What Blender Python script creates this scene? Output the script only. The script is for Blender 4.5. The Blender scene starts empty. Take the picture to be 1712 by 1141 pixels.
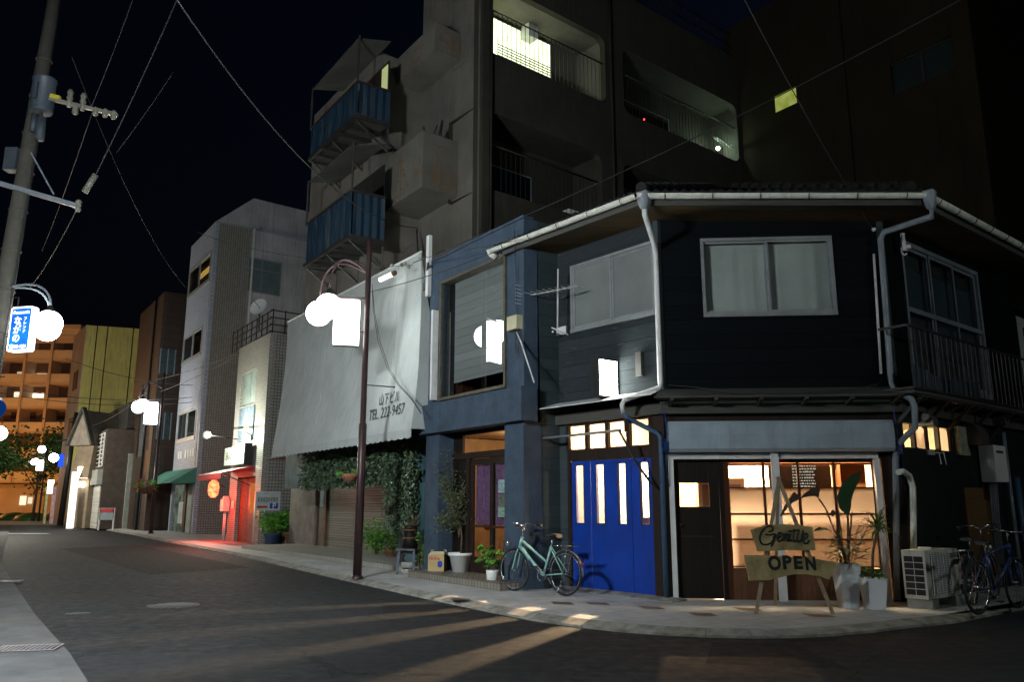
import bpy, bmesh, math, random
from mathutils import Vector, Matrix
R = math.radians
random.seed(7)
scene = bpy.context.scene
col = scene.collection

# ------------------------------------------------------------------ camera, sky, exposure
F_PX, CX, CY, HOR, EYE = 1345.0, 856.0, 570.5, 845.0, 1.4      # focal length in photo pixels, centre, horizon, eye height
PITCH = math.atan((HOR - CY) / F_PX)
SP, CP = math.sin(PITCH), math.cos(PITCH)
cam = bpy.data.cameras.new('camera')
cam.sensor_width = 36; cam.lens = 36 * F_PX / 1712
cam.clip_start = .05; cam.clip_end = 2000
camo = bpy.data.objects.new('camera', cam); col.objects.link(camo)
camo.location = (0, 0, EYE); camo.rotation_euler = (R(90) + PITCH, 0, 0)
scene.camera = camo
scene.view_settings.view_transform = 'Standard'; scene.view_settings.look = 'None'
scene.view_settings.gamma = 1; scene.view_settings.exposure = 0
scene.cycles.use_denoising = True
scene.cycles.max_bounces = 5; scene.cycles.diffuse_bounces = 3; scene.cycles.glossy_bounces = 3
scene.cycles.transmission_bounces = 4; scene.cycles.transparent_max_bounces = 12
scene.cycles.sample_clamp_indirect = 3; scene.cycles.sample_clamp_direct = 0
scene.cycles.caustics_reflective = False; scene.cycles.caustics_refractive = False
scene.cycles.use_light_tree = True

w = bpy.data.worlds.new('World'); scene.world = w; w.use_nodes = True
wn = w.node_tree; wn.nodes.clear()
wo = wn.nodes.new('ShaderNodeOutputWorld'); wb = wn.nodes.new('ShaderNodeBackground')
sky = wn.nodes.new('ShaderNodeTexSky'); sky.sky_type = 'NISHITA'; sky.sun_disc = False
sky.sun_elevation = R(-2.5); sky.sun_rotation = R(60); sky.air_density = 1.6; sky.ozone_density = 3
wb.inputs['Strength'].default_value = .05
wn.links.new(sky.outputs[0], wb.inputs[0]); wn.links.new(wb.outputs[0], wo.inputs[0])

sun = bpy.data.lights.new('ambient_sun', 'SUN'); sun.energy = .03; sun.angle = R(6); sun.color = (.8, .9, 1)  # dim sun lamp added for overall night glow, not a known moon
suno = bpy.data.objects.new('ambient_sun', sun); col.objects.link(suno)
suno.rotation_euler = (R(52), 0, R(-18)); suno.location = (-10, -20, 30)

# ------------------------------------------------------------------ geometry helpers
def ray(x, y):
    dx, dy = x - CX, y - CY
    return Vector((dx, F_PX * CP + dy * SP, F_PX * SP - dy * CP))
def gp(x, y, z=0.0):
    r = ray(x, y); t = (z - EYE) / r.z
    return Vector((r.x * t, r.y * t, z))
def at(x, y, Y):
    r = ray(x, y); t = Y / r.y
    return Vector((r.x * t, Y, EYE + r.z * t))

class Face:
    """a vertical wall plane: origin on the ground, u along the wall, n out of it"""
    def __init__(s, O, u):
        s.O = Vector((O[0], O[1], 0)); s.u = Vector((u[0], u[1], 0)).normalized()
        n = Vector((s.u.y, -s.u.x, 0))
        if n.dot(s.O) > 0: n = -n
        s.n = n
    def pt(s, a, z, d=0.0): return s.O + s.u * a + s.n * d + Vector((0, 0, z))
    def q(s, x, y, d=0.0):
        r = ray(x, y); c = s.n.dot(s.O) + d
        t = c / s.n.dot(r); P = r * t + Vector((0, 0, EYE)); rel = P - s.O
        return rel.dot(s.u), P.z
    def s(s_, x, y, d=0.0): return s_.q(x, y, d)[0]
    def z(s_, x, y, d=0.0): return s_.q(x, y, d)[1]

class Tilt(Face):
    sag = 0.0; zb = 0.0
    """a plane that leans out by k per metre below height zt"""
    def __init__(s, F, k, zt, d=0): s.O, s.u, s.n, s.k, s.zt, s.d = F.O, F.u, F.n, k, zt, d
    def pt(s, a, z, d=0.0): return s.O + s.u * a + s.n * (s.d + d + s.k * (s.zt - z) - (s.sag * math.sin(math.pi * (s.zt - z) / (s.zt - s.zb)) if s.sag else 0)) + Vector((0, 0, z))
class MB:
    def __init__(s): s.v = []; s.f = []; s.m = []; s.sm = []
    def poly(s, pts, m=0, smooth=False):
        i = len(s.v); s.v += [Vector(p) for p in pts]; s.f.append(list(range(i, i + len(pts)))); s.m.append(m); s.sm.append(smooth)
    def raw(s, pts, faces, m=0, smooth=False):
        i = len(s.v); s.v += [Vector(p) for p in pts]
        for f in faces: s.f.append([i + k for k in f]); s.m.append(m); s.sm.append(smooth)
    def hexa(s, p, m=0):
        s.raw(p, [(3, 2, 1, 0), (4, 5, 6, 7), (0, 1, 5, 4), (1, 2, 6, 5), (2, 3, 7, 6), (3, 0, 4, 7)], m)
    def box(s, c, size, rz=0, m=0, rx=0, ry=0):
        M = Matrix.Rotation(rz, 3, 'Z') @ Matrix.Rotation(ry, 3, 'Y') @ Matrix.Rotation(rx, 3, 'X')
        a, b, h = size[0] / 2, size[1] / 2, size[2] / 2; c = Vector(c)
        s.hexa([c + M @ Vector(k) for k in ((-a, -b, -h), (a, -b, -h), (a, b, -h), (-a, b, -h), (-a, -b, h), (a, -b, h), (a, b, h), (-a, b, h))], m)
        return s
    def fb(s, F, a0, a1, z0, z1, d0, d1, m=0):
        s.hexa([F.pt(a0, z0, d0), F.pt(a1, z0, d0), F.pt(a1, z0, d1), F.pt(a0, z0, d1), F.pt(a0, z1, d0), F.pt(a1, z1, d0), F.pt(a1, z1, d1), F.pt(a0, z1, d1)], m)
        return s
    def beam(s, p0, p1, w_, h_, m=0, up=(0, 0, 1)):
        p0, p1 = Vector(p0), Vector(p1); t = (p1 - p0).normalized(); up = Vector(up)
        if abs(t.dot(up)) > .98: up = Vector((1, 0, 0))
        a = t.cross(up).normalized() * w_ / 2; b = a.cross(t).normalized() * h_ / 2
        s.hexa([p0 - a - b, p0 + a - b, p1 + a - b, p1 - a - b, p0 - a + b, p0 + a + b, p1 + a + b, p1 - a + b], m)
        return s
    def tube(s, pts, r, n=8, m=0, closed=False):
        pts = [Vector(p) for p in pts]; N = len(pts)
        rr = r if isinstance(r, (list, tuple)) else [r] * N
        rings = []; a = None
        for i, p in enumerate(pts):
            if closed: t = pts[(i + 1) % N] - pts[i - 1]
            else: t = pts[min(i + 1, N - 1)] - pts[max(i - 1, 0)]
            if t.length < 1e-9: t = Vector((0, 0, 1))
            t.normalize()
            if a is None: a = t.cross(Vector((0, 0, 1)) if abs(t.z) < .95 else Vector((1, 0, 0))).normalized()
            else:
                a = a - t * a.dot(t); a.normalize()
            b = t.cross(a)
            rings.append([p + (a * math.cos(k * 2 * math.pi / n) + b * math.sin(k * 2 * math.pi / n)) * rr[i] for k in range(n)])
        i0 = len(s.v)
        for ring in rings: s.v += ring
        M_ = N if closed else N - 1
        for i in range(M_):
            j = (i + 1) % N
            for k in range(n):
                s.f.append([i0 + i * n + k, i0 + i * n + (k + 1) % n, i0 + j * n + (k + 1) % n, i0 + j * n + k]); s.m.append(m); s.sm.append(n > 5)
        if not closed:
            s.f.append([i0 + k for k in range(n)][::-1]); s.m.append(m); s.sm.append(False)
            s.f.append([i0 + (N - 1) * n + k for k in range(n)]); s.m.append(m); s.sm.append(False)
        return s
    def lathe(s, prof, c=(0, 0, 0), n=24, m=0, axis=(0, 0, 1), sx=1, sy=1):
        c = Vector(c); ax = Vector(axis).normalized(); q = Vector((0, 0, 1)).rotation_difference(ax)
        i0 = len(s.v)
        for (r, z) in prof:
            for k in range(n):
                a = 2 * math.pi * k / n; s.v.append(c + q @ Vector((r * math.cos(a) * sx, r * math.sin(a) * sy, z)))
        for i in range(len(prof) - 1):
            for k in range(n):
                s.f.append([i0 + i * n + k, i0 + i * n + (k + 1) % n, i0 + (i + 1) * n + (k + 1) % n, i0 + (i + 1) * n + k]); s.m.append(m); s.sm.append(True)
        return s
    def sphere(s, c, r, n=20, m=0, sz=1):
        k = n // 2
        return s.lathe([(max(1e-4, r * math.sin(math.pi * i / k)), -r * sz * math.cos(math.pi * i / k)) for i in range(k + 1)], c, n, m)
    def rbox(s, F, a0, a1, z0, z1, d0, d1, r, m=0, n=5):
        """plate with rounded corners in a wall plane"""
        P = []
        for (ca, cz, st) in ((a1 - r, z1 - r, 0), (a0 + r, z1 - r, 90), (a0 + r, z0 + r, 180), (a1 - r, z0 + r, 270)):
            for k in range(n + 1):
                a = R(st + 90 * k / n); P.append((ca + r * math.cos(a), cz + r * math.sin(a)))
        s.prism(F, P, d0, d1, m); return s
    def prism(s, F, P, d0, d1, m=0):
        N = len(P); i = len(s.v)
        s.v += [F.pt(a, z, d0) for a, z in P] + [F.pt(a, z, d1) for a, z in P]
        s.f.append([i + k for k in range(N)]); s.f.append([i + N + k for k in range(N)][::-1])
        s.m += [m, m]; s.sm += [False, False]
        for k in range(N):
            s.f.append([i + k, i + N + k, i + N + (k + 1) % N, i + (k + 1) % N]); s.m.append(m); s.sm.append(False)
    def leaf(s, p, d, L, W, up=None, m=0, fold=.25):
        d = Vector(d).normalized()
        up = Vector(up) if up is not None else Vector((random.uniform(-1, 1), random.uniform(-1, 1), random.uniform(.1, 1)))
        a = d.cross(up)
        if a.length < 1e-4: a = d.cross(Vector((1, 0, 0)))
        a.normalize(); n_ = a.cross(d).normalized(); p = Vector(p)
        s.raw([p, p + d * L * .45 + a * W / 2 + n_ * W * fold, p + d * L, p + d * L * .45 - a * W / 2 + n_ * W * fold, p + d * L * .5], [(0, 1, 4), (1, 2, 4), (2, 3, 4), (3, 0, 4)], m)
    def wallholes(s, F, a0, a1, z0, z1, holes, d0, d1, m=0):
        """wall with real openings: front at d1, back at d0, reveals round each hole"""
        A = sorted({a0, a1, *[h[k] for h in holes for k in (0, 1)]}); Z = sorted({z0, z1, *[h[k] for h in holes for k in (2, 3)]})
        A = [a for a in A if a0 - 1e-6 <= a <= a1 + 1e-6]; Z = [z for z in Z if z0 - 1e-6 <= z <= z1 + 1e-6]
        for i in range(len(A) - 1):
            for j in range(len(Z) - 1):
                ca, cz = (A[i] + A[i + 1]) / 2, (Z[j] + Z[j + 1]) / 2
                if any(h[0] < ca < h[1] and h[2] < cz < h[3] for h in holes): continue
                for d in (d0, d1): s.poly([F.pt(A[i], Z[j], d), F.pt(A[i + 1], Z[j], d), F.pt(A[i + 1], Z[j + 1], d), F.pt(A[i], Z[j + 1], d)], m)
        for h in list(holes) + [(a0, a1, z0, z1)]:
            b0, b1, y0, y1 = h[:4]
            for (p, q_) in (((b0, y0), (b1, y0)), ((b1, y0), (b1, y1)), ((b1, y1), (b0, y1)), ((b0, y1), (b0, y0))):
                s.poly([F.pt(*p, d0), F.pt(*q_, d0), F.pt(*q_, d1), F.pt(*p, d1)], m)
        return s
    def fillet(s, F, a, z, sa, sz, r, d0, d1, m=0, n=6):
        """fills an opening's corner (a,z) with a concave rounded piece"""
        P = [(a, z)] + [(a + sa * (r - r * math.sin(t)), z + sz * (r - r * math.cos(t))) for t in [math.pi / 2 * k / n for k in range(n + 1)]]
        s.prism(F, P, d0, d1, m)
    def build(s, name, mats, parent=None, kind=None):
        if not isinstance(mats, (list, tuple)): mats = [mats]
        if parent is None:
            zs = min(p.z for p in s.v); org = sum(s.v, Vector()) / len(s.v); org.z = zs
        else:
            org = Vector((0, 0, 0)) if parent.get('_local') else Vector(parent['_o'])
        me = bpy.data.meshes.new(name)
        me.from_pydata([p - org for p in s.v], [], s.f)
        for mt in mats: me.materials.append(mt)
        uv = me.uv_layers.new(name='uv'); data = uv.data
        for k, p in enumerate(me.polygons):
            p.material_index = min(s.m[k], len(mats) - 1); p.use_smooth = s.sm[k]
            n = p.normal
            if abs(n.z) > .75: tu, tv = Vector((1, 0, 0)), Vector((0, 1, 0))
            else:
                tu = Vector((-n.y, n.x, 0)).normalized(); tv = Vector((0, 0, 1)) if abs(n.z) < .3 else n.cross(tu).normalized()
            for li in p.loop_indices:
                co = s.v[me.loops[li].vertex_index]; data[li].uv = (co.dot(tu), co.dot(tv))
        me.validate()
        o = bpy.data.objects.new(name, me); col.objects.link(o)
        if parent is None: o.location = org
        else:
            o.parent = parent
            o['_o'] = list(org)
            if parent.get('_local'): o['_local'] = 1
        if parent is None: o['_o'] = list(org)
        if kind: o['kind'] = kind
        return o

def _builds(s, name, mats, parent=None, kind=None):
    """one object per separate piece"""
    par = list(range(len(s.v)))
    def find(x):
        while par[x] != x: par[x] = par[par[x]]; x = par[x]
        return x
    for f in s.f:
        for k in f[1:]: par[find(k)] = find(f[0])
    G = {}
    for k, f in enumerate(s.f): G.setdefault(find(f[0]), []).append(k)
    out = []
    for ks in G.values():
        t = MB(); mp = {}
        for k in ks:
            for i in s.f[k]:
                if i not in mp: mp[i] = len(t.v); t.v.append(s.v[i])
            t.f.append([mp[i] for i in s.f[k]]); t.m.append(s.m[k]); t.sm.append(s.sm[k])
        out.append(t.build(name, mats, parent, kind))
    return out
MB.builds = _builds
def tag(o, label, cat, group=None, kind=None):
    if label: o['label'] = label
    if cat: o['category'] = cat
    if group: o['group'] = group
    if kind: o['kind'] = kind
    return o
def thing(name, label, cat, loc=(0, 0, 0), rz=0, group=None, local=False):
    o = bpy.data.objects.new(name, None); col.objects.link(o); o.empty_display_size = .2
    o.location = Vector(loc); o.rotation_euler = (0, 0, rz)
    o['_o'] = list(Vector(loc))
    if local: o['_local'] = 1
    return tag(o, label, cat, group)
def dup(root, loc, rz=0, label=None, scale=None):
    def cp(o, par):
        c = o.copy(); col.objects.link(c); c.parent = par
        for ch in [x for x in col.objects if x.parent == o and x != c]: cp(ch, c)
        return c
    r = root.copy(); col.objects.link(r); r.location = loc; r.rotation_euler = (0, 0, rz)
    if scale: r.scale = (scale,) * 3
    if label: r['label'] = label
    for ch in [x for x in col.objects if x.parent == root]: cp(ch, r)
    return r
def text_mesh(name, body, mat, F, a, z, d, size, parent, width=None, shear=0, extrude=.004, offset=0, spacing=1, flip=False, kind=None, align='CENTER', slant=0):
    """lettering lying on a wall plane, centred on (a,z); reads left to right for someone facing the wall"""
    cu = bpy.data.curves.new(name, 'FONT'); cu.body = body; cu.size = size; cu.extrude = extrude; cu.offset = offset
    cu.align_x = align; cu.align_y = 'CENTER'; cu.space_character = spacing; cu.shear = shear; cu.resolution_u = 4
    t = bpy.data.objects.new(name + '_t', cu); col.objects.link(t)
    me = bpy.data.meshes.new_from_object(t.evaluated_get(bpy.context.evaluated_depsgraph_get()))
    bpy.data.objects.remove(t)
    xs = [v.co.x for v in me.vertices] or [0]
    k = 1 if not width else width / max(1e-6, max(xs) - min(xs))
    right = Vector((-F.n.y, F.n.x, 0))            # viewer's right when facing the wall
    org = Vector((0, 0, 0)) if parent.get('_local') else Vector(parent['_o'])
    sg = 1 if right.dot(F.u) > 0 else -1
    for v in me.vertices:
        v.co = F.pt(a + sg * v.co.x * k + slant * v.co.y, z + v.co.y, d + v.co.z) - org
    me.materials.clear(); me.materials.append(mat)
    o = bpy.data.objects.new(name, me); col.objects.link(o); o.parent = parent
    return o

# ------------------------------------------------------------------ materials
def nt(m): return m.node_tree
def newmat(name):
    m = bpy.data.materials.new(name); m.use_nodes = True; t = m.node_tree; t.nodes.clear()
    out = t.nodes.new('ShaderNodeOutputMaterial'); return m, t, out
def N(t, typ, **kw):
    n = t.nodes.new(typ)
    for k, v in kw.items():
        if k in n.inputs: n.inputs[k].default_value = v
        else: setattr(n, k, v)
    return n
def coords(t, uv=False, scale=(1, 1, 1)):
    tc = N(t, 'ShaderNodeTexCoord'); mp = N(t, 'ShaderNodeMapping'); mp.inputs['Scale'].default_value = scale
    t.links.new(tc.outputs['UV' if uv else 'Object'], mp.inputs[0]); return mp.outputs[0]
def mixc(t, fac, a, b, blend='MIX'):
    n = N(t, 'ShaderNodeMix', data_type='RGBA', blend_type=blend)
    for sock, val in ((n.inputs[0], fac), (n.inputs[6], a), (n.inputs[7], b)):
        if hasattr(val, 'links') or hasattr(val, 'is_linked'): t.links.new(val, sock)
        else: sock.default_value = val if not isinstance(val, tuple) else (*val[:3], 1)
    return n.outputs[2]
def ramp(t, fac, stops):
    r = N(t, 'ShaderNodeValToRGB'); e = r.color_ramp.elements
    while len(e) < len(stops): e.new(.5)
    for k, (p, c) in enumerate(stops): e[k].position = p; e[k].color = (*c, 1) if isinstance(c, tuple) else (c, c, c, 1)
    t.links.new(fac, r.inputs[0]); return r.outputs[0]
def noise(t, vec, scale, detail=4, rough=.55, dist=0):
    n = N(t, 'ShaderNodeTexNoise', Scale=scale, Detail=detail, Roughness=rough, Distortion=dist); t.links.new(vec, n.inputs[0]); return n.outputs[0]
def bump(t, h, strength, dist=.01):
    b = N(t, 'ShaderNodeBump', Strength=strength, Distance=dist); t.links.new(h, b.inputs['Height']); return b.outputs[0]
def pbsdf(t, out, base, rough=.7, metal=0, normal=None, spec=.5):
    p = N(t, 'ShaderNodeBsdfPrincipled'); p.inputs['Metallic'].default_value = metal; p.inputs['Specular IOR Level'].default_value = spec
    if hasattr(base, 'is_linked'): t.links.new(base, p.inputs['Base Color'])
    else: p.inputs['Base Color'].default_value = (*base[:3], 1)
    if hasattr(rough, 'is_linked'): t.links.new(rough, p.inputs['Roughness'])
    else: p.inputs['Roughness'].default_value = rough
    if normal: t.links.new(normal, p.inputs['Normal'])
    t.links.new(p.outputs[0], out.inputs[0]); return p
def mat(name, c, rough=.75, metal=0, var=.25, scale=3, bmp=.2, bs=60, streak=None, sfac=.5, spec=.4, c2=None):
    """painted / plain surface: two-scale mottling, optional vertical streaks of colour, fine bump"""
    m, t, out = newmat(name); v = coords(t)
    dark = tuple(x * (1 - var) for x in c); lite = tuple(min(1, x * (1 + var * .6)) for x in c)
    f = noise(t, v, scale, 6, .6)
    base = ramp(t, f, [(.3, dark), (.7, c2 or lite)])
    if streak:
        v2 = coords(t, False, (5, 5, .35)); f2 = noise(t, v2, 1.6, 5, .65)
        f3 = ramp(t, f2, [(.5, 0.0), (.68, sfac)])
        base = mixc(t, f3, base, streak)
    f4 = noise(t, v, bs, 3, .6)
    rr = ramp(t, noise(t, v, scale * 2.3, 4), [(.3, max(.05, rough - .12)), (.7, min(1, rough + .12))])
    pbsdf(t, out, base, rr, metal, bump(t, f4, bmp, .01), spec); return m
def boards(name, c, pitch=.18, vertical=False, gap=.06, var=.3, rough=.7, worn=None, wfac=.6, bmp=.5, spec=.25):
    """painted boarding: lap lines every `pitch` metres, grain, worn paint patches"""
    m, t, out = newmat(name); tc = N(t, 'ShaderNodeTexCoord'); sep = N(t, 'ShaderNodeSeparateXYZ'); t.links.new(tc.outputs['UV'], sep.inputs[0])
    k = N(t, 'ShaderNodeMath', operation='DIVIDE'); k.inputs[1].default_value = pitch; t.links.new(sep.outputs[0 if vertical else 1], k.inputs[0])
    fr = N(t, 'ShaderNodeMath', operation='FRACT'); t.links.new(k.outputs[0], fr.inputs[0])
    fl = N(t, 'ShaderNodeMath', operation='FLOOR'); t.links.new(k.outputs[0], fl.inputs[0])
    wn_ = N(t, 'ShaderNodeTexWhiteNoise', noise_dimensions='1D'); t.links.new(fl.outputs[0], wn_.inputs['W'])
    v = coords(t, True, (14, 1.2, 1) if vertical else (1.2, 14, 1)); g = noise(t, v, 3, 5, .6)
    dark = tuple(x * (1 - var) for x in c); lite = tuple(min(1, x * (1 + var)) for x in c)
    base = ramp(t, g, [(.3, dark), (.72, lite)])
    base = mixc(t, .35, base, ramp(t, wn_.outputs[0], [(0, tuple(x * .55 for x in c)), (1, tuple(min(1, x * 1.5) for x in c))]))
    if worn:
        v2 = coords(t, True, (1.5, 9, 1) if not vertical else (9, 1.5, 1)); base = mixc(t, ramp(t, noise(t, v2, 2.2, 8, .7, .4), [(.6, 0.0), (.7, wfac)]), base, worn)
    line = ramp(t, fr.outputs[0], [(0, 0.0), (gap, 1.0)])
    base = mixc(t, line, (c[0] * .15, c[1] * .15, c[2] * .15), base)
    pbsdf(t, out, base, rough, 0, bump(t, line, bmp, .02), spec); return m
def tiles(name, c, mortar, bw, bh, ms=.012, var=.2, offset=.5, rough=.45, bmp=.5, stain=None):
    m, t, out = newmat(name); v = coords(t, True)
    b = N(t, 'ShaderNodeTexBrick', Scale=1.0); b.offset = offset
    b.inputs['Mortar Size'].default_value = ms; b.inputs['Brick Width'].default_value = bw; b.inputs['Row Height'].default_value = bh
    b.inputs['Color1'].default_value = (*[x * (1 - var) for x in c], 1); b.inputs['Color2'].default_value = (*[min(1, x * (1 + var * .5)) for x in c], 1)
    b.inputs['Mortar'].default_value = (*mortar, 1); b.inputs['Mortar Smooth'].default_value = .1
    t.links.new(v, b.inputs[0])
    f = noise(t, coords(t), .9, 5, .6); base = mixc(t, ramp(t, f, [(.35, 0.0), (.75, .45)]), b.outputs[0], stain or tuple(x * .5 for x in c))
    pbsdf(t, out, base, rough, 0, bump(t, b.outputs['Fac'], -bmp, .01)); return m
def emis(name, c, s, c2=None, scale=2):
    m, t, out = newmat(name); e = N(t, 'ShaderNodeEmission', Strength=s); e.inputs[0].default_value = (*c, 1)
    if c2:
        t.links.new(ramp(t, noise(t, coords(t), scale, 3), [(.35, c), (.65, c2)]), e.inputs[0])
    t.links.new(e.outputs[0], out.inputs[0]); return m
def glassmat(name, tint=(.8, .85, .85), rough=.02, refl=.12, wave=0):
    """window glass: clear with a mirror-like share that grows at grazing angles"""
    m, t, out = newmat(name); tr = N(t, 'ShaderNodeBsdfTransparent'); tr.inputs[0].default_value = (*tint, 1)
    gl = N(t, 'ShaderNodeBsdfGlossy', Roughness=rough); lw = N(t, 'ShaderNodeLayerWeight', Blend=.5); mx = N(t, 'ShaderNodeMixShader')
    r = ramp(t, lw.outputs['Facing'], [(0, refl * .5), (.6, refl * 1.3), (1, min(1, refl * 6))]); t.links.new(r, mx.inputs[0])
    if wave: b = bump(t, noise(t, coords(t), wave, 3), .35, .02); t.links.new(b, gl.inputs['Normal'])
    t.links.new(tr.outputs[0], mx.inputs[1]); t.links.new(gl.outputs[0], mx.inputs[2]); t.links.new(mx.outputs[0], out.inputs[0]); return m
def frosted(name, c=(.9, .85, .8), refl=.06, bs=0, thru=.85):
    m, t, out = newmat(name); tr = N(t, 'ShaderNodeBsdfTranslucent'); tr.inputs[0].default_value = (*c, 1)
    df = N(t, 'ShaderNodeBsdfDiffuse'); df.inputs[0].default_value = (*[x * .8 for x in c], 1)
    m1 = N(t, 'ShaderNodeMixShader'); m1.inputs[0].default_value = thru; t.links.new(df.outputs[0], m1.inputs[1]); t.links.new(tr.outputs[0], m1.inputs[2])
    gl = N(t, 'ShaderNodeBsdfGlossy', Roughness=.25); m2 = N(t, 'ShaderNodeMixShader'); m2.inputs[0].default_value = refl
    if bs:
        t.links.new(ramp(t, noise(t, coords(t), 1.7, 4), [(.3, tuple(x * .78 for x in c)), (.7, tuple(x * 1.05 for x in c))]), df.inputs[0])
        vo = N(t, 'ShaderNodeTexVoronoi', Scale=bs); t.links.new(coords(t), vo.inputs[0]); b = bump(t, vo.outputs[0], .25, .01)
        t.links.new(b, gl.inputs['Normal']); t.links.new(b, df.inputs['Normal'])
    t.links.new(m1.outputs[0], m2.inputs[1]); t.links.new(gl.outputs[0], m2.inputs[2]); t.links.new(m2.outputs[0], out.inputs[0]); return m
def leafmat(name, c, c2, rough=.5):
    m, t, out = newmat(name); g = N(t, 'ShaderNodeNewGeometry')
    base = ramp(t, g.outputs['Random Per Island'], [(0, c), (.7, c2), (1, tuple(min(1, x * 1.3) for x in c2))])
    p = N(t, 'ShaderNodeBsdfPrincipled'); p.inputs['Roughness'].default_value = rough; t.links.new(base, p.inputs['Base Color'])
    tr = N(t, 'ShaderNodeBsdfTranslucent'); t.links.new(base, tr.inputs[0]); mx = N(t, 'ShaderNodeMixShader'); mx.inputs[0].default_value = .25
    t.links.new(p.outputs[0], mx.inputs[1]); t.links.new(tr.outputs[0], mx.inputs[2]); t.links.new(mx.outputs[0], out.inputs[0]); return m

def asphalt_mat():
    m, t, out = newmat('asphalt'); v = coords(t)
    big = noise(t, v, .35, 5, .6); fine = noise(t, v, 75, 3, .75); mid = noise(t, v, 6, 5, .6)
    base = ramp(t, big, [(.3, (.0088, .0106, .0132)), (.7, (.0175, .0208, .025))])
    base = mixc(t, ramp(t, fine, [(.55, 0.0), (.72, .75)]), base, (.056, .064, .070))
    base = mixc(t, ramp(t, mid, [(.45, 0.0), (.8, .5)]), base, (.010, .011, .013))
    vec = N(t, 'ShaderNodeVectorMath', operation='ADD'); tc = coords(t)
    n3 = N(t, 'ShaderNodeTexNoise', Scale=1.3, Detail=6); t.links.new(tc, n3.inputs[0]); sc = N(t, 'ShaderNodeVectorMath', operation='SCALE'); sc.inputs['Scale'].default_value = 1.1
    t.links.new(n3.outputs['Color'], sc.inputs[0]); t.links.new(tc, vec.inputs[0]); t.links.new(sc.outputs[0], vec.inputs[1])
    vo = N(t, 'ShaderNodeTexVoronoi', feature='DISTANCE_TO_EDGE', Scale=.28); t.links.new(vec.outputs[0], vo.inputs[0])
    crack = ramp(t, vo.outputs[0], [(0, 1.0), (.009, 0.0)]); msk = ramp(t, noise(t, v, .4, 2), [(.44, 0.0), (.52, .95)])
    cm = N(t, 'ShaderNodeMath', operation='MULTIPLY'); t.links.new(crack, cm.inputs[0]); t.links.new(msk, cm.inputs[1])
    base = mixc(t, cm.outputs[0], base, (.003, .003, .003))
    # round drain / patch tone: long seams
    rr = ramp(t, mid, [(.3, .62), (.7, .85)])
    pbsdf(t, out, base, rr, 0, bump(t, fine, .9, .012), .22); return m
def paving_mat():
    m, t, out = newmat('paving'); v = coords(t, True)
    mp = N(t, 'ShaderNodeMapping'); mp.inputs['Rotation'].default_value = (0, 0, R(-35)); t.links.new(v, mp.inputs[0])
    b = N(t, 'ShaderNodeTexBrick', Scale=1.0); b.offset = .5
    b.inputs['Mortar Size'].default_value = .006; b.inputs['Brick Width'].default_value = .3; b.inputs['Row Height'].default_value = .3
    b.inputs['Color1'].default_value = (.40, .41, .41, 1); b.inputs['Color2'].default_value = (.52, .52, .51, 1); b.inputs['Mortar'].default_value = (.16, .16, .16, 1)
    t.links.new(mp.outputs[0], b.inputs[0])
    f = noise(t, coords(t), 1.1, 6, .65); base = mixc(t, ramp(t, f, [(.42, 0.0), (.72, .6)]), b.outputs[0], (.20, .19, .17))
    f2 = noise(t, coords(t), 110, 2, .6); base = mixc(t, ramp(t, f2, [(.4, .0), (.75, .4)]), base, (.5, .5, .48))
    pbsdf(t, out, base, .6, 0, bump(t, f2, .35, .008), .4); return m

M = {}
M['asphalt'] = asphalt_mat(); M['paving'] = paving_mat()
M['greypipe_blue'] = mat('blue_pipe', (.04, .09, .16), .5, 0, var=.2); M['woodbrown2'] = boards('brown_lower_panel', (.10, .045, .022), .2, vertical=True, gap=.02, var=.4)
M['patch'] = tiles('paver_brown', (.17, .11, .07), (.08, .06, .05), .1, .1, .01, .3)
M['concrete'] = mat('concrete', (.30, .30, .28), .85, var=.35, scale=2, bmp=.35, bs=70)
M['kerb'] = mat('kerb_concrete', (.26, .25, .21), .9, var=.5, scale=5, bmp=.6, bs=60, c2=(.36, .35, .31))
M['sidewalk_left'] = mat('old_concrete', (.088, .09, .092), .9, var=.4, scale=1.4, bmp=.6, bs=90)
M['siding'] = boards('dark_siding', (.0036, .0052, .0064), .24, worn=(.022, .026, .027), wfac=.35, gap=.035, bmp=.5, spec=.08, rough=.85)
M['siding_side'] = boards('dark_siding_lit', (.028, .034, .038), .24, worn=(.14, .15, .15), wfac=.6, gap=.035, bmp=.5, spec=.08, rough=.85)  # same boarding as the front; left wall's stronger light put into the colour
M['siding_low'] = boards('low_siding', (.035, .05, .055), .2, worn=(.08, .09, .09), wfac=.3, gap=.03, bmp=.6)
M['blackboard_wall'] = mat('black_paint', (.006, .011, .012), .6, var=.3, scale=2, bmp=.1)
M['woodbeam'] = boards('weathered_beam', (.06, .06, .053), .35, worn=(.16, .16, .14), wfac=.5, gap=.01, var=.45)
M['woodbrown'] = boards('brown_wood', (.022, .013, .009), .2, vertical=True, gap=.02, var=.4)
M['woodred'] = boards('red_brown_wood', (.055, .020, .009), .3, vertical=True, gap=.01, var=.3, rough=.45)
M['wooddark'] = boards('dark_wood_door', (.010, .007, .005), .16, vertical=True, gap=.03, var=.4, rough=.55)
M['woodpale'] = mat('pale_board', (.24, .19, .075), .65, var=.4, scale=5, bmp=.35, bs=30, c2=(.38, .31, .14))
M['woodstick'] = mat('sign_leg_wood', (.28, .22, .13), .7, var=.3, scale=8)
M['soffit'] = boards('soffit_boards', (.10, .065, .03), .22, vertical=False, gap=.03, var=.35)
M['bluedoor'] = mat('blue_door_paint', (.003, .042, .33), .5, var=.3, scale=1.6, bmp=.25, bs=40, spec=.4, streak=(.002, .02, .16), sfac=.5)
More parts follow.
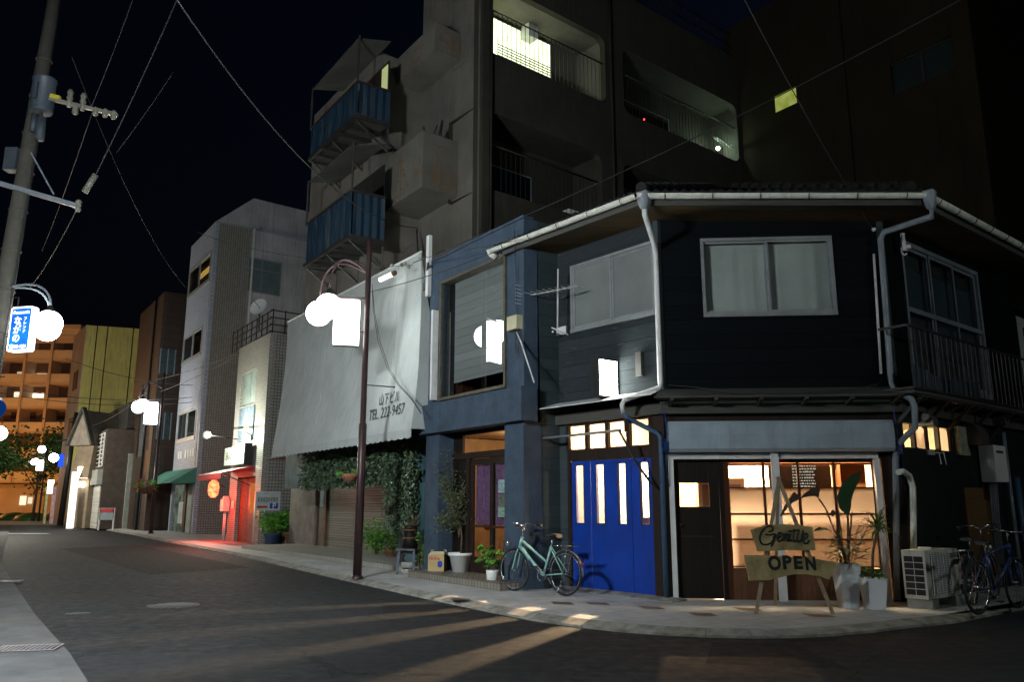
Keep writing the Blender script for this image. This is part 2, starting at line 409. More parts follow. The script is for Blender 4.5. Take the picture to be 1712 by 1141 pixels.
M['bluewall'] = mat('blue_plaster', (.042, .067, .102), .85, var=.3, scale=2.5, bmp=.6, bs=35, streak=(.025, .045, .065), sfac=.6)
M['alu'] = mat('aluminium_frame', (.38, .40, .41), .4, .55, var=.15, scale=6, bmp=.05)
M['whitemetal'] = mat('white_metal', (.62, .63, .62), .45, 0, var=.15, scale=4, bmp=.08, streak=(.3, .27, .2), sfac=.3)
M['gutter'] = mat('pale_gutter', (.68, .68, .60), .5, 0, var=.15, scale=3, bmp=.05, streak=(.25, .24, .18), sfac=.5)
M['greypipe'] = mat('grey_pipe', (.20, .23, .26), .45, 0, var=.2, scale=4, bmp=.05)
M['darkmetal'] = mat('dark_metal', (.035, .032, .03), .5, .4, var=.3, scale=6, bmp=.1)
M['lampole'] = mat('lamp_pole_brown', (.055, .03, .03), .4, .2, var=.3, scale=5, bmp=.08)
M['rust'] = mat('rusty_steel', (.16, .08, .04), .8, .3, var=.5, scale=8, bmp=.3)
M['black'] = mat('black_plastic', (.012, .012, .012), .5, 0, var=.2)
M['rubber'] = mat('black_rubber', (.015, .015, .015), .8, 0, var=.2)
M['cable'] = mat('black_cable', (.03, .03, .032), .6, 0, var=.1)
M['cable_pale'] = mat('pale_cable', (.045, .047, .047), .5, 0, var=.1)
M['chrome'] = mat('chrome', (.75, .76, .78), .2, 1, var=.05, bmp=.02)
M['mint'] = mat('mint_paint', (.26, .50, .46), .3, 0, var=.06, bmp=.02, spec=.6)
M['navy'] = mat('navy_paint', (.02, .045, .16), .3, 0, var=.1, bmp=.02, spec=.6)
M['white'] = mat('white_plastic', (.78, .78, .76), .45, 0, var=.06, bmp=.04)
M['planter'] = mat('white_planter', (.74, .77, .80), .4, 0, var=.05, bmp=.03)
M['lamp'] = emis('lamp_glow', (.93, 1.0, .98), 20); M['lamp_assumed'] = emis('lamp_glow_near', (.90, .97, 1.0), 1150); M['lamp_added'] = emis('lamp_glow_side', (.90, 1.0, .95), 150)  # the two strongest glows are for the unseen assumed and added lamps
M['lamp_far'] = emis('lamp_glow_far', (.9, 1.0, .96), 40)
M['signlamp'] = emis('sign_glow', (.95, 1.0, .97), 14)
M['glass'] = glassmat('window_glass')
M['glass_big'] = glassmat('shop_glass', (.84, .86, .86), .01, .25)
M['glass_dimmer'] = glassmat('light_dimming_glass', (.17, .155, .13)); M['glass_dark'] = glassmat('dark_glass', (.3, .36, .36), .03, .25)  # door pane's tint is added to weaken the lamplight it lets through
M['blind'] = boards('roller_slats', (.30, .32, .31), .17, gap=.05, var=.1, rough=.6, bmp=.6)
M['curtain'] = mat('grey_curtain', (.50, .51, .47), .9, 0, var=.12, scale=1.6, bmp=.1)
M['shutter'] = boards('steel_shutter', (.20, .19, .16), .075, gap=.25, var=.3, rough=.55, worn=(.09, .07, .05), wfac=.6, bmp=.9)
M['shutter_white'] = boards('white_shutter', (.6, .6, .56), .075, gap=.25, var=.15, rough=.5, bmp=.8)
M['shutterbox'] = mat('shutter_casing', (.30, .37, .42), .5, .1, var=.2, scale=2, bmp=.08, streak=(.16, .18, .19), sfac=.4)
M['canopy'] = mat('white_canvas', (.40, .43, .42), .8, 0, var=.16, scale=.9, bmp=.25, bs=18, streak=(.25, .27, .26), sfac=.4)
M['tile_pale'] = tiles('pale_wall_tile', (.40, .37, .33), (.10, .09, .085), .24, .075, .012, .15, stain=(.22, .20, .18))
M['tile_grid'] = tiles('square_wall_tile', (.33, .31, .28), (.07, .065, .06), .12, .12, .012, .15, offset=0, stain=(.18, .16, .14))
M['tile_blue'] = tiles('blue_grey_tile', (.40, .45, .55), (.16, .18, .22), .24, .11, .014, .15, stain=(.28, .31, .4))
M['tile_brown'] = tiles('brown_panel_tile', (.05, .029, .021), (.015, .01, .008), 1.2, .45, .02, .2)
M['plaster'] = mat('pale_plaster', (.42, .42, .44), .85, 0, var=.25, scale=.8, bmp=.3, streak=(.2, .2, .2), sfac=.5)
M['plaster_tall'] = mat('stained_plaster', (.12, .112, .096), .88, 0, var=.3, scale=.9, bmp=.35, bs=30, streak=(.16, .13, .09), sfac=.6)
M['plaster_shaded'] = mat('stained_shaded_plaster', (.028, .0245, .018), .88, 0, var=.3, scale=.9, bmp=.35, bs=30, streak=(.05, .04, .028), sfac=.6)  # gable plaster again, with the facade's night shade put into the colour
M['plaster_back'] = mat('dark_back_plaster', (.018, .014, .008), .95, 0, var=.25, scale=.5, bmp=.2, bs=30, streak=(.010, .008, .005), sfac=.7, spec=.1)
M['yellow'] = mat('yellow_wall', (.78, .66, .20), .85, 0, var=.2, scale=.4, bmp=.2, streak=(.3, .26, .12), sfac=.5)
M['apt'] = mat('apartment_wall', (.62, .45, .32), .85, 0, var=.2, scale=.3, bmp=.1)
M['apt_rail'] = mat('apartment_rail', (.72, .58, .42), .8, 0, var=.15, scale=.5, bmp=.1)
M['apt_recess'] = mat('apartment_recess', (.28, .16, .10), .9, 0, var=.2, scale=.5)
M['rooftile'] = mat('dark_roof_tile', (.006, .006, .006), .8, 0, var=.4, scale=6, bmp=.3)
M['bluesheet'] = mat('blue_sheet', (.003, .020, .040), .6, 0, var=.35, scale=1.2, bmp=.15, streak=(.06, .07, .07), sfac=.6)
M['greenaw'] = mat('green_awning', (.07, .24, .18), .8, 0, var=.2, scale=3, bmp=.1)
M['redaw'] = mat('red_awning', (.7, .03, .03), .8, 0, var=.15, scale=3, bmp=.1)
M['teal'] = mat('teal_fascia', (.05, .11, .12), .7, 0, var=.3, scale=2, bmp=.1)
M['ivy'] = leafmat('ivy_leaves', (.03, .06, .03), (.13, .19, .11), .35)
M['leaf'] = leafmat('green_leaves', (.05, .20, .02), (.15, .40, .05))
M['leafdark'] = leafmat('dark_leaves', (.03, .085, .02), (.08, .17, .04))
M['olive'] = leafmat('olive_leaves', (.05, .07, .035), (.13, .16, .08))
M['varieg'] = leafmat('variegated_leaves', (.10, .14, .05), (.34, .36, .2))
M['bark'] = mat('bark', (.12, .085, .05), .9, 0, var=.4, scale=12, bmp=.6)
M['terracotta'] = mat('terracotta', (.30, .13, .07), .8, 0, var=.2, scale=6)
M['carton'] = mat('cardboard', (.48, .36, .17), .85, 0, var=.12, scale=4, bmp=.1)
M['redink'] = mat('red_ink', (.45, .04, .05), .7); M['blueink'] = mat('blue_ink', (.02, .06, .35), .7); M['blackink'] = mat('black_paint_letters', (.008, .008, .010), .6)
M['greyink'] = mat('grey_letters', (.05, .06, .065), .7)
M['interior'] = mat('cream_interior', (.85, .72, .52), .9, 0, var=.08, scale=1)
M['interior_wood'] = mat('interior_wood', (.36, .15, .06), .6, 0, var=.2, scale=2)
M['frost'] = frosted('frosted_glass', (.125, .116, .102))
M['frost_grey'] = frosted('patterned_glass', (.30, .32, .31), .06, 70, .35)
M['purple'] = mat('purple_curtain', (.20, .09, .19), .9, 0, var=.4, scale=14, bmp=.2)
M['stain'] = mat('rust_stain', (.16, .08, .02), .9)
M['insul'] = mat('porcelain', (.2, .19, .15), .35)
M['trafo'] = mat('transformer_grey', (.05, .065, .08), .5, 0, var=.2)
M['polecon'] = mat('pole_concrete', (.085, .08, .065), .85, 0, var=.25, scale=3, bmp=.3)
# ------------------------------------------------------------------ faces of the street
Bc = gp(1120, 1003.5); Cc = gp(1530, 1007)
L = Face(Bc, (-300 - CX, 1372.7)); FR = Face(Bc, (Cc - Bc)); RT = Face(Cc, (2519 - CX, 1372.7))
WF = (Cc - Bc).length
_t = gp(845, 983); BL = Face(_t, (-100 - CX, 1372.7))                        # blue shop front
LL = L.s(905, 800)                                                           # length of the left face
def on_line(F, x):                                                           # where the view through column x meets plane F
    return F.pt(F.s(x, 845), 0)

# ------------------------------------------------------------------ ground
g = MB(); NX = 24
for i in range(NX):
    for j in range(NX):
        xs = [-400 + 800 * k / NX for k in (i, i + 1)]; ys = [-100 + 800 * k / NX for k in (j, j + 1)]
        g.poly([(xs[0], ys[0], -.075), (xs[1], ys[0], -.075), (xs[1], ys[1], -.075), (xs[0], ys[1], -.075)])
g.build('road', M['asphalt'], kind='structure')
kerb = [(-29.5, 58.0), (-24.2, 49.2), (-18.84, 41.15), (-12.39, 30.93), (-6.92, 22.57), (-3.11, 16.23), (-1.25, 13.2), (-.3, 11.75), (.25, 10.95), (.85, 10.32), (1.3, 9.98), (1.75, 9.75), (2.2, 9.6), (2.7, 9.53), (3.2, 9.56), (3.7, 9.7), (4.3, 9.98), (4.82, 10.3), (5.6, 10.7), (7.5, 12.2), (11, 15.1), (17, 20)]
kerb = [Vector((x, y, 0)) for x, y in kerb]
def offs(P, k, d):
    t = (P[min(k + 1, len(P) - 1)] - P[max(k - 1, 0)]).normalized(); return P[k] + Vector((-t.y, t.x, 0)) * d
pv = MB(); kb = MB()
for k in range(len(kerb) - 1):
    a, b = offs(kerb, k, .2), offs(kerb, k + 1, .2); 
    a2, b2 = Vector((a.x + 14, a.y + 9, 0)), Vector((b.x + 14, b.y + 9, 0))
    pv.poly([a, b, b2, a2][::-1])
    n = max(1, int((kerb[k + 1] - kerb[k]).length / .6))
    for i in range(n):
        p0, p1 = kerb[k].lerp(kerb[k + 1], i / n), kerb[k].lerp(kerb[k + 1], (i + .985) / n); q0, q1 = a.lerp(b, i / n), a.lerp(b, (i + .985) / n)
        z = Vector((0, 0, 1)); e = .03
        kb.hexa([p0 - z * .12, p1 - z * .12, q1 - z * .12, q0 - z * .12, p0 - z * .045, p1 - z * .045, q1 + z * .004, q0 + z * .004])
# brown diamond accents let into the paving
for (x, y) in [(1000, 1010), (1175, 1028), (1370, 1030), (735, 962), (690, 957), (600, 948), (560, 939), (520, 930), (495, 921), (940, 1009), (1090, 1017), (1250, 1019), (455, 917), (770, 1003)]:
    c = gp(x, y, .004); uu = L.u; s_ = .17
    pv.poly([c + uu * s_ * 1.5, c + uu.cross(Vector((0, 0, 1))) * s_, c - uu * s_ * 1.5, c - uu.cross(Vector((0, 0, 1))) * s_], 1)
pv.build('pavement', [M['paving'], M['patch']], kind='structure')
kb.build('kerb', M['kerb'], kind='structure')
lk = [(-28, 46), (-13.15, 21.38), (-6.39, 11.31), (-4.42, 8.5), (-3.38, 6.91), (-2.2, 5.2), (-.4, 2.4), (4, -6)]
ls = MB(); lkb = MB()
lk = [Vector((x, y, 0)) for x, y in lk]
for k in range(len(lk) - 1):
    a, b = lk[k], lk[k + 1]
    A, B_ = a + Vector((-.16, -.1, 0)), b + Vector((-.16, -.1, 0))
    for off0, off1, zz, mb in ((.16, .80, -.040, ls), (.80, 1.30, -.044, ls), (1.3, 40, -.040, ls)):
        d = Vector((-.84, -.54, 0)); mb.poly([a + d * off0 + Vector((0, 0, zz)), b + d * off0 + Vector((0, 0, zz)), b + d * off1 + Vector((0, 0, zz)), a + d * off1 + Vector((0, 0, zz))])
    d = Vector((-.84, -.54, 0)); z = Vector((0, 0, 1))
    ls.hexa([a - z * .2, b - z * .2, b + d * .17 - z * .2, a + d * .17 - z * .2, a - z * .05, b - z * .05, b + d * .17 - z * .038, a + d * .17 - z * .038])
ls.build('pavement', M['sidewalk_left'], kind='structure')
far = MB()
far.poly([(-90, 62, -.068), (-31, 62, -.068), (-31, 90, -.068), (-90, 90, -.068)])
far.build('plaza_ground', mat('plaza_concrete', (.30, .28, .25), .8), kind='structure')
rm = MB(); c = gp(45, 893, -.071); rm.poly([c + Vector((-1.1, -.1, 0)), c + Vector((1.1, -.1, 0)), c + Vector((1.1, .35, 0)), c + Vector((-1.1, .35, 0))])
ck = MB(); random.seed(17)
for P in ([(178, 948), (196, 956), (212, 958), (205, 966), (222, 974), (232, 984)], [(200, 935), (225, 945), (255, 958)], [(160, 1002), (205, 1012), (265, 1006), (330, 1012), (400, 1004)], [(418, 1064), (455, 1078), (505, 1092), (535, 1108), (580, 1126), (640, 1130), (740, 1127)], [(505, 1092), (520, 1104), (548, 1118), (560, 1135)], [(1172, 1061), (1120, 1078), (1060, 1095), (1000, 1118), (960, 1128), (900, 1124), (800, 1120)], [(1480, 1090), (1450, 1105), (1440, 1118), (1418, 1141)], [(600, 1006), (680, 1000), (760, 1004)], [(95, 1120), (150, 1090), (240, 1075)]):
    Q = []
    for (x0, y0), (x1, y1) in zip(P, P[1:]):
        for k in range(7): t = k / 7; q = gp(x0 + (x1 - x0) * t, y0 + (y1 - y0) * t, -.0715); Q.append(q + Vector((random.gauss(0, .02), random.gauss(0, .035), 0)))
    for a_, b_ in zip(Q, Q[1:]):
        d = (b_ - a_).normalized(); n = Vector((-d.y, d.x, 0)) * random.uniform(.003, .014); ck.poly([a_ - n, b_ - n, b_ + n, a_ + n])
ck.build('road_cracks', mat('tar_crack', (.004, .004, .004), .9), kind='structure')
pt_ = MB()
for P in ([(640, 1012), (860, 1015), (905, 1036), (640, 1030)], [(100, 918), (230, 912), (420, 950), (250, 962)], [(1190, 1075), (1330, 1078), (1420, 1120), (1180, 1110)]): pt_.poly([gp(x, y, -.0735) for x, y in P])
pt_.build('road_patch', mat('newer_asphalt', (.012, .0125, .014), .85, 0, var=.3, scale=4, bmp=.6, bs=60, spec=.2), kind='structure')
o = rm.build('road_marking', mat('road_paint', (.75, .75, .72), .7), kind='structure')

def manhole(x, y, r, label):
    c = gp(x, y, -.073); mb = MB(); mb.lathe([(0.001, .004), (r * .86, .004), (r * .88, .0), (r * .93, .0), (r * .95, .006), (r, .004), (r + .005, -.01)], c, 40)
    o = mb.build('manhole_cover', M['castiron']); tag(o, label, 'manhole cover')
    return o
m, t, out = newmat('cast_iron'); v = coords(t)
ch = N(t, 'ShaderNodeTexChecker', Scale=14); t.links.new(v, ch.inputs[0])
mpp = N(t, 'ShaderNodeMapping'); mpp.inputs['Rotation'].default_value = (0, 0, R(40)); t.links.new(v, mpp.inputs[0]); t.links.new(mpp.outputs[0], ch.inputs[0])
pbsdf(t, out, mixc(t, ch.outputs['Fac'], (.085, .09, .085), (.02, .02, .02)), .65, .1, bump(t, ch.outputs['Fac'], .8, .01)); M['castiron'] = m
manhole(290, 1013, .37, 'large round patterned manhole cover in the middle of the road')
manhole(130, 1027, .155, 'small round valve cover in the road near the left kerb')
def grate(x, y, n, label, L_, W_):
    c = gp(x, y, -.036); mb = MB(); u = Vector((.84, .54, 0)); u = Vector((.97, .24, 0)).normalized(); v = Vector((-u.y, u.x, 0)); ang = math.atan2(u.y, u.x)
    r_ = thing('drain_grate', label, 'drain grate', c)
    pit = MB(); pit.box(c + Vector((0, 0, .001)), (L_ + .01, W_ + .01, .004), ang); pit.build('drain_pit', M['black'], r_)
    for sgn in (-1, 1):
        mb.box(c + v * sgn * W_ / 2 + Vector((0, 0, .006)), (L_, .014, .004), ang); mb.box(c + u * sgn * L_ / 2 + Vector((0, 0, .006)), (.014, W_, .004), ang)
    for k in range(1, n): mb.box(c + u * (k / n - .5) * L_ + Vector((0, 0, .009)), (.011, W_ - .014, .0035), ang)
    for k in (): mb.box(c + v * k * W_ * .25 + Vector((0, 0, .0055)), (L_ - .014, .006, .002), ang)
    mb.build('bars', mat('worn_steel', (.30, .30, .34), .5, .2), r_)
grate(47, 1085, 12, 'steel drain grate in the pavement at the bottom left corner', .56, .36)
grate(6, 973, 12, 'smaller steel drain grate farther up the left pavement', .6, .3)

# ------------------------------------------------------------------ corner house (dark timber cafe)
house = thing('corner_house', 'two storey dark timber house on the corner with white gutters and a blue folding door', 'house', (Bc + Cc) / 2)
Z1, Z2 = 3.18, 6.02
RL = 5.6                                                                       # length of the right face
# --- upper walls
def win_rect(F, tl, br, d=0):
    a0, z1 = F.q(*tl, d); a1, z0 = F.q(*br, d); return (min(a0, a1), max(a0, a1), min(z0, z1), max(z0, z1))
lw = [L.s(957, 500), L.s(1094, 460), L.z(957, 554), L.z(957, 448)]; lw = (min(lw[:2]), max(lw[:2]), lw[2], lw[3])
lw = (max(.06, lw[0]), lw[1], lw[2], lw[3])
fw = (FR.s(1175, 465), FR.s(1393, 465), FR.z(1285, 525), FR.z(1285, 400))
rw = (RT.s(1515, 520), RT.s(1640, 540), RT.z(1518, 625) - .1, RT.z(1570, 433))
TH = .14
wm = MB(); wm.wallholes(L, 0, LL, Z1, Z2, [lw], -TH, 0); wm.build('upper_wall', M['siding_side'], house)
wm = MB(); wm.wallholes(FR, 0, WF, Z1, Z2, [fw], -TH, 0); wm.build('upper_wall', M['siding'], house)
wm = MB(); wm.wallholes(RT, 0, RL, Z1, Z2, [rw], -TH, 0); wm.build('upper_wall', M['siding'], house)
cb = MB()
for F, a in ((L, 0), (FR, WF)): cb.fb(F, a - .05, a + .05, Z1, Z2, -.05, .022)
cb.fb(L, LL - .07, LL, .0, Z2, -.05, .02)
cb.builds('corner_board', M['siding_low'], house)
def sliding_window(F, h, root, framemat, pane, curtain=None, d=0.0, fr=.045, proud=.035, mull=2, deep=.1, curt_d=-.09, lab=None):
    a0, a1, z0, z1 = h; fm = MB()
    fm.fb(F, a0 - fr * .4, a1 + fr * .4, z0 - fr, z0 + fr * .5, -deep, d + proud + .015); fm.fb(F, a0 - fr * .4, a1 + fr * .4, z1 - fr * .5, z1 + fr * .6, -deep, d + proud)
    fm.fb(F, a0 - fr * .4, a0 + fr * .6, z0 + fr * .5, z1 - fr * .5, -deep, d + proud); fm.fb(F, a1 - fr * .6, a1 + fr * .4, z0 + fr * .5, z1 - fr * .5, -deep, d + proud)
    w_ = fm.build('window', framemat, root)
    for k in range(mull):
        b0 = a0 + fr * .6 + (a1 - a0 - fr * 1.2) * k / mull; b1 = a0 + fr * .6 + (a1 - a0 - fr * 1.2) * (k + 1) / mull; dd = -.02 if k % 2 else -.045
        s_ = MB(); s_.fb(F, b0, b0 + fr * .7, z0 + fr * .5, z1 - fr * .5, dd, dd + .03); s_.fb(F, b1 - fr * .7, b1, z0 + fr * .5, z1 - fr * .5, dd, dd + .03)
        s_.fb(F, b0 + fr * .7, b1 - fr * .7, z0 + fr * .5, z0 + fr * 1.5, dd, dd + .03); s_.fb(F, b0 + fr * .7, b1 - fr * .7, z1 - fr * 1.2, z1 - fr * .5, dd, dd + .03); s_.build('sash', framemat, w_)
        p_ = MB(); p_.poly([F.pt(b0 + fr * .6, z0 + fr, dd + .012), F.pt(b1 - fr * .6, z0 + fr, dd + .012), F.pt(b1 - fr * .6, z1 - fr, dd + .012), F.pt(b0 + fr * .6, z1 - fr, dd + .012)]); p_.build('pane', pane, w_)
    if curtain:
        c_ = MB(); n = 60
        for i in range(n):
            x0, x1 = a0 + (a1 - a0) * i / n, a0 + (a1 - a0) * (i + 1) / n
            y0, y1 = curt_d - .004 * math.sin(i * .8 + math.sin(i * .37)), curt_d - .004 * math.sin((i + 1) * .8 + math.sin((i + 1) * .37))
            c_.poly([F.pt(x0, z0, y0), F.pt(x1, z0, y1), F.pt(x1, z1, y1), F.pt(x0, z1, y0)], 0, True)
        c_.build('curtain', curtain, w_)
    return w_
wL = sliding_window(L, lw, house, M['alu'], M['frost_grey'])
bk = MB(); bk.fb(L, lw[0] - .1, lw[1] + .1, lw[2] - .1, lw[3] + .1, -.6, -.5); bk.build('curtain', M['curtain'], wL)
wF = sliding_window(FR, fw, house, M['alu'], M['glass'], M['curtain'], curt_d=-.12)
# right-hand tall balcony window with a mid rail and four lights
wR = sliding_window(RT, rw, house, M['greypipe'], M['glass_dark'], M['curtain'], mull=3, curt_d=-.14, fr=.07)
mr = MB(); zz = RT.z(1515, 516); mr.fb(RT, rw[0], rw[1], zz - .04, zz + .04, -.02, .025); mr.build('mid_rail', M['greypipe'], wR)
# --- lean-to between the floors: sloping boards on a weathered beam, with a pale metal flashing on the left
def ring(d, z):
    sg_ = .12 if z > 5.9 else 0                                                  # the old eaves sag towards the right
    return [L.pt(LL + .12, z, d), corner_pt(L, FR, d, z), corner_pt(FR, RT, d, z - sg_), RT.pt(RL, z - sg_, d)]
def corner_pt(F1, F2, d, z):
    o = F2.O; A = F1.n; B_ = F2.n; c1 = F1.n.dot(F1.O) + d; c2 = F2.n.dot(F2.O) + d
    det = A.x * B_.y - A.y * B_.x
    return Vector(((c1 * B_.y - c2 * A.y) / det, (A.x * c2 - B_.x * c1) / det, z))
def band(mb, d0, z0, d1, z1, m=0, seg=(0, 1, 2)):
    P, Q = ring(d0, z0), ring(d1, z1)
    for k in seg: mb.poly([P[k], P[k + 1], Q[k + 1], Q[k]], m)
def solid_ring(mb, d0, d1, z0, z1, m=0, seg=(0, 1, 2)):
    for k in seg:
        P = [ring(d0, z0), ring(d1, z0), ring(d0, z1), ring(d1, z1)]
        mb.hexa([P[0][k], P[0][k + 1], P[1][k + 1], P[1][k], P[2][k], P[2][k + 1], P[3][k + 1], P[3][k]], m)
lt = MB(); band(lt, .02, 3.2, .42, 3.04, seg=(1, 2)); band(lt, .42, 3.04, .42, 3.01, seg=(1, 2)); band(lt, .42, 3.01, .02, 3.0, seg=(1, 2))
lt.build('lean_to_roof', M['woodbeam'], house)
lt = MB()
for k in (0,):
    P, Q, P2, Q2 = ring(.02, 3.2), ring(.52, 3.06), ring(.02, 3.185), ring(.52, 3.045)
    lt.hexa([P2[0], P2[1], Q2[1], Q2[0], P[0], P[1], Q[1], Q[0]])
lt.build('lean_to_flashing', M['whitemetal'], house)
bm_ = MB(); solid_ring(bm_, -.10, .10, 2.80, 2.985); bm_.build('beam', M['woodbeam'], house)
bm_ = MB(); solid_ring(bm_, .10, .13, 2.955, 2.99, seg=(1,)); bm_.build('flashing_strip', M['whitemetal'], house)
rf_ = MB()
for k in range(9):
    a = .15 + (RL - .2) * k / 8; rf_.beam(RT.pt(a, 2.93, .1), RT.pt(a, 3.02, .40), .06, .07)
    if k < 6: a = .1 + (WF - .2) * k / 5; rf_.beam(FR.pt(a, 2.93, .1), FR.pt(a, 3.0, .40), .05, .05)
rf_.builds('rafter_end', M['woodbeam'], house)
# --- main roof: soffit, fascia, hipped tiled roof, gutters with brackets
OV = .85; ZG = 6.12
sf = MB(); band(sf, 0.0, 6.02, OV - .06, 6.02); sf.build('soffit', M['soffit'], house)
fa = MB(); solid_ring(fa, OV - .06, OV - .02, 5.98, 6.14); fa.build('fascia', M['woodbeam'], house)
CR = Vector((4.6, 18.6, 8.9))
def roofring(d, z):
    P = ring(d, z); P[0] = L.pt(LL + .35, z, d); return P
E0 = roofring(OV, 6.2)
ridge = [L.pt(LL + .3, 8.0, -4.0), corner_pt(L, FR, -3.6, 8.0), corner_pt(FR, RT, -3.6, 8.0), RT.pt(RL, 8.0, -3.6)]
ridge[1] = (ridge[1] + ridge[2]) / 2 + Vector((-.2, 0, 0)); ridge[2] = ridge[1] + Vector((.5, 0, 0))
rt = MB()
for k in range(3):
    a, b, c_, d_ = E0[k], E0[k + 1], ridge[k + 1], ridge[k]; nn = 16; ww = int((b - a).length / .14)
    for i in range(nn):
        for j in range(ww):
            def P(u, v, up=0): return a.lerp(b, u).lerp(d_.lerp(c_, u), v) + Vector((0, 0, up))
            u0, u1, um = j / ww, (j + 1) / ww, (j + .5) / ww; v0, v1 = i / nn, (i + 1) / nn
            rt.poly([P(u0, v0, .045), P(um, v0, .0), P(um, v1, -.035), P(u0, v1, .01)]); rt.poly([P(um, v0, .0), P(u1, v0, .045), P(u1, v1, .01), P(um, v1, -.035)])
            if i == 0: rt.poly([P(u0, 0, -.03), P(u1, 0, -.03), P(u1, 0, .045), P(um, 0, .0), P(u0, 0, .045)])
rt.build('roof', M['rooftile'], house)
hp = MB()
for k in (1, 2): 
    n = 14
    for i in range(n): p = (E0[k] + Vector((0, 0, .07))).lerp(ridge[k] + Vector((0, 0, .05)), (i + .5) / n); q_ = (E0[k] + Vector((0, 0, .07))).lerp(ridge[k] + Vector((0, 0, .05)), (i + 1.2) / n); hp.tube([p, q_], [.09, .075], 8)
hp.builds('hip_tile', M['rooftile'], house)
rb = MB()                                                                       # hidden back walls, so that the house is closed from the side
rb.poly([L.pt(LL, 0, 0), L.pt(LL, 6.0, 0), L.pt(LL, 6.0, -5), L.pt(LL, 0, -5)]); rb.poly([RT.pt(RL, 0, 0), RT.pt(RL, 6.0, 0), RT.pt(RL, 6, -5), RT.pt(RL, 0, -5)])
rb.build('side_wall', M['siding_low'], house)
GD = OV + .06
def gutter(p, q_, name='gutter'):
    mb = MB(); p, q_ = Vector(p), Vector(q_); t = (q_ - p).normalized(); n = Vector((t.y, -t.x, 0))
    K = 8; r_ = .062
    for i in range(K):
        a0, a1 = math.pi + math.pi * i / K, math.pi + math.pi * (i + 1) / K
        for rr_ in (r_, r_ - .008):
            mb.poly([p + n * rr_ * math.cos(a0) + Vector((0, 0, rr_ * math.sin(a0))), q_ + n * rr_ * math.cos(a0) + Vector((0, 0, rr_ * math.sin(a0))), q_ + n * rr_ * math.cos(a1) + Vector((0, 0, rr_ * math.sin(a1))), p + n * rr_ * math.cos(a1) + Vector((0, 0, rr_ * math.sin(a1)))], 0, True)
    for s_ in (-1, 1): mb.tube([p + n * r_ * s_, q_ + n * r_ * s_], .008, 6)
    g_ = mb.build(name, M['gutter'], house)
    L_ = (q_ - p).length; nb = max(2, int(L_ / .62))
    for i in range(nb):
        c = p.lerp(q_, (i + .6) / nb); b_ = MB()
        b_.tube([c + n * r_ * 1.15 * math.cos(a) + Vector((0, 0, r_ * 1.15 * math.sin(a))) for a in [math.pi + math.pi * k / 8 for k in range(9)]], .007, 5)
        b_.build('bracket', M['darkmetal'], g_)
    return g_
GR = ring(GD, ZG); GR[0] = L.pt(LL + .42, ZG, GD)
for k in range(3):
    e = (GR[k + 1] - GR[k]).normalized() * .015; gutter(GR[k] + e * 0, GR[k + 1])
el = MB(); el.tube([GR[0] + Vector((0, 0, -.02)), GR[0] + L.n * -.12 + L.u * -.05 + Vector((0, 0, -.12))], .06, 10); el.build('gutter_end', M['gutter'], house)
# --- downpipes
def pipe(name, pts, r, mat_, clips=True, root=house, n=12):
    mb = MB(); mb.tube(pts, r, n); o = mb.build(name, mat_, root)
    return o
c0 = GR[1]; hop = MB()
hz = Vector((0, 0, 1)); cen = corner_pt(L, FR, GD, ZG) + Vector((.12, 0, 0)); hop.lathe([(.05, -.22), (.07, -.2), (.11, -.1), (.12, .05), (.12, .06)], cen - hz * .02, 4); hop.build('rain_hopper', M['greypipe'], house)
cp = corner_pt(L, FR, .07, 0)
def col_at(x, y, F, d): a, z = F.q(x, y, d); return F.pt(a, z, d)
pw = [cen - hz * .2, cen - hz * .32, corner_pt(L, FR, .10, 5.55) + Vector((.0, 0, 0)), corner_pt(L, FR, .07, 5.4), corner_pt(L, FR, .07, 3.30), corner_pt(L, FR, .07, 3.24) + L.u * .02 - hz * .02,
      L.pt(.36, 3.02, .50), L.pt(.40, 2.95, .5), L.pt(.40, 2.82, .47)]
pipe('downpipe', pw, .042, M['whitemetal'])
pipe('downpipe', [L.pt(.40, 2.82, .47), L.pt(.37, 2.74, .43), L.pt(.06, 2.52, .12), L.pt(-.01, 2.44, .09), L.pt(-.01, .05, .09)], .04, M['greypipe_blue'] if 'greypipe_blue' in M else M['bluewall'])
cen2 = corner_pt(FR, RT, GD, ZG - .12) + Vector((.06, 0, 0)); hop = MB(); hop.lathe([(.05, -.22), (.07, -.2), (.1, -.1), (.11, .05), (.11, .07)], cen2 - hz * .02, 4); hop.build('rain_hopper', M['greypipe'], house)
def FRp(x, y, d): a, z = FR.q(x, y, d); return FR.pt(a, z, d)
pipe('downpipe', [cen2 - hz * .2, cen2 - hz * .35, FRp(1478, 388, .12), FRp(1472, 400, .1), FRp(1490, 640, .1), FRp(1496, 655, .12), FRp(1524, 668, .44), FRp(1529, 680, .44), FRp(1530, 715, .40), FRp(1500, 745, .12), FRp(1497, 770, .1), FRp(1500, 1004, .1)], .046, M['greypipe'])
pipe('downpipe', [FRp(1461, 425, .06), FRp(1473, 625, .06)], .02, M['whitemetal'])
pipe('downpipe', [L.pt(LL + .32, 6.05, .75), L.pt(LL + .2, 5.9, .5), L.pt(LL + .06, 5.82, .12), L.pt(LL - .02, 5.72, .05), L.pt(LL - .02, 5.6, .05), L.pt(LL - .02, 3.25, .05)], .034, M['gutter'])
pipe('drain_pipe', [L.pt(LL - .02, 2.8, .04), L.pt(LL - .02, .05, .04)], .022, M['greypipe'])
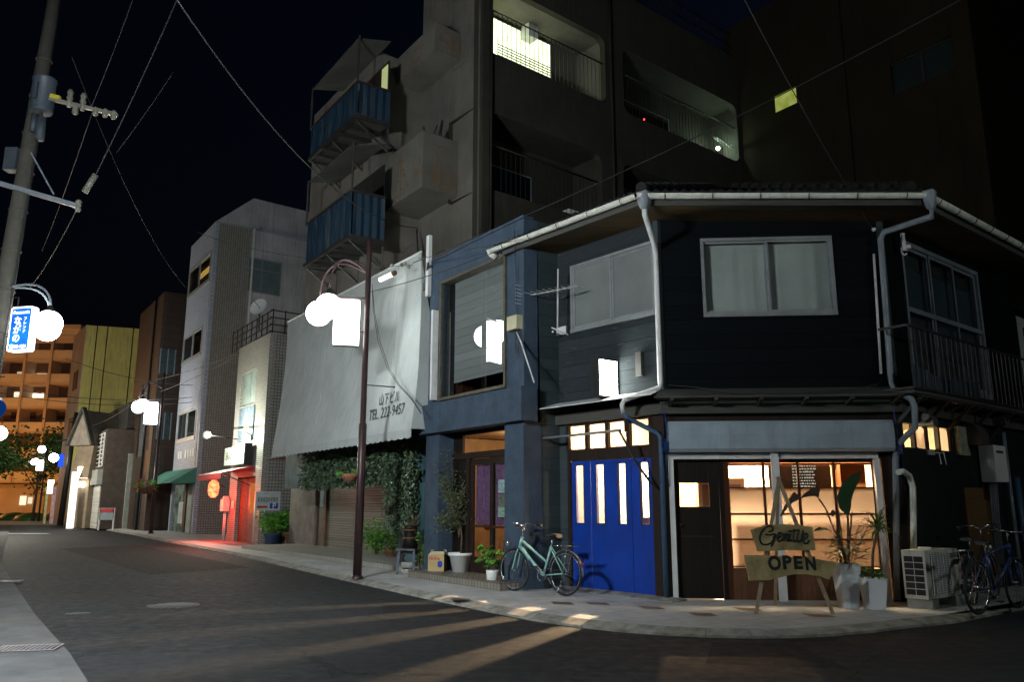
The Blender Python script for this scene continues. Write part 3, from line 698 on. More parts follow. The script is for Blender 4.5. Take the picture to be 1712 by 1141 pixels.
# --- ground floor, left face
dz0, dz1 = .03, 2.14
da0, da1 = L.s(1095, 900), L.s(957, 900)
tr = (L.s(1096, 720), L.s(950, 727), 2.36, 2.78)
lo = MB(); lo.wallholes(L, da1 + .06, LL, 0, 2.8, [], -.1, -.0); lo.build('lower_wall', M['siding_low'], house)
fr_ = MB()
fr_.fb(L, da1, da1 + .07, 0, 2.36, -.12, .03); fr_.fb(L, -.03, da0, 0, 2.8, -.12, .03); fr_.fb(L, da0, da1, dz1 + .004, 2.345, -.12, .02)
fr_.builds('door_frame', M['woodbrown'], house)
lt_ = MB(); a0, a1 = da0, tr[1]; n = 4
for k in range(n + 1): x = a0 + (a1 - a0) * k / n; lt_.fb(L, x - .035, x + .035, 2.34, 2.8, -.09, .03)
lt_.fb(L, a0, a1, 2.76, 2.8, -.08, .02)
trw = lt_.build('transom_window', M['woodbrown'], house)
for k in range(n):
    x0, x1 = a0 + (a1 - a0) * k / n + .03, a0 + (a1 - a0) * (k + 1) / n - .03; p_ = MB(); p_.poly([L.pt(x0, 2.34, -.03), L.pt(x1, 2.34, -.03), L.pt(x1, 2.77, -.03), L.pt(x0, 2.77, -.03)]); p_.build('pane', M['frost'], trw)
door = MB(); pw_ = (da1 - da0) / 4; slx = [(971, 1), (1004, 1), (1040, 1), (1078, 1)]
fd = thing('x', None, None, (0, 0, 0)); bpy.data.objects.remove(fd)
dr_ = None
for k in range(4):
    x0 = da0 + pw_ * k; x1 = x0 + pw_ - .006; cx = [L.s(1078, 825), L.s(1040, 825), L.s(1004, 825), L.s(970, 825)][k]; hw = .085
    zt = 2.07; zb = 1.10; mb = MB(); mb.wallholes(L, x0, x1, dz0, dz1, [(cx - hw, cx + hw, zb, zt)], -.045, -.005 + (.004 if k % 2 else 0))
    for (p0, p1, q0, q1) in ((cx - hw - .012, cx - hw, zb - .012, zt + .012), (cx + hw, cx + hw + .012, zb - .012, zt + .012), (cx - hw, cx + hw, zt, zt + .012), (cx - hw, cx + hw, zb - .012, zb)):
        mb.fb(L, p0, p1, q0, q1, -.03, .006, 1)
    pn = mb.build('folding_door_panel', [M['bluedoor'], M['woodbrown']], house)
    gl = MB(); gl.poly([L.pt(cx - hw, zb, -.025), L.pt(cx + hw, zb, -.025), L.pt(cx + hw, zt, -.025), L.pt(cx - hw, zt, -.025)]); gl.build('pane', M['glass'], pn)
st = MB(); P = [L.pt(da1 + .3, 0, .22), L.pt(-.3, 0, .3), FR.pt(.25, 0, .1), L.pt(0, 0, -.1), L.pt(da1 + .3, 0, -.1)]
st.raw([p + hz * -.02 for p in P] + [p + hz * (.05 if i > 2 else .015) for i, p in enumerate(P)], [(5, 6, 7, 8, 9), (0, 1, 6, 5), (1, 2, 7, 6), (2, 3, 8, 7), (3, 4, 9, 8), (4, 0, 5, 9)]); st.build('door_step', M['kerb'], house)
# --- ground floor, front: corner posts, shutter box, steel posts, wooden door, glazed screen
po = MB(); po.fb(FR, -.02, .14, 0, 2.8, -.12, .0); po.fb(FR, WF - .30, WF - .02, 0, 2.8, -.12, .0); po.builds('corner_post', M['woodbrown'], house)
sb0, sb1 = FR.s(1116, 735), FR.s(1486, 735)
sx = MB(); zt_, zb_ = FR.z(1300, 706), FR.z(1300, 757); prof = [(.0, zt_), (.20, zt_), (.235, zt_ - .05), (.25, zt_ - .2), (.235, zb_ + .05), (.19, zb_), (.0, zb_)]
i0 = [FR.pt(sb0, z, d) for d, z in prof]; i1 = [FR.pt(sb1, z, d) for d, z in prof]
for k in range(len(prof) - 1): sx.poly([i0[k], i1[k], i1[k + 1], i0[k + 1]])
sx.poly(i0); sx.poly(i1[::-1]); sx.build('shutter_box', M['shutterbox'], house)
gd = MB(); gz = FR.z(1300, 768)
x0, x1 = FR.s(1121, 880), FR.s(1476, 880); xm = FR.s(1300, 880)
gd.fb(FR, x0 - .0, x0 + .075, 0, gz, -.03, .05); gd.fb(FR, x1 - .06, x1 + .02, 0, gz, -.03, .05); gd.fb(FR, x0, x1, gz, gz + .09, -.03, .06)
gd.builds('shutter_guide', M['whitemetal'], house)
gm = MB(); gm.fb(FR, xm - .055, xm + .055, 0, zb_ + .02, .03, .12); gm.build('centre_post', M['whitemetal'], house)
hd = MB(); hd.fb(FR, .1, WF - .3, gz + .09, 2.8, -.13, -.02); hd.fb(FR, .1, WF - .3, gz - .02, gz + .09, -.13, -.092); hd.build('header_board', M['woodbrown'], house)
# wooden door
wd0, wd1 = x0 + .08, FR.s(1207, 900); wdt = gz - .01; sm = (FR.s(1137, 828), FR.s(1187, 828), FR.z(1160, 848), FR.z(1160, 808))
mb = MB(); mb.wallholes(FR, wd0, wd1, .02, wdt, [sm], -.09, -.05); wdo = mb.build('wooden_door', M['wooddark'], house)
gl = MB(); gl.poly([FR.pt(sm[0], sm[2], -.07), FR.pt(sm[1], sm[2], -.07), FR.pt(sm[1], sm[3], -.07), FR.pt(sm[0], sm[3], -.07)]); gl.build('pane', M['glass_dimmer'], wdo)
kn = MB(); kn.tube([FR.pt(wd0 + .08, 1.1, -.05), FR.pt(wd0 + .08, 1.1, -.01)], .012); kn.sphere(FR.pt(wd0 + .08, 1.1, .0), .025, 10); kn.fb(FR, wd0 + .1, wd1 - .1, .92, .935, -.05, -.035); kn.build('handle', M['darkmetal'], wdo)
jb = MB(); jb.fb(FR, wd1 + .003, wd1 + .07, 0, wdt, -.1, -.03); jb.build('door_jamb', M['wooddark'], house)
# glazed timber screen: 4 x 4 panes, clear on top
gx0, gx1 = FR.s(1222, 880), FR.s(1470, 880); gy1 = wdt; rows = [FR.z(1350, v) for v in (949, 903, 860, 816, 776)]
sc = MB(); xs = [gx0, FR.s(1283, 880), FR.s(1342, 880), FR.s(1403, 880), gx1]
tk = .03
for i, x in enumerate(xs): sc.fb(FR, x - tk * .6, x + tk * .6, rows[0] - .02, rows[-1] + .02, -.09, -.045)
for i, z in enumerate(rows): sc.fb(FR, gx0 + .018, gx1 - .018, z - .012, z + .012, -.085, -.05)
sc.fb(FR, gx0 - .12, gx1 + .06, rows[-1] + .02, gy1 + .0, -.1, -.04); sc.fb(FR, gx0 - .12, gx0 - .018, .0, rows[-1] + .02, -.1, -.04); sc.fb(FR, gx1 + .018, gx1 + .07, 0, rows[-1] + .02, -.1, -.04)
scr = sc.build('glazed_screen', M['woodred'], house)
bp = MB(); bp.fb(FR, gx0 - .018, gx1 + .018, .0, rows[0] - .02, -.1, -.055); bp.build('lower_panel', M['woodbrown2'] if 'woodbrown2' in M else M['woodred'], scr)
for i in range(4):
    for j in range(4):
        p_ = MB(); a, b = xs[i] + tk * .6, xs[i + 1] - tk * .6; z0_, z1_ = rows[j] + .012, rows[j + 1] - .012
        p_.poly([FR.pt(a, z0_, -.068), FR.pt(b, z0_, -.068), FR.pt(b, z1_, -.068), FR.pt(a, z1_, -.068)]); p_.build('pane', M['glass'] if j == 3 else M['frost'], scr)
# --- ground floor, right face
rg = MB(); rg.wallholes(RT, 0, RL, 0, 2.8, [(.15, 1.9, 2.28, 2.66)], -.1, 0); rg.build('lower_wall', M['blackboard_wall'], house)
rwn = MB()
rwn.fb(RT, .15, 1.9, 2.255, 2.28, -.09, -.015)
for k in range(5): rwn.fb(RT, .15 + 1.75 * k / 4 - .03, .15 + 1.75 * k / 4 + .03, 2.28, 2.66, -.09, -.02)
rwn = rwn.build('transom_window', M['woodbrown'], house)
for k in range(4): p_ = MB(); a = .15 + 1.75 * k / 4; p_.poly([RT.pt(a + .03, 2.28, -.06), RT.pt(a + .41, 2.28, -.06), RT.pt(a + .41, 2.66, -.06), RT.pt(a + .03, 2.66, -.06)]); p_.build('pane', M['frost'] if k % 2 else M['glass_dark'], rwn)
# --- the cafe room
rm = MB(); h_ = 2.79
FI = [L.pt(LL - .12, 0, -.14), L.pt(.1, 0, -.14), FR.pt(.15, 0, -.14), FR.pt(WF - .12, 0, -.14), RT.pt(.15, 0, -.14), RT.pt(3.0, 0, -.14), RT.pt(3.0, 0, -2.6), L.pt(LL - .12, 0, -3.2)]
rm.poly([p + hz * .015 for p in FI], 1); rm.poly([p + hz * h_ for p in FI][::-1], 0)
for k in (5, 6, 7): a, b = FI[k], FI[(k + 1) % 8]; rm.poly([a, b, b + hz * h_, a + hz * h_], 0)
rm.build('cafe_room', [M['interior'], M['interior_wood']], house)
ib = MB()
for p in ((3.2, 15.0, 2.25),): ib.sphere(p, .05, 12); ib.tube([(p[0], p[1], 2.3), (p[0], p[1], 2.78)], .006, 5)
lb = ib.build('pendant_bulb', emis('bulb_glow', (1, .74, .42), 8))
tag(lb, 'bare warm pendant bulb hanging inside the cafe behind the blue door', 'light bulb')
def plight(name, p, power, c, r=.05):
    l = bpy.data.lights.new(name, 'POINT'); l.energy = power; l.color = c; l.shadow_soft_size = r
    o = bpy.data.objects.new(name, l); col.objects.link(o); o.location = p; return o
plight('pendant_light', (3.2, 15.0, 2.19), 9000, (1, .64, .36), .04)
plight('added_pane_light', tuple(FR.pt(1.7, 2.70, -.55)), 260, (1, .72, .42), .06); plight('added_pane_light', tuple(FR.pt(2.9, 2.70, -.55)), 260, (1, .72, .42), .06); plight('kitchen_light', tuple(FR.pt(2.2, 2.5, -1.9)), 60, (1, .72, .44), .3)  # two unseen lamps added just inside the panes to warm glass and paving
# things inside, seen through the clear panes
bb = thing('menu_board', 'black menu board with white chalk lines on the back wall of the cafe', 'menu board', FR.pt(2.2, 1.6, -1.6))
b_ = MB(); b_.fb(FR, 1.95, 3.0, 1.55, 2.1, -1.62, -1.6); b_.build('board', M['blackink'], bb)
b_ = MB(); random.seed(3)
for k in range(9):
    x = 2.35
    while x < 2.72:
        w_ = random.uniform(.015, .05); b_.fb(FR, x, x + w_, 2.05 - k * .05, 2.065 - k * .05 + random.uniform(0, .01), -1.6, -1.597); x += w_ + random.uniform(.008, .02)
b_.build('glowing_chalk_lines', emis('chalk', (1, .9, .7), .6), bb)  # chalk strokes glow by themselves; lamplight on them is put in as emission
sh_ = thing('wall_shelf', 'brown wooden shelf with jars inside the cafe under the ceiling', 'shelf', FR.pt(2.6, 2.2, -1.2))
b_ = MB(); b_.fb(FR, .5, 3.6, 2.06, 2.10, -1.4, -1.1); b_.fb(FR, .5, 3.6, 2.10, 2.24, -1.4, -1.37); b_.fb(FR, .5, 3.6, 2.24, 2.28, -1.4, -1.1); b_.fb(FR, 2.95, 3.0, 0, 2.12, -1.4, -1.1); b_.fb(FR, 3.0, 3.5, 0, 2.1, -1.42, -1.38); b_.build('shelf_board', M['interior_wood'], sh_)  # shelf run longer, with a backboard added to block the pendant light
for k, x in enumerate((1.9, 2.3, 2.62, 2.7, 2.8, 2.92, 3.1, 3.2)):
    j = MB(); hgt = random.uniform(.08, .16); j.lathe([(.001, 0), (.035, 0), (.035, hgt * .7), (.018, hgt * .8), (.018, hgt), (.001, hgt)], FR.pt(x, 2.285, -1.22), 10)
    o = j.build('jar', M['white']); tag(o, 'small pale jar standing on the brown shelf inside the cafe', 'jar', 'jars on the cafe shelf')
cbn = thing('kitchen_cabinet', 'cream cabinet with glass doors against the cafe wall behind the left panes', 'cabinet', FR.pt(1.2, 0, -1.8))
b_ = MB(); b_.fb(FR, .75, 1.55, 0, 1.86, -2.1, -1.7); b_.build('cabinet_body', mat('cream_cabinet', (.55, .5, .38), .6), cbn)
b_ = MB(); b_.fb(FR, .82, 1.1, 1.2, 1.75, -1.7, -1.69); b_.fb(FR, 1.15, 1.48, 1.2, 1.75, -1.7, -1.69); b_.builds('cabinet_door', mat('cabinet_glass', (.2, .19, .15), .4), cbn)
# --- right balcony with blue sheet
bal = thing('balcony_frame', 'dark steel balcony railing with blue sheeting under the right upper window', 'balcony', RT.pt(2.5, 3.4, .3))
b_ = MB(); a0, a1 = RT.s(1519, 560, .45), RT.s(1660, 590, .45); zt2 = RT.z(1566, 558, .45); zb2 = zt2 - .95
for z in (zt2, zb2): b_.beam(RT.pt(a0, z, .45), RT.pt(4.7, z, .45), .035, .035); b_.beam(RT.pt(a0, z, .0), RT.pt(a0, z, .45), .035, .035)
for k in range(28): a = a0 + (4.7 - a0) * k / 27; b_.beam(RT.pt(a, zb2, .45), RT.pt(a, zt2, .45), .014, .014)
b_.build('railing', M['darkmetal'], bal)
b_ = MB(); n = 40
for k in range(n):
    a, b = a0 + .1 + (a1 - a0) * k / n * .8, a0 + .1 + (a1 - a0) * (k + 1) / n * .8; dd = lambda i: .40 + .02 * math.sin(i * 1.7)
    b_.poly([RT.pt(a, zb2 + .02, dd(k)), RT.pt(b, zb2 + .02, dd(k + 1)), RT.pt(b, zb2 + .38 - .12 * math.sin(k / n * 3), dd(k + 1)), RT.pt(a, zb2 + .38 - .12 * math.sin(k / n * 3), dd(k))], 0, True)
b_.build('blue_sheet', M['bluesheet'], bal)
b_ = MB(); b_.fb(RT, a0, 4.7, zb2 - .08, zb2 - .03, 0, .45)
for k in range(5): a = a0 + .3 + k * .9; b_.beam(RT.pt(a, zb2 - .1, .42), RT.pt(a, zb2 - .5, .0), .05, .05)
b_.build('balcony_floor', M['woodbeam'], bal)

def chair(label, c, rz):
    r_ = thing('chair', label, 'chair', c, rz, 'chairs inside the cafe', local=True)
    mb = MB(); mb.box((0, 0, .45), (.42, .42, .04)); mb.build('seat', M['interior_wood'], r_); mb = MB(); mb.box((0, -.2, 1.02), (.42, .03, .34)); mb.build('backrest', M['woodred'], r_)
    for sx in (-1, 1):
        for sy in (-1, 1): mb = MB(); mb.beam((sx * .19, sy * .19, .015), (sx * .18, sy * .19, .44 if sy > 0 else 1.2), .035, .035); mb.build('leg', M['interior_wood'], r_)
    return r_
chair('high backed red brown chair behind the second slit of the blue door', tuple(L.pt(1.13, 0, -.55)), R(140)); chair('high backed red brown chair behind the right slit of the blue door', tuple(L.pt(.2, 0, -.75)), R(120))

mb = MB(); mb.box((3.31, 14.8, 2.19), (.38, .02, .17)); mb.tube([(3.3, 14.8, 2.27), (3.3, 14.8, 2.78)], .004, 4); o = mb.build('light_block_board', M['woodbrown']); tag(o, 'small brown board added beside the cafe pendant bulb to block its light', 'board')  # added board; stops pendant light leaving through the front panes

cbl = MB(); P = [FR.pt(.1, 3.26, .03), FR.pt(.5, 3.2, .2), FR.pt(1.1, 3.06, .44), FR.pt(1.9, 3.05, .44), FR.pt(2.6, 3.08, .44), FR.pt(3.2, 3.2, .2), FR.pt(3.45, 3.3, .03)]; cbl.tube(P, .008, 6); o = cbl.build('slack_cable', M['cable']); tag(o, 'slack black cable lying along the lean to roof under the front window', 'cable')
# ------------------------------------------------------------------ blue plaster shop
blue = thing('blue_shop', 'blue plastered two storey shop with a large roller-blind window beside the dark house', 'shop', BL.pt(1.2, 0))
b0, b1 = BL.s(877, 845), BL.s(712, 845)
BT = BL.z(722, 440); BLG = BL.z(703, 680, .15); BLB = BL.z(705, 727, .15)
bw = (BL.s(845, 640), BL.s(738, 640), BL.z(738, 667), BL.z(742, 475))
slot = (BL.s(732, 600), BL.s(724, 600), BL.z(728, 668), BL.z(728, 530))
mb = MB(); mb.wallholes(BL, b0, b1, BLG, BT, [bw], -.3, 0); mb.build('upper_wall', M['bluewall'], blue)
mb = MB(); mb.fb(BL, b0 - .12, b1 + .12, BLB, BLG, -.2, .15); mb.build('ledge', M['bluewall'], blue)
dn0, dn1 = BL.s(845, 845), BL.s(734, 845)
mb = MB(); mb.fb(BL, b0, dn0, 0, BLB, -.4, .02); mb.fb(BL, dn1, b1, 0, BLB, -.4, .02); mb.builds('pillar', M['bluewall'], blue)
mb = MB(); mb.poly([BL.pt(b0, 0, -.4), BL.pt(b0, BT, -.3), BL.pt(b0, BT, -3), BL.pt(b0, 0, -3)]); mb.poly([BL.pt(b1, BLG, -.3), BL.pt(b1, BT, -.3), BL.pt(b1, BT, -2.6), BL.pt(b1, BLG, -2.6)]); mb.poly([BL.pt(b0, BT, 0), BL.pt(b1, BT, 0), BL.pt(b1, BT, -2.6), BL.pt(b0, BT, -3)]); mb.build('side_wall', M['siding_low'], blue)  # dark boarding colour stands in for the shade of the narrow gap
mb = MB(); mb.fb(BL, b0 - .02, b1 + .02, BT, BT + .05, -.2, .03); mb.build('parapet_cap', M['bluewall'], blue)
f = MB(); t_ = .05
f.fb(BL, bw[0], bw[1], bw[2] - t_, bw[2] + .01, -.25, .05); f.fb(BL, bw[0] - t_, bw[1] + t_, bw[3] - .01, bw[3] + t_, -.25, .06); f.fb(BL, bw[0] - t_, bw[0], bw[2] - t_, bw[3] - .01, -.25, .05); f.fb(BL, bw[1], bw[1] + t_, bw[2] - t_, bw[3] - .01, -.25, .05)
wn_ = f.build('window', mat('old_bronze_frame', (.10, .09, .06), .6, .2, var=.4, scale=8), blue)
f = MB(); tl = .06; f.poly([BL.pt(bw[0], bw[2], -.06), BL.pt(bw[1], bw[2], -.06), BL.pt(bw[1], bw[3], -.06), BL.pt(bw[0], bw[3], -.06)]); f.build('pane', M['glass_big'], wn_)
f = MB(); f.fb(BL, bw[0] + .01, bw[0] + (bw[1] - bw[0]) * .89, bw[2] + .30, bw[3] - .02, -.17, -.15); f.build('roller_blind', M['blind'], wn_)
f = MB(); f.poly([BL.pt(b0 + .05, BLG, -2.4), BL.pt(b1 - .05, BLG, -2.4), BL.pt(b1 - .05, BT - .1, -2.4), BL.pt(b0 + .05, BT - .1, -2.4)]); f.poly([BL.pt(b0 + .05, BLG + .0, -.31), BL.pt(b1 - .05, BLG + .0, -.31), BL.pt(b1 - .05, BLG + .0, -2.4), BL.pt(b0 + .05, BLG + .0, -2.4)]); f.fb(BL, bw[1] - .30, bw[1] - .03, bw[2], bw[3], -.8, -.32, 1)
f.build('upper_room', [mat('upper_room_wall', (.20, .12, .07), .9), M['woodred']], blue)
f = MB(); f.beam(BL.pt(.5, 3.6, -.8), BL.pt(1.3, 4.0, -1.0), .03, .03); f.beam(BL.pt(1.3, 3.6, -.8), BL.pt(.9, 4.0, -1.0), .03, .03); f.beam(BL.pt(.3, 3.98, -.9), BL.pt(1.6, 4.02, -.9), .2, .03)
f = f.build('folding_table', M['woodred']); tag(f, 'low trestle table in the upstairs room behind the roller blind window', 'table')
f = MB(); f.fb(BL, bw[1] + .13, bw[1] + .20, bw[2] - .02, bw[3] - .55, .02, .16); o = f.build('louvre_board', M['whitemetal'], blue)
f = MB(); f.fb(BL, bw[1] + .20, bw[1] + .33, bw[2] - .02, bw[3] - .50, .004, .03); f.build('slot_panel', M['black'], blue)
# ground floor entrance
pl = MB(); pl.fb(BL, dn0 - .45, dn1 + .45, 0, .13, -.4, .42); pl.build('plinth', [tiles('plinth_tile', (.24, .22, .18), (.08, .07, .06), .1, .12, .01, .2, offset=0)], blue)
DD = -.34; tz0, tz1 = 2.42, BLB - .02
fr = MB()
xs = [dn0 + .0, dn0 + .16, dn0 + .93, dn0 + 1.72, dn1]
fr.fb(BL, dn0, dn1, 2.30, tz0, DD - .06, DD + .05); fr.fb(BL, dn0, dn1, tz1 - .04, tz1 + .02, DD - .06, DD + .05)
for x in (xs[1] - .035, xs[3]): fr.fb(BL, x, x + .07, .13, 2.30, DD - .06, DD + .05)
fr.builds('door_frame', M['woodbrown'], blue)
fr = MB(); fr.fb(BL, xs[3] + .07, dn1, .13, 2.30, DD - .03, DD + .02); fr.fb(BL, dn1 - .36, dn1, 2.42, tz1, DD - .03, DD + .02); fr.builds('side_panel', M['wooddark'], blue)
tp = MB(); tp.poly([BL.pt(dn0, tz0, DD), BL.pt(dn1 - .36, tz0, DD), BL.pt(dn1 - .36, tz1, DD), BL.pt(dn0, tz1, DD)]); tp.build('transom_pane', M['glass'], blue)
tp = MB(); tp.poly([BL.pt(dn0 + .0, .2, DD), BL.pt(xs[1] - .035, .2, DD), BL.pt(xs[1] - .035, 2.3, DD), BL.pt(dn0, 2.3, DD)]); tp.build('side_light', M['glass'], blue)
for k, (x0_, x1_, dd) in enumerate(((xs[1] + .035, xs[2] + .03, DD + .02), (xs[2] - .03, xs[3], DD - .03))):
    mb = MB(); mb.wallholes(BL, x0_, x1_, .14, 2.29, [(x0_ + .10, x1_ - .10, .42, 2.17)], dd - .02, dd + .02); d_ = mb.build('shop_door', M['woodbrown'], blue)
    gl = MB(); gl.poly([BL.pt(x0_ + .1, .42, dd), BL.pt(x1_ - .1, .42, dd), BL.pt(x1_ - .1, 2.17, dd), BL.pt(x0_ + .1, 2.17, dd)]); gl.build('pane', M['glass'], d_)
    mb = MB(); mb.fb(BL, x0_ + .09, x1_ - .09, .98, 1.02, dd - .018, dd + .025, 0); mb.build('mid_rail', M['woodred'], d_)
    c = MB(); n = 30
    for i in range(n):
        a, b = x0_ + .08 + (x1_ - x0_ - .16) * i / n, x0_ + .08 + (x1_ - x0_ - .16) * (i + 1) / n; q1, q2 = dd - .05 - .01 * math.sin(i * 1.3), dd - .05 - .01 * math.sin((i + 1) * 1.3)
        c.poly([BL.pt(a, 1.03, q1), BL.pt(b, 1.03, q2), BL.pt(b, 2.17, q2), BL.pt(a, 2.17, q1)], 0, True)
    c.build('purple_curtain', M['purple'], d_)
    if k == 0:
        for j, (z0_, z1_, cc) in enumerate(((1.62, 1.86, (.25, .36, .36)), (1.36, 1.60, (.12, .14, .10)), (1.18, 1.36, (.22, .33, .27)))):
            p_ = MB(); p_.fb(BL, x0_ + .24, x0_ + .50, z0_, z1_, dd + .004, dd + .008); o = p_.build('poster', mat('poster_%d' % j, cc, .6, var=.75, scale=26, bmp=0), d_)
hnd = MB(); hnd.tube([BL.pt(xs[1] + .09, 1.5, DD + .04), BL.pt(xs[1] + .09, 1.5, DD + .09)], .02, 10); hnd.build('handle', M['chrome'], blue)
rm = MB(); c = [BL.pt(b0 + .05, 0, -.42), BL.pt(b1 - .05, 0, -.42), BL.pt(b1 - .05, 0, -2.6), BL.pt(b0 + .05, 0, -2.6)]
for k in (1, 2, 3): a, b = c[k], c[(k + 1) % 4]; rm.poly([a + hz * .1, b + hz * .1, b + hz * 2.8, a + hz * 2.8])
rm.poly([p + hz * .13 for p in c]); rm.poly([p + hz * 2.82 for p in c][::-1]); rm.build('shop_room', mat('shop_room_wall', (.55, .40, .26), .9), blue)
plight('shop_light', tuple(BL.pt(1.0, 2.6, -1.3)), 60, (1, .60, .28), .1)
cab = thing('display_table', 'brown wooden table behind the glass door of the blue shop', 'table', BL.pt(.8, .1, -1.2)); m_ = MB(); m_.fb(BL, .3, 1.5, .7, .75, -1.6, -.9); m_.build('tabletop', M['interior_wood'], cab); m_ = MB()
for a in (.35, 1.45):
    for d in (-1.55, -.95): m_.fb(BL, a - .03, a + .03, .13, .7, d - .03, d + .03)
m_.builds('leg', M['interior_wood'], cab)
lan = MB(); lan.sphere(BL.pt(1.35, 1.0, -.55), .12, 16, sz=.7); o = lan.build('paper_lantern', mat('red_paper', (.6, .08, .03), .7)); tag(o, 'small red paper lantern inside the blue shop window', 'lantern')
# ------------------------------------------------------------------ tall building behind
uG = Vector((.771, .637, 0)).normalized()
G = Face(Vector((-3.10, 17.08, 0)), uG)
P_ = on_line(G, 793); SW = Face(P_, BL.u); sQ = SW.s(688, 845); Q_ = SW.pt(sQ, 0)
GB = Face(Q_, -uG); sK = GB.s(602, 845); K_ = GB.pt(sK, 0)
W = Face(K_, BL.u)
tall = thing('apartment_block', 'tall stained apartment block with open balconies and blue sheeted side balconies', 'apartment building', P_)
J_ = on_line(G, 1275); GJ = (J_ - G.O).dot(G.u); GP = (P_ - G.O).dot(G.u)
zT = G.z(1150, 30)
TH_ = 24
ops = []
def gop(x0, x1, ya, za0, za1): return (G.s(x0, ya), G.s(x1, ya), za0, za1)
zo1, zo1t = G.z(1012, 172), G.z(1008, 62); zo3t, zo3 = G.z(810, 182), G.z(805, 318)
zo2, zo2t = G.z(1047, 190), G.z(1045, 82)
fl = zo1 - (zo3 + .0); zo3 = zo1 - (zo1t - zo3t); hgt = zo1t - zo1
ops = [(G.s(812, 90), G.s(1012, 120), zo1, zo1t), (G.s(1042, 130), G.s(1233, 220), zo1, zo1t), (G.s(808, 250), G.s(1006, 280), zo3, zo3 + hgt), (G.s(1043, 310), G.s(1228, 380), zo3, zo3 + hgt)]
top_z = G.z(1065, 2)
mb = MB(); mb.wallholes(G, GP, GJ + .3, 0, top_z, ops, -.2, 0)
for h in ops:
    for a, sa in ((h[0], 1), (h[1], -1)):
        for z, sz in ((h[2], 1), (h[3], -1)): mb.fillet(G, a, z, sa, sz, .28, -.2, .002)
mb.build('front_wall', M['plaster_shaded'], tall)
mb = MB(); mb.fb(G, GP + .05, GP + .28, 0, top_z, .004, .12); mb.tube([G.pt(GP + .36, 0, .06), G.pt(GP + .36, top_z - .2, .06)], .05, 8); mb.tube([G.pt(ops[0][1] + .2, 0, .05), G.pt(ops[0][1] + .2, top_z - .2, .05)], .04, 8); mb.builds('pilaster', M['plaster_shaded'], tall)
for k, h in enumerate(ops):
    m_ = MB(); a0, a1, z0, z1 = h; z0f = z0 - .12; D0 = -1.25
    m_.poly([G.pt(a0 - .2, z0f, D0), G.pt(a1 + .2, z0f, D0), G.pt(a1 + .2, z1 + .03, D0), G.pt(a0 - .2, z1 + .03, D0)]); m_.poly([G.pt(a0 - .2, z1 + .02, D0), G.pt(a1 + .2, z1 + .02, D0), G.pt(a1 + .2, z1 + .02, -.2), G.pt(a0 - .2, z1 + .02, -.2)])
    m_.poly([G.pt(a0 - .2, z0f, D0), G.pt(a1 + .2, z0f, D0), G.pt(a1 + .2, z0f, -.2), G.pt(a0 - .2, z0f, -.2)])
    for a in (a0 - .03, a1 + .03): m_.poly([G.pt(a, z0f, D0), G.pt(a, z1, D0), G.pt(a, z1, -.2), G.pt(a, z0f, -.2)])
    bo = m_.build('balcony_recess', M['plaster_tall'] if k == 0 else M['plaster_shaded'], tall)  # unlit recesses take the copy with shade in its colour
    r_ = MB(); zr = z0 + .62 * hgt if k in (0, 1) else z0 + .6 * hgt
    r_.tube([G.pt(a0, zr, -.1), G.pt(a1, zr, -.1)], .022, 6); r_.tube([G.pt(a0, z0 + .05, -.1), G.pt(a1, z0 + .05, -.1)], .015, 6)
    nb = int((a1 - a0) / .16)
    for i in range(1, nb): x = a0 + (a1 - a0) * i / nb; r_.tube([G.pt(x, z0 + .02, -.1), G.pt(x, zr, -.1)], .009, 4)
    r_.build('balcony_railing', M['darkmetal'], bo)
    # windows and doors on the recess wall
    lit = k == 0
    wa0, wa1 = a0 + .15, a0 + (a1 - a0) * .62
    if lit: wa0 = G.s(812, 80, -1.2); wa1 = G.s(922, 120, -1.2)
    w_ = MB(); HW = .95 if lit else .62; w_.fb(G, wa0, wa1, z0 - .1, z0 + hgt * HW + .04, D0 + .01, D0 + .04); ww_ = w_.build('window', M['alu'] if lit else M['greypipe'], bo)
    w_ = MB(); n = 1 if lit else 2
    w_.fb(G, wa0 + .05, wa1 - .05, z0 - .06, z0 + hgt * HW, D0 + .041, D0 + .045); w_.build('pane', emis('lit_blind', (.85, 1, .62), 2.4, (.6, .66, .4), 5) if lit else M['glass_dark'], ww_)
    if lit:
        w_ = MB()
        for i in range(16): w_.fb(G, wa0 + .42, wa1 - .06, z0 - .02 + i * .085, z0 + .012 + i * .085, D0 + .05, D0 + .055)
        w_.build('blind_slats', mat('grey_slat', (.2, .2, .17), .8), ww_)
        w_ = MB(); w_.fb(G, wa0 - .05, wa0 + .30, z0 + .02, z0 + .52, D0 + .06, D0 + .09); o = w_.build('bright_window', emis('bright_pane', (.9, 1, .85), 9), ww_)
plight('balcony_light', tuple(G.pt(ops[0][0] + .7, ops[0][2] + 1.0, -.75)), 22, (.9, 1, .55), .05)
bl_ = MB(); bl_.sphere(G.pt(ops[1][1] - .35, ops[1][2] + .65, -.6), .07, 14); o = bl_.build('balcony_lamp', emis('balcony_lamp_glow', (.85, 1, .85), 30), tall)
plight('balcony_light', tuple(G.pt(ops[1][1] - .5, ops[1][2] + .7, -.5)), 45, (.65, 1, .72), .06)
rl = MB(); rl.sphere(G.pt(G.s(1097, 190), G.z(1097, 190), -.5), .025, 10); o = rl.build('indicator_light', emis('red_led', (1, .02, .03), 14), tall)
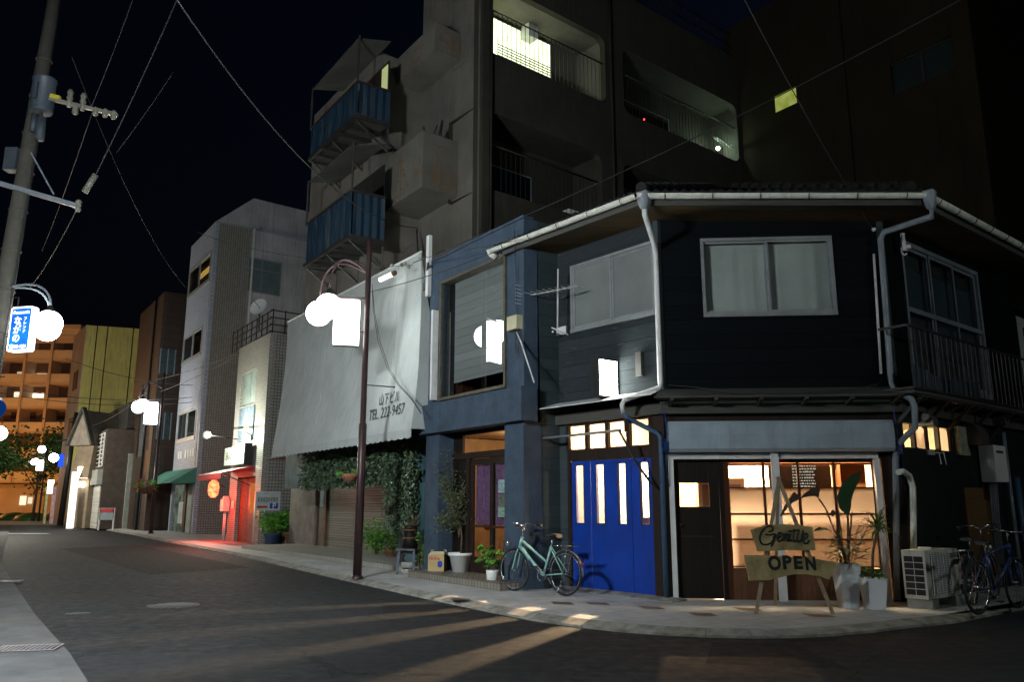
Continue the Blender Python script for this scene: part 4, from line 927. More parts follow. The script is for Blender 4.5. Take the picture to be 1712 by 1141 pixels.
for k, (x, y, s_) in enumerate(((890, 50, .35), (1160, 160, .3), (1197, 180, .3))):
    a, z = G.q(x, y, -.9); u_ = MB(); u_.fb(G, a - s_ / 2, a + s_ / 2, z - .25, z + .25, -1.2, -.85); o = u_.build('water_heater', M['whitemetal']); tag(o, ['white boiler box on the lit upper balcony wall', 'white boiler box left of the balcony lamp', 'brighter white boiler box next to the balcony lamp'][k], 'boiler')
dr = MB(); random.seed(5)
for k in range(9): a, z = ops[1][1] - .2 - random.random() * 1.1, ops[1][2] + .60 + random.random() * .1; dr.tube([G.pt(a, z, -.15), G.pt(a + .35, z + .05, -.25), G.pt(a + .6, z - .06, -.2)], .012, 5)
o = dr.build('drying_poles', M['whitemetal']); tag(o, 'bundle of pale poles and hangers on the right upper balcony railing', 'laundry poles')
ro = MB(); z = top_z; 
for zz in (z + .55, z + 1.0): ro.tube([G.pt(GP, zz, -.15), G.pt(GJ, zz, -.15)], .02, 6)
for i in range(90): x = GP + (GJ - GP) * i / 89; ro.tube([G.pt(x, z, -.15), G.pt(x, z + 1.0, -.15)], .010, 4)
ro.build('roof_railing', M['darkmetal'], tall)
# corner side wall, gable, balcony boxes
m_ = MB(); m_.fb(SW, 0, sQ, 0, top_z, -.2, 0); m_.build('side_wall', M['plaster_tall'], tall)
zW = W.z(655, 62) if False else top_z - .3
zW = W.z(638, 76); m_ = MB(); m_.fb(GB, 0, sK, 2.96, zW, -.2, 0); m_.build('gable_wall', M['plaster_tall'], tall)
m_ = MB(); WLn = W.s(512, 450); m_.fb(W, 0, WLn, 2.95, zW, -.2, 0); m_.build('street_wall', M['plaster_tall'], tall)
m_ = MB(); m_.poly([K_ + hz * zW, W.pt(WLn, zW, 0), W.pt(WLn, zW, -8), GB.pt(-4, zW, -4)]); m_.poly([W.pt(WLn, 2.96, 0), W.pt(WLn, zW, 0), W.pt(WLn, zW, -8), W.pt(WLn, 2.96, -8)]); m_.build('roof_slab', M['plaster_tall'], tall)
# boxes sit in the re-entrant corner Q: extents along the gable (a) and along the side wall (b)
stn = M['stain']
for k, (yl, yt, xl, xr) in enumerate(((345, 235, 643, 765), (130, 8, 661, 770))):
    # bottom far corner is at Q
    zb = SW.z(xr, 329 if k == 0 else 101); zt = zb + 1.52 if k == 0 else zW
    lenA = GB.s(xl, yl + 5) if k == 0 else GB.s(664, 130); lenA = max(.7, lenA); lenA = min(lenA, sK - .12)
    sR = sQ - SW.s(xr, 329 if k == 0 else 101); 
    u1 = -uG * lenA; u2 = SW.n * 0 + (-SW.u) * sR
    A = Q_ + u2; bx = MB(); c = [Q_, Q_ + u1, Q_ + u1 + u2, Q_ + u2]
    th = .1; cc = [c[0], c[1], c[2], c[3]]
    bx.hexa([p + hz * zb for p in cc] + [p + hz * (zb + .12) for p in cc])
    # parapets on the two outer sides
    n1 = (-SW.u) * -1; ins1 = -u2.normalized() * th; ins2 = -u1.normalized() * th
    bx.hexa([c[1] + hz * (zb + .12), c[2] + hz * (zb + .12), c[2] + ins2 + hz * (zb + .12), c[1] + ins2 + hz * (zb + .12), c[1] + hz * zt, c[2] + hz * zt, c[2] + ins2 + hz * zt, c[1] + ins2 + hz * zt])
    bx.hexa([c[2] + ins2 + hz * (zb + .12), c[3] + hz * (zb + .12), c[3] + ins1 + hz * (zb + .12), c[2] + ins1 + ins2 + hz * (zb + .12), c[2] + ins2 + hz * zt, c[3] + hz * zt, c[3] + ins1 + hz * zt, c[2] + ins1 + ins2 + hz * zt])
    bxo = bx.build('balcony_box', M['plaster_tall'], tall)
    cr = MB(); random.seed(11 + k); o1 = u2.normalized(); o2 = u1.normalized()
    for (base, du, Ln, outn) in ((c[1], u2.normalized(), u2.length, u1.normalized()), (c[2], -u1.normalized(), u1.length, u2.normalized())):
        for q_ in range(9 if k == 0 else 4):
            x, z = random.uniform(.1, Ln - .1), random.uniform(zb + .1, zt - .1); pts = [base + du * x + hz * z + outn * .004]; dirv = random.choice((0, 1))
            for st_ in range(random.randint(4, 8)):
                if dirv: x += random.uniform(.06, .16); z += random.uniform(-.05, .05)
                else: z -= random.uniform(.08, .18); x += random.uniform(-.03, .03)
                if random.random() < .3: dirv = 1 - dirv
                x = min(Ln - .03, max(.03, x)); z = min(zt - .02, max(zb + .03, z)); pts.append(base + du * x + hz * z + outn * .004)
            cr.tube(pts, .012, 4)
    cr.build('rust_cracks', stn, bxo)
    if k == 0:
        jn = MB()
        for q_ in range(6): a = c[2].lerp(c[3], .2 + .1 * q_) + ins1 * 3; jn.beam(a + hz * (zt - .5), a + hz * (zt + random.uniform(.3, .8)) + Vector((random.uniform(-.3, .3), random.uniform(-.2, .2), 0)), .03, .03)
        o = jn.build('stored_sticks', M['darkmetal']); tag(o, 'dark sticks leaning in the lower stained concrete balcony', 'sticks')
cr = MB(); random.seed(4)
for q_ in range(5):
    x, z = random.uniform(.1, sK - .2), random.uniform(7.4, 9.2); pts = []
    for st_ in range(7): pts.append(GB.pt(x, z, .004)); x += random.uniform(0, .12); z += random.uniform(-.14, .08); x = min(x, sK - .05)
    cr.tube(pts, .008, 4)
cr.build('rust_cracks', stn, tall)
# blue sheeted balconies on the street wall
def blue_balcony(x0, x1, xc, yb_l, yb_c, yt_l, yt_c, roofy, lit):
    D = .95
    a0 = max(.08, W.s(x1, yb_c, 0) if False else .12); aC = W.s(xc, yb_c, D); a1 = W.s(x0, yb_l, D)
    zb = W.z(xc, yb_c, D); zt = W.z(xc, yt_c, D)
    r_ = MB(); r_.fb(W, aC, a1, zb - .02, zb + .03, 0, D); fl_ = r_.build('balcony_floor', M['woodbeam'], tall)
    r_ = MB(); p = .11; n = int((a1 - aC) / p)
    def corr(i): return .018 * (1 if i % 2 else -1)
    for i in range(n): r_.poly([W.pt(aC + i * p, zb, D + corr(i)), W.pt(aC + (i + 1) * p, zb, D + corr(i + 1)), W.pt(aC + (i + 1) * p, zt + .02 * math.sin(i), D + corr(i + 1)), W.pt(aC + i * p, zt + .02 * math.sin(i), D + corr(i))])
    n = int(D / p)
    for i in range(n): r_.poly([W.pt(aC + corr(i), zb, i * p + .02), W.pt(aC + corr(i + 1), zb, (i + 1) * p + .02), W.pt(aC + corr(i + 1), zt, (i + 1) * p + .02), W.pt(aC + corr(i), zt, i * p + .02)])
    r_.build('blue_sheeting', M['bluesheet'], fl_)
    r_ = MB(); r_.beam(W.pt(aC, zt + .03, D), W.pt(a1, zt + .03, D), .06, .06); r_.beam(W.pt(aC, zt + .03, 0), W.pt(aC, zt + .03, D), .06, .06); r_.beam(W.pt(aC, zb - .05, D), W.pt(a1, zb - .05, D), .08, .1)
    r_.beam(W.pt(aC, zb - .05, 0), W.pt(aC, zb - .05, D), .08, .1)
    nj = 7
    for i in range(nj): a = aC + (a1 - aC) * i / (nj - 1); r_.beam(W.pt(a, zb - .08, 0), W.pt(a, zb - .08, D), .06, .08)
    r_.build('balcony_frame', M['darkmetal'], fl_)
    r_ = MB()
    for a in (aC + .1, (aC + a1) / 2, a1 - .1): r_.beam(W.pt(a, zb - .12, D - .05), W.pt(a, zb - .75, 0), .04, .04); r_.beam(W.pt(a, zb - .12, 0), W.pt(a, zb - .75, 0), .04, .04)
    r_.builds('bracket', M['darkmetal'], fl_)
    r_ = MB()
    for a in (aC, a1): r_.beam(W.pt(a, zt, D), W.pt(a, zt + 1.35, D), .05, .05)
    r_.builds('balcony_post', M['darkmetal'], fl_)
    r_ = MB(); zz = zt + 1.3; r_.hexa([W.pt(aC + .1, zz, D), W.pt(a1, zz, D), W.pt(a1, zz + .25, 0), W.pt(aC + .1, zz + .25, 0), W.pt(aC + .1, zz + .03, D), W.pt(a1, zz + .03, D), W.pt(a1, zz + .28, 0), W.pt(aC + .1, zz + .28, 0)]); r_.build('balcony_roof', M['woodbeam'], fl_)
    r_ = MB(); r_.fb(W, aC + .1, a1 - .3, zb + .1, zt + 1.0, .0, .03); r_.build('balcony_door', M['glass_dark'] if not lit else M['woodbrown'], fl_)
    if lit: r_ = MB(); r_.fb(W, aC + .15, aC + .5, zb + .6, zt + .9, .035, .05); r_.build('lit_window', emis('green_lit', (.75, .85, .4), .5), fl_)
blue_balcony(508, 612, 585, 455, 392, 372, 322, 300, False)
blue_balcony(517, 627, 596, 262, 190, 200, 140, 100, True)
# ------------------------------------------------------------------ shop under the white canvas
zct = W.z(600, 478); zcb = 2.93; DB = .85
Wt = Tilt(W, DB / (zct - zcb), zct, .02)
ctl, ctr, cbl, cbr = W.s(481, 540, .02), W.s(704, 428, .02), W.s(456, 757, DB), W.s(689, 727, DB)
SLN = (ctr - cbr) / (zct - zcb)
shop = thing('canvas_shop', 'shuttered shop front under a tall white canvas canopy with ivy over the entrance', 'shop', W.pt(2.5, 0))
Wx = Tilt(W, DB / (zct - zcb), zct, .02); Wx.sag = .09; Wx.zb = zcb
cv = MB(); nu, nv = 60, 30; random.seed(2)
def cpt(u, v):
    a = (ctr * (1 - u) + ctl * u) * (1 - v) + (cbr * (1 - u) + cbl * u) * v; z = zct * (1 - v) + zcb * v
    sag = -.09 * math.sin(math.pi * v) + .006 * math.sin(u * 60) * math.sin(math.pi * v) ** .5 + .010 * math.sin(u * 23 + v * 5) * v + .014 * math.sin(u * 9 - v * 11) * v * (1 - u)
    return Wt.pt(a, z, sag)
for i in range(nu):
    for j in range(nv): cv.poly([cpt(i / nu, j / nv), cpt((i + 1) / nu, j / nv), cpt((i + 1) / nu, (j + 1) / nv), cpt(i / nu, (j + 1) / nv)], 0, True)
for i in range(nu * 2):
    a, b = cpt(i / nu / 2, 1), cpt((i + 1) / nu / 2, 1); dz = lambda k: -.16 - .035 * abs(math.sin(k * .8)); cv.poly([a, b, b + hz * dz(i + 1), a + hz * dz(i)])
for uu in (0, 1):
    for j in range(nv):
        p, q_ = cpt(uu, j / nv), cpt(uu, (j + 1) / nv); n_ = W.n
        def back(x): d = (x - W.O).dot(W.n); return x - n_ * (d - .02)
        cv.poly([p, q_, back(q_), back(p)])
cvo = cv.build('canopy', M['canopy'], shop)
for uu in (.14, .31, .47, .63, .80):
    f2 = MB(); f2.tube([cpt(uu, j / nv) + W.n * .004 for j in range(nv + 1)], .008, 4); f2.build('seam', M['canopy'], cvo)
f2 = MB(); f2.tube([cpt(k / 30, 0) + hz * .02 for k in range(31)], .03, 6); f2.build('canopy_rail', M['whitemetal'], cvo)
a, z = W.q(646, 667, .75); text_mesh('shop_name', '山下ビル', M['greyink'], Wx, a, z, .018, .31, cvo, width=1.0, extrude=.001, slant=SLN)
a2, z2 = W.q(644, 690, .78); text_mesh('phone_number', 'TEL. 222-9457', M['greyink'], Wx, a2, z2, .018, .36, cvo, width=1.75, extrude=.001, slant=SLN)
# recess
RD = -1.7
s0, s1 = W.s(700, 845), 9.0
fs = MB(); zf1, zf0 = 3.0, W.z(600, 812); fs.fb(W, s0, 5.6, zf0, zf1, -.15, 0); fs.build('teal_fascia', M['teal'], shop)
fs = MB(); fs.fb(W, s0 - .25, W.s(668, 845), 0, zf0, -.2, 0); fs.build('teal_pillar', M['teal'], shop)
zz = .10; e0 = W.s(740, 940, .5); fs = MB(); fs.fb(W, s0 - .2, 8.5, 0, zz, RD - .1, .30); fs.build('entrance_slab', tiles('slab_tile', (.32, .32, .29), (.12, .12, .11), .3, .3, .008, .1), shop)
fs = MB(); sh0, sh1 = W.s(655, 845, RD), W.s(548, 845, RD); fs.fb(W, sh0, sh1, zz, 2.9, RD - .05, RD); fs.build('roller_shutter', M['shutter'], shop)
fs = MB(); fs.fb(W, s0, sh0, zz, 2.9, RD - .05, RD + .02); fs.build('recess_wall', M['teal'], shop)
fs = MB(); fs.fb(W, sh1, sh1 + .14, zz, 2.9, RD - .05, RD + .06); fs.build('red_post', M['rust'], shop)
fs = MB(); fs.fb(W, sh1 + .16, sh1 + .85, zz, 2.3, RD - .05, RD + .02); sd_ = fs.build('side_door', mat('dim_brown_door', (.12, .09, .06), .7), shop)
fs = MB(); fs.fb(W, sh1 + .30, sh1 + .62, 1.35, 1.85, RD + .022, RD + .026); fs.build('poster', mat('blue_poster', (.25, .35, .42), .6, var=.6, scale=18), sd_)
fs = MB(); fs.fb(W, sh1 + .85, sh1 + 3.2, zz, 2.9, RD - .05, RD + .10); fs.build('recess_wall', mat('pinkish_wall', (.22, .17, .15), .85, var=.3), shop)
fs = MB(); fs.fb(W, s0, 8.0, 2.9, 2.95, RD - .1, -.15); fs.build('recess_ceiling', M['plaster_tall'], shop)
# ivy
iv = MB(); random.seed(8)
def ivy(a0, a1, z0, z1, n, d0=.02, d1=.26):
    for k in range(n):
        a, z = random.uniform(a0, a1), random.uniform(z0, z1)
        edge = min(1, (z - z0) / .15 + random.random() * .5)
        if edge < .3: continue
        d = random.uniform(d0, d1); p = W.pt(a, z, d)
        dirv = W.n * random.uniform(.1, .7) + W.u * random.uniform(-1, 1) + hz * random.uniform(-1.2, .2)
        iv.leaf(p, dirv, random.uniform(.06, .11), random.uniform(.05, .085), up=W.n + Vector((random.uniform(-.5, .5),) * 3))
ia0, ia1 = W.s(700, 780, .1), W.s(507, 800, .1)
ivy(ia0, ia1, W.z(600, 815, .1), 3.0, 5200); ivy(ia0, W.s(652, 800, .1), W.z(670, 892, .1), 2.2, 2300)
io = iv.build('ivy', M['ivy']); tag(io, 'pale green ivy covering the fascia and the right side of the shuttered shop', 'ivy')
# ------------------------------------------------------------------ dark building behind on the right
RB = Face(J_, Vector((.571, -.821, 0))); eB = RB.s(1704, 845)
back = thing('concrete_building', 'dark brown stained concrete building with one small lit window rising behind the corner house', 'building', J_)
zr = RB.z(1237, 36); swn = (RB.s(1293, 175), RB.s(1332, 165), RB.z(1293, 190), RB.z(1293, 160)); bwn = (RB.s(1490, 130), RB.s(1594, 95), RB.z(1494, 158), RB.z(1490, 105))
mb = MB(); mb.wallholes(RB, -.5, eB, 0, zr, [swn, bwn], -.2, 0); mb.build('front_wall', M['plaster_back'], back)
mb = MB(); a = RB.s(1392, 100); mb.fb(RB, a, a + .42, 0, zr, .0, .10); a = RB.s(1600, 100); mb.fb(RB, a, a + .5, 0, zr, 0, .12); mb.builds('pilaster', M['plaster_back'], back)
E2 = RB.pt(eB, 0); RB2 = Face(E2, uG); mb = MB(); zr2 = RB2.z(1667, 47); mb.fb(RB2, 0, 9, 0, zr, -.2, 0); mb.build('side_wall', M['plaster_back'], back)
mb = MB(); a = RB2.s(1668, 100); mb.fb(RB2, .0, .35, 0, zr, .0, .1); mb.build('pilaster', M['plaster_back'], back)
w_ = MB(); w_.fb(RB, swn[0], swn[1], swn[2], swn[3], -.15, -.1); w_.build('lit_window', emis('green_window', (.42, .5, .05), .45, (.75, .85, .25), 2.5), back)
w_ = MB(); w_.poly([RB.pt(bwn[0], bwn[2], -.12), RB.pt(bwn[1], bwn[2], -.12), RB.pt(bwn[1], bwn[3], -.12), RB.pt(bwn[0], bwn[3], -.12)]); w2 = w_.build('window', mat('dark_pane', (.008, .016, .016), .4), back)
w_ = MB(); m_ = (bwn[0] + bwn[1]) / 2; w_.fb(RB, m_ - .04, m_ + .04, bwn[2], bwn[3], -.12, -.06); w_.fb(RB, bwn[0], bwn[1], bwn[2], bwn[2] + .05, -.12, -.06); w_.fb(RB, bwn[0], bwn[1], bwn[3] - .05, bwn[3], -.12, -.06); w_.build('window_frame', M['darkmetal'], w2)
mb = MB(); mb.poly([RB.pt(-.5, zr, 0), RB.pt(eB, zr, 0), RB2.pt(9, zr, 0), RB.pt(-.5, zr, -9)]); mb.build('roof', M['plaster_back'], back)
# ------------------------------------------------------------------ neighbour at the far right edge
NB = RT.pt(RL + .05, 0, .0); NF = Face(NB, RT.u)
nb_ = thing('neighbour_house', 'pale neighbouring house with a railed upper balcony at the right edge beyond the dark house', 'house', NB)
m_ = MB(); m_.wallholes(NF, 0, 6, 0, 5.2, [(.3, 1.6, 3.9, 5.0)], -.15, -.02); m_.build('wall', mat('pale_neighbour', (.34, .36, .36), .8, var=.2), nb_)
m_ = MB(); m_.poly([NF.pt(.3, 3.9, -.1), NF.pt(1.6, 3.9, -.1), NF.pt(1.6, 5, -.1), NF.pt(.3, 5, -.1)]); m_.build('window', M['glass_dark'], nb_)
m_ = MB(); m_.poly([NF.pt(0, 5.2, .3), NF.pt(6, 5.2, .3), NF.pt(6, 6.6, -3), NF.pt(0, 6.6, -3)]); m_.build('roof', M['rooftile'], nb_)
m_ = MB()
for z in (3.1, 3.9): m_.beam(NF.pt(.1, z, .6), NF.pt(5, z, .6), .04, .04)
for k in range(40): m_.beam(NF.pt(.1 + k * .12, 3.1, .6), NF.pt(.1 + k * .12, 3.9, .6), .015, .015)
m_.build('balcony_railing', M['darkmetal'], nb_)
m_ = MB(); m_.fb(NF, 0, 5, 3.02, 3.1, -.02, .6); m_.build('balcony_floor', M['woodbeam'], nb_)

for k, (x, y, lab) in enumerate(((965, 335, 'dim air conditioner unit on the dark lower balcony of the stained block'), (1120, 345, 'dim air conditioner unit half hidden behind the tiled roof'))):
    h = ops[2 + k]; a = G.s(x, y, -.7); z = h[2] - .05; r_ = thing('ac_unit', lab, 'air conditioner', G.pt(a, z, -.7)); m_ = MB(); m_.fb(G, a - .38, a + .38, z, z + .55, -.95, -.66); m_.build('casing', M['whitemetal'], r_); m_ = MB(); m_.lathe([(.001, 0), (.2, 0), (.22, .01)], G.pt(a - .08, z + .28, -.655), 20, axis=tuple(G.n)); m_.build('fan_grille', M['darkmetal'], r_)
# ------------------------------------------------------------------ the row farther up the street
uS, uD = BL.u, uG
def shell(name, root, F, a0, a1, z0, z1, mat_, holes=(), depth=8.0, side_near=None, roof=True, th=.2):
    mb = MB(); mb.wallholes(F, a0, a1, z0, z1, list(holes), -th, 0); mb.build('front_wall', mat_, root)
    if roof:
        mb = MB(); mb.poly([F.pt(a0, z1, 0), F.pt(a1, z1, 0), F.pt(a1, z1, -depth), F.pt(a0, z1, -depth)]); mb.poly([F.pt(a1, z0, 0), F.pt(a1, z1, 0), F.pt(a1, z1, -depth), F.pt(a1, z0, -depth)]); mb.build('roof', mat_, root)
# pale tiled two storey building
Do = gp(430, 912); DF = Face(Do, (-100 - CX, 1372.7)); DS = Face(Do, uD)
db = thing('tiled_restaurant', 'narrow pale tiled building with a red awning and a spotlit painted panel', 'restaurant', Do)
dw = (DF.s(427, 655), DF.s(402, 655), DF.z(408, 680), DF.z(408, 625)); dz = DF.z(445, 560); dd0, dd1 = DF.s(428, 845), DF.s(388, 845)
shell('d', db, DF, 0, DF.s(382, 845), 0, dz, M['tile_pale'], [dw, (dd0 + .25, dd1 - .5, .02, 2.45)], 6)
mb = MB(); mb.fb(DS, 0.01, 5, 0, dz, -.2, -.0); mb.build('side_wall', M['tile_grid'], db)
mb = MB(); mb.fb(DF, dw[0], dw[1], dw[2], dw[3], -.16, -.12); w_ = mb.build('window', M['alu'], db); mb = MB(); md = (dw[0] + dw[1]) / 2
for a, b in ((dw[0] + .05, md - .03), (md + .03, dw[1] - .05)): mb.fb(DF, a, b, dw[2] + .05, dw[3] - .05, -.118, -.112)
mb.builds('pane', mat('milky_pane', (.3, .36, .34), .4), w_)
mb = MB(); e = DF.s(385, 590)
for z in (dz + .08, dz + .35, dz + .62, dz + .9): mb.beam(DF.pt(0, z, -.08), DF.pt(e, z, -.08), .04, .04); mb.beam(DS.pt(0, z, -.08), DS.pt(3, z, -.08), .04, .04)
for k in range(9): mb.beam(DF.pt(e * k / 8, dz, -.08), DF.pt(e * k / 8, dz + .95, -.08), .04, .04)
for k in range(1, 6): mb.beam(DS.pt(k * .6, dz, -.08), DS.pt(k * .6, dz + .95, -.08), .04, .04)
mb.build('roof_railing', M['darkmetal'], db)
mb = MB(); a0, a1 = DF.s(425, 710), DF.s(400, 715); z0_, z1_ = DF.z(410, 738), DF.z(410, 683); mb.fb(DF, a0, a1, z0_, z1_, .004, .04); pp = mb.build('painted_panel', mat('picture_ground', (.16, .2, .26), .7, var=.5, scale=4, bmp=0), db)
mb = MB(); mc = (a0 + a1) / 2; mb.rbox(DF, mc - .42, mc + .3, z0_ + .25, z1_ - .5, .042, .046, .25); mb.rbox(DF, mc - .2, mc + .16, z1_ - .62, z1_ - .2, .042, .046, .15); mb.builds('pale_figure', mat('pale_yellow', (.62, .6, .25), .7), pp)
mb = MB(); sg0, sg1, sz0, sz1 = DF.s(424, 765), DF.s(388, 775), DF.z(405, 778), DF.z(405, 748); mb.fb(DF, sg0, sg1, sz0, sz1, .10, .32); sb = mb.build('shop_sign', [mat('ivory_sign', (.6, .62, .52), .6)], db)
text_mesh('lettering', 'Buchiuonb', M['greyink'], DF, (sg0 + sg1) / 2, (sz0 + sz1) / 2, .325, .42, sb, width=2.4, shear=.3, extrude=.002)
mb = MB(); mb.fb(DF, sg0 - .04, sg0 - .01, sz0 - .05, sz1 + .05, .08, .36); mb.build('sign_end', M['black'], sb)
mb = MB(); zt_ = DF.z(425, 779); A0, A1 = sg0, DF.s(380, 800); zb_ = 2.55; D_ = 1.15
mb.hexa([DF.pt(A0, zb_, D_), DF.pt(A1, zb_, D_), DF.pt(A1, zt_ - .03, 0), DF.pt(A0, zt_ - .03, 0), DF.pt(A0, zb_ + .02, D_), DF.pt(A1, zb_ + .02, D_), DF.pt(A1, zt_, 0), DF.pt(A0, zt_, 0)], 1)
mb.poly([DF.pt(A0 - .001, zb_, D_), DF.pt(A0 - .001, zt_, 0), DF.pt(A0 - .001, zb_ + .1, 0)])
for k in range(22): a, b = A0 + (A1 - A0) * k / 22, A0 + (A1 - A0) * (k + 1) / 22; mb.poly([DF.pt(a, zb_, D_), DF.pt(b, zb_, D_), DF.pt(b, zb_ - .18, D_ + .01), DF.pt((a + b) / 2, zb_ - .24, D_ + .01), DF.pt(a, zb_ - .18, D_ + .01)])
aw = mb.build('awning', [M['redaw'], mat('pink_white_canvas', (.75, .6, .58), .8)], db); mb = MB(); mb.beam(DF.pt(A0 + .02, 2.1, .05), DF.pt(A0 + .02, zb_, D_), .03, .03); mb.beam(DF.pt(A1, 2.1, .05), DF.pt(A1, zb_, D_), .03, .03); mb.builds('awning_arm', M['darkmetal'], aw)
mb = MB(); mb.fb(DF, dd0 + .25, dd0 + 1.3, .03, 2.4, -.18, -.12); d_ = mb.build('door', mat('red_brown_door', (.14, .05, .03), .5), db); mb = MB(); mb.fb(DF, dd0 + .45, dd0 + 1.1, 1.1, 2.2, -.118, -.11); mb.build('door_pane', emis('warm_door_glow', (1, .28, .06), .5), d_)
mb = MB(); mb.fb(DF, dd0 + 1.35, dd1 - .5, .03, 2.4, -.18, -.14, 0); mb.build('door_side', M['rust'], db); mb = MB(); mb.fb(DF, dd1 - .35, dd1 - .05, 1.25, 1.55, .02, .05); o = mb.build('paper_notice', M['white'], db)
ln = MB(); lc = DF.pt(A1 - .9, 2.02, .75); ln.lathe([(.001, -.33), (.1, -.33), (.10, -.30), (.17, -.24), (.20, -.1), (.20, .1), (.17, .24), (.10, .30), (.1, .33), (.001, .33)], lc, 20)
lo_ = ln.build('paper_lantern', emis('red_lantern_glow', (1, .05, .02), 4.5, (1, .20, .07), 7)); tag(lo_, 'glowing red paper lantern hanging under the red awning', 'lantern')
plight('lantern_light', tuple(lc + DF.n * .1 + Vector((0, 0, -.45))), 220, (1, .06, .03), .15)
mt = thing('gas_meter', 'grey gas meter box on pipes beside the red awning entrance', 'gas meter', DF.pt(A1 - .5, 0, .2)); mb = MB(); mb.fb(DF, A1 - .75, A1 - .35, 1.15, 1.62, .05, .3); mb.fb(DF, A1 - .65, A1 - .45, 1.62, 1.74, .08, .25); mb.build('meter_body', M['whitemetal'], mt)
mb = MB()
for a in (A1 - .65, A1 - .45): mb.tube([DF.pt(a, 0, .15), DF.pt(a, 1.2, .15)], .03, 8)
mb.builds('pipe', M['whitemetal'], mt)
sp_ = thing('spotlight_arm', 'round white spotlight on a long arm lighting the tiled facade', 'spotlight', DF.pt(e, 4.4, 0))
p0, p1 = DF.pt(DF.s(400, 733), DF.z(400, 733), .03), None
a_, z_ = DF.q(347, 728, 1.5); p1 = DF.pt(a_, z_, 1.5); p0 = DF.pt(DF.s(398, 735), z_, .02); mb = MB(); mb.tube([p0, p1], .018, 6); mb.build('arm', M['darkmetal'], sp_)
mb = MB(); mb.lathe([(.001, -.1), (.06, -.1), (.15, .05), (.15, .07)], p1, 16, axis=(p0 - p1) * -1 + Vector((.6, -.5, 0)) * 0); mb.build('lamp_head', M['darkmetal'], sp_)
mb = MB(); mb.sphere(p1 + (DF.n * -.02), .10, 14); mb.build('bulb', emis('spot_glow', (.9, 1, .9), 30), sp_)
plight('spot_light', tuple(p1 + (DF.pt(sg0, 4.6, .6) - p1) * .12), 600, (.88, 1, .82), .06)
mb = MB(); mb.tube([DF.pt(DF.s(383, 720), DF.z(383, 716), .03), DF.pt(DF.s(405, 720, .9), DF.z(405, 720, .9), .9), DF.pt(DF.s(420, 735, 1.1), DF.z(420, 728, 1.1), 1.1), DF.pt(DF.s(421, 735, 1.1), DF.z(421, 738, 1.1), 1.1)], .02, 6); o = mb.build('sign_bracket', M['darkmetal'], db)
# parking sign on the side wall
ps = thing('parking_sign', 'white parking board with blue P on the tiled side wall', 'sign', DS.pt(.7, 1.4, .05)); a0, a1 = DS.s(428, 840, .06), DS.s(467, 840, .06); z0_, z1_ = DS.z(447, 853, .06), DS.z(447, 824, .06)
mb = MB(); mb.fb(DS, a0, a1, z0_, z1_, .02, .06); mb.build('board', mat('pale_sign', (.5, .54, .54), .5), ps); mb = MB()
for q_ in ((a0 - .03, a0, z0_ - .03, z1_ + .03), (a1, a1 + .03, z0_ - .03, z1_ + .03), (a0, a1, z0_ - .03, z0_), (a0, a1, z1_, z1_ + .03)): mb.fb(DS, q_[0], q_[1], q_[2], q_[3], .015, .075)
mb.build('frame', M['whitemetal'], ps); mb = MB(); wd = a1 - a0; hh = z1_ - z0_; mb.fb(DS, a0 + wd * .60, a0 + wd * .95, z0_ + .04, z0_ + hh * .38, .061, .065); pb = mb.build('blue_panel', M['blueink'], ps)
text_mesh('letter_p', 'P', M['white'], DS, a0 + wd * .78, z0_ + hh * .21, .067, .28, ps, extrude=.002); text_mesh('sign_text', '駐車場契約者専用', M['blackink'], DS, (a0 + a1) / 2, z0_ + hh * .56, .063, .2, ps, width=wd * .85, extrude=.002); mb = MB(); mb.fb(DS, a0 + .05, a0 + wd * .5, z0_ + .06, z0_ + .14, .061, .064); mb.build('red_stripe', M['redink'], ps)
mb = MB(); mb.tube([DS.pt(a0 - .02, 0, .05), DS.pt(a0 - .02, 1.5, .05)], .025, 6); mb.build('post', M['whitemetal'], ps)
# tall blue-grey tiled building
Eo = gp(320, 894); EF = Face(Eo, (-100 - CX, 1372.7)); ES = Face(Eo, uD)
eb = thing('tiled_tower', 'tall slim building clad in blue grey tiles with a green awning at street level', 'building', Eo)
e1 = EF.s(284, 845); ez = EF.z(361, 370)
wins = []
for (xr, xl, yb, yt) in ((350, 316, 470, 440), (336, 305, 588, 558), (326, 296, 724, 688)):
    xm_ = (xr + xl) / 2; wins.append((EF.s(xr, yb), EF.s(xl, yb), EF.z(xm_, yb + 12), EF.z(xm_, yt)))
wins = [(max(.35, w[0]), min(e1 - .15, w[1]), min(w[2], w[3]), max(w[2], w[3])) for w in wins]
shell('e', eb, EF, 0, e1, 0, ez, M['tile_blue'], wins + [(.5, e1 - .3, .02, 2.5)], 9)
esp = ES.s(400, 700)
mb = MB(); mb.fb(ES, .01, esp, 0, ez, -.2, -.0); mb.build('side_wall', M['tile_grid'], eb)
z2 = ES.z(412, 328); mb = MB(); mb.fb(ES, esp, 7.5, 0, z2, -.2, -.05); mb.build('plaster_wall', M['plaster'], eb)
mb = MB(); s2_ = ES.s(411, 420) ; mb.poly([ES.pt(0, ez, 0), ES.pt(esp, z2, -.05), ES.pt(esp, ez, -.05)]); mb.poly([ES.pt(0, ez, 0), EF.pt(e1, ez, 0), EF.pt(e1, ez, 0) + uD * esp + hz * (z2 - ez), ES.pt(esp, z2, -.05)]); mb.build('sloping_roof', M['plaster'], eb)
mb = MB(); mb.tube([ES.pt(esp + .1, .3, .1), ES.pt(esp + .1, ES.z(410, 380), .1), ES.pt(esp + .5, ES.z(410, 380) + .15, .1)], .06, 8); mb.build('downpipe', M['whitemetal'], eb)
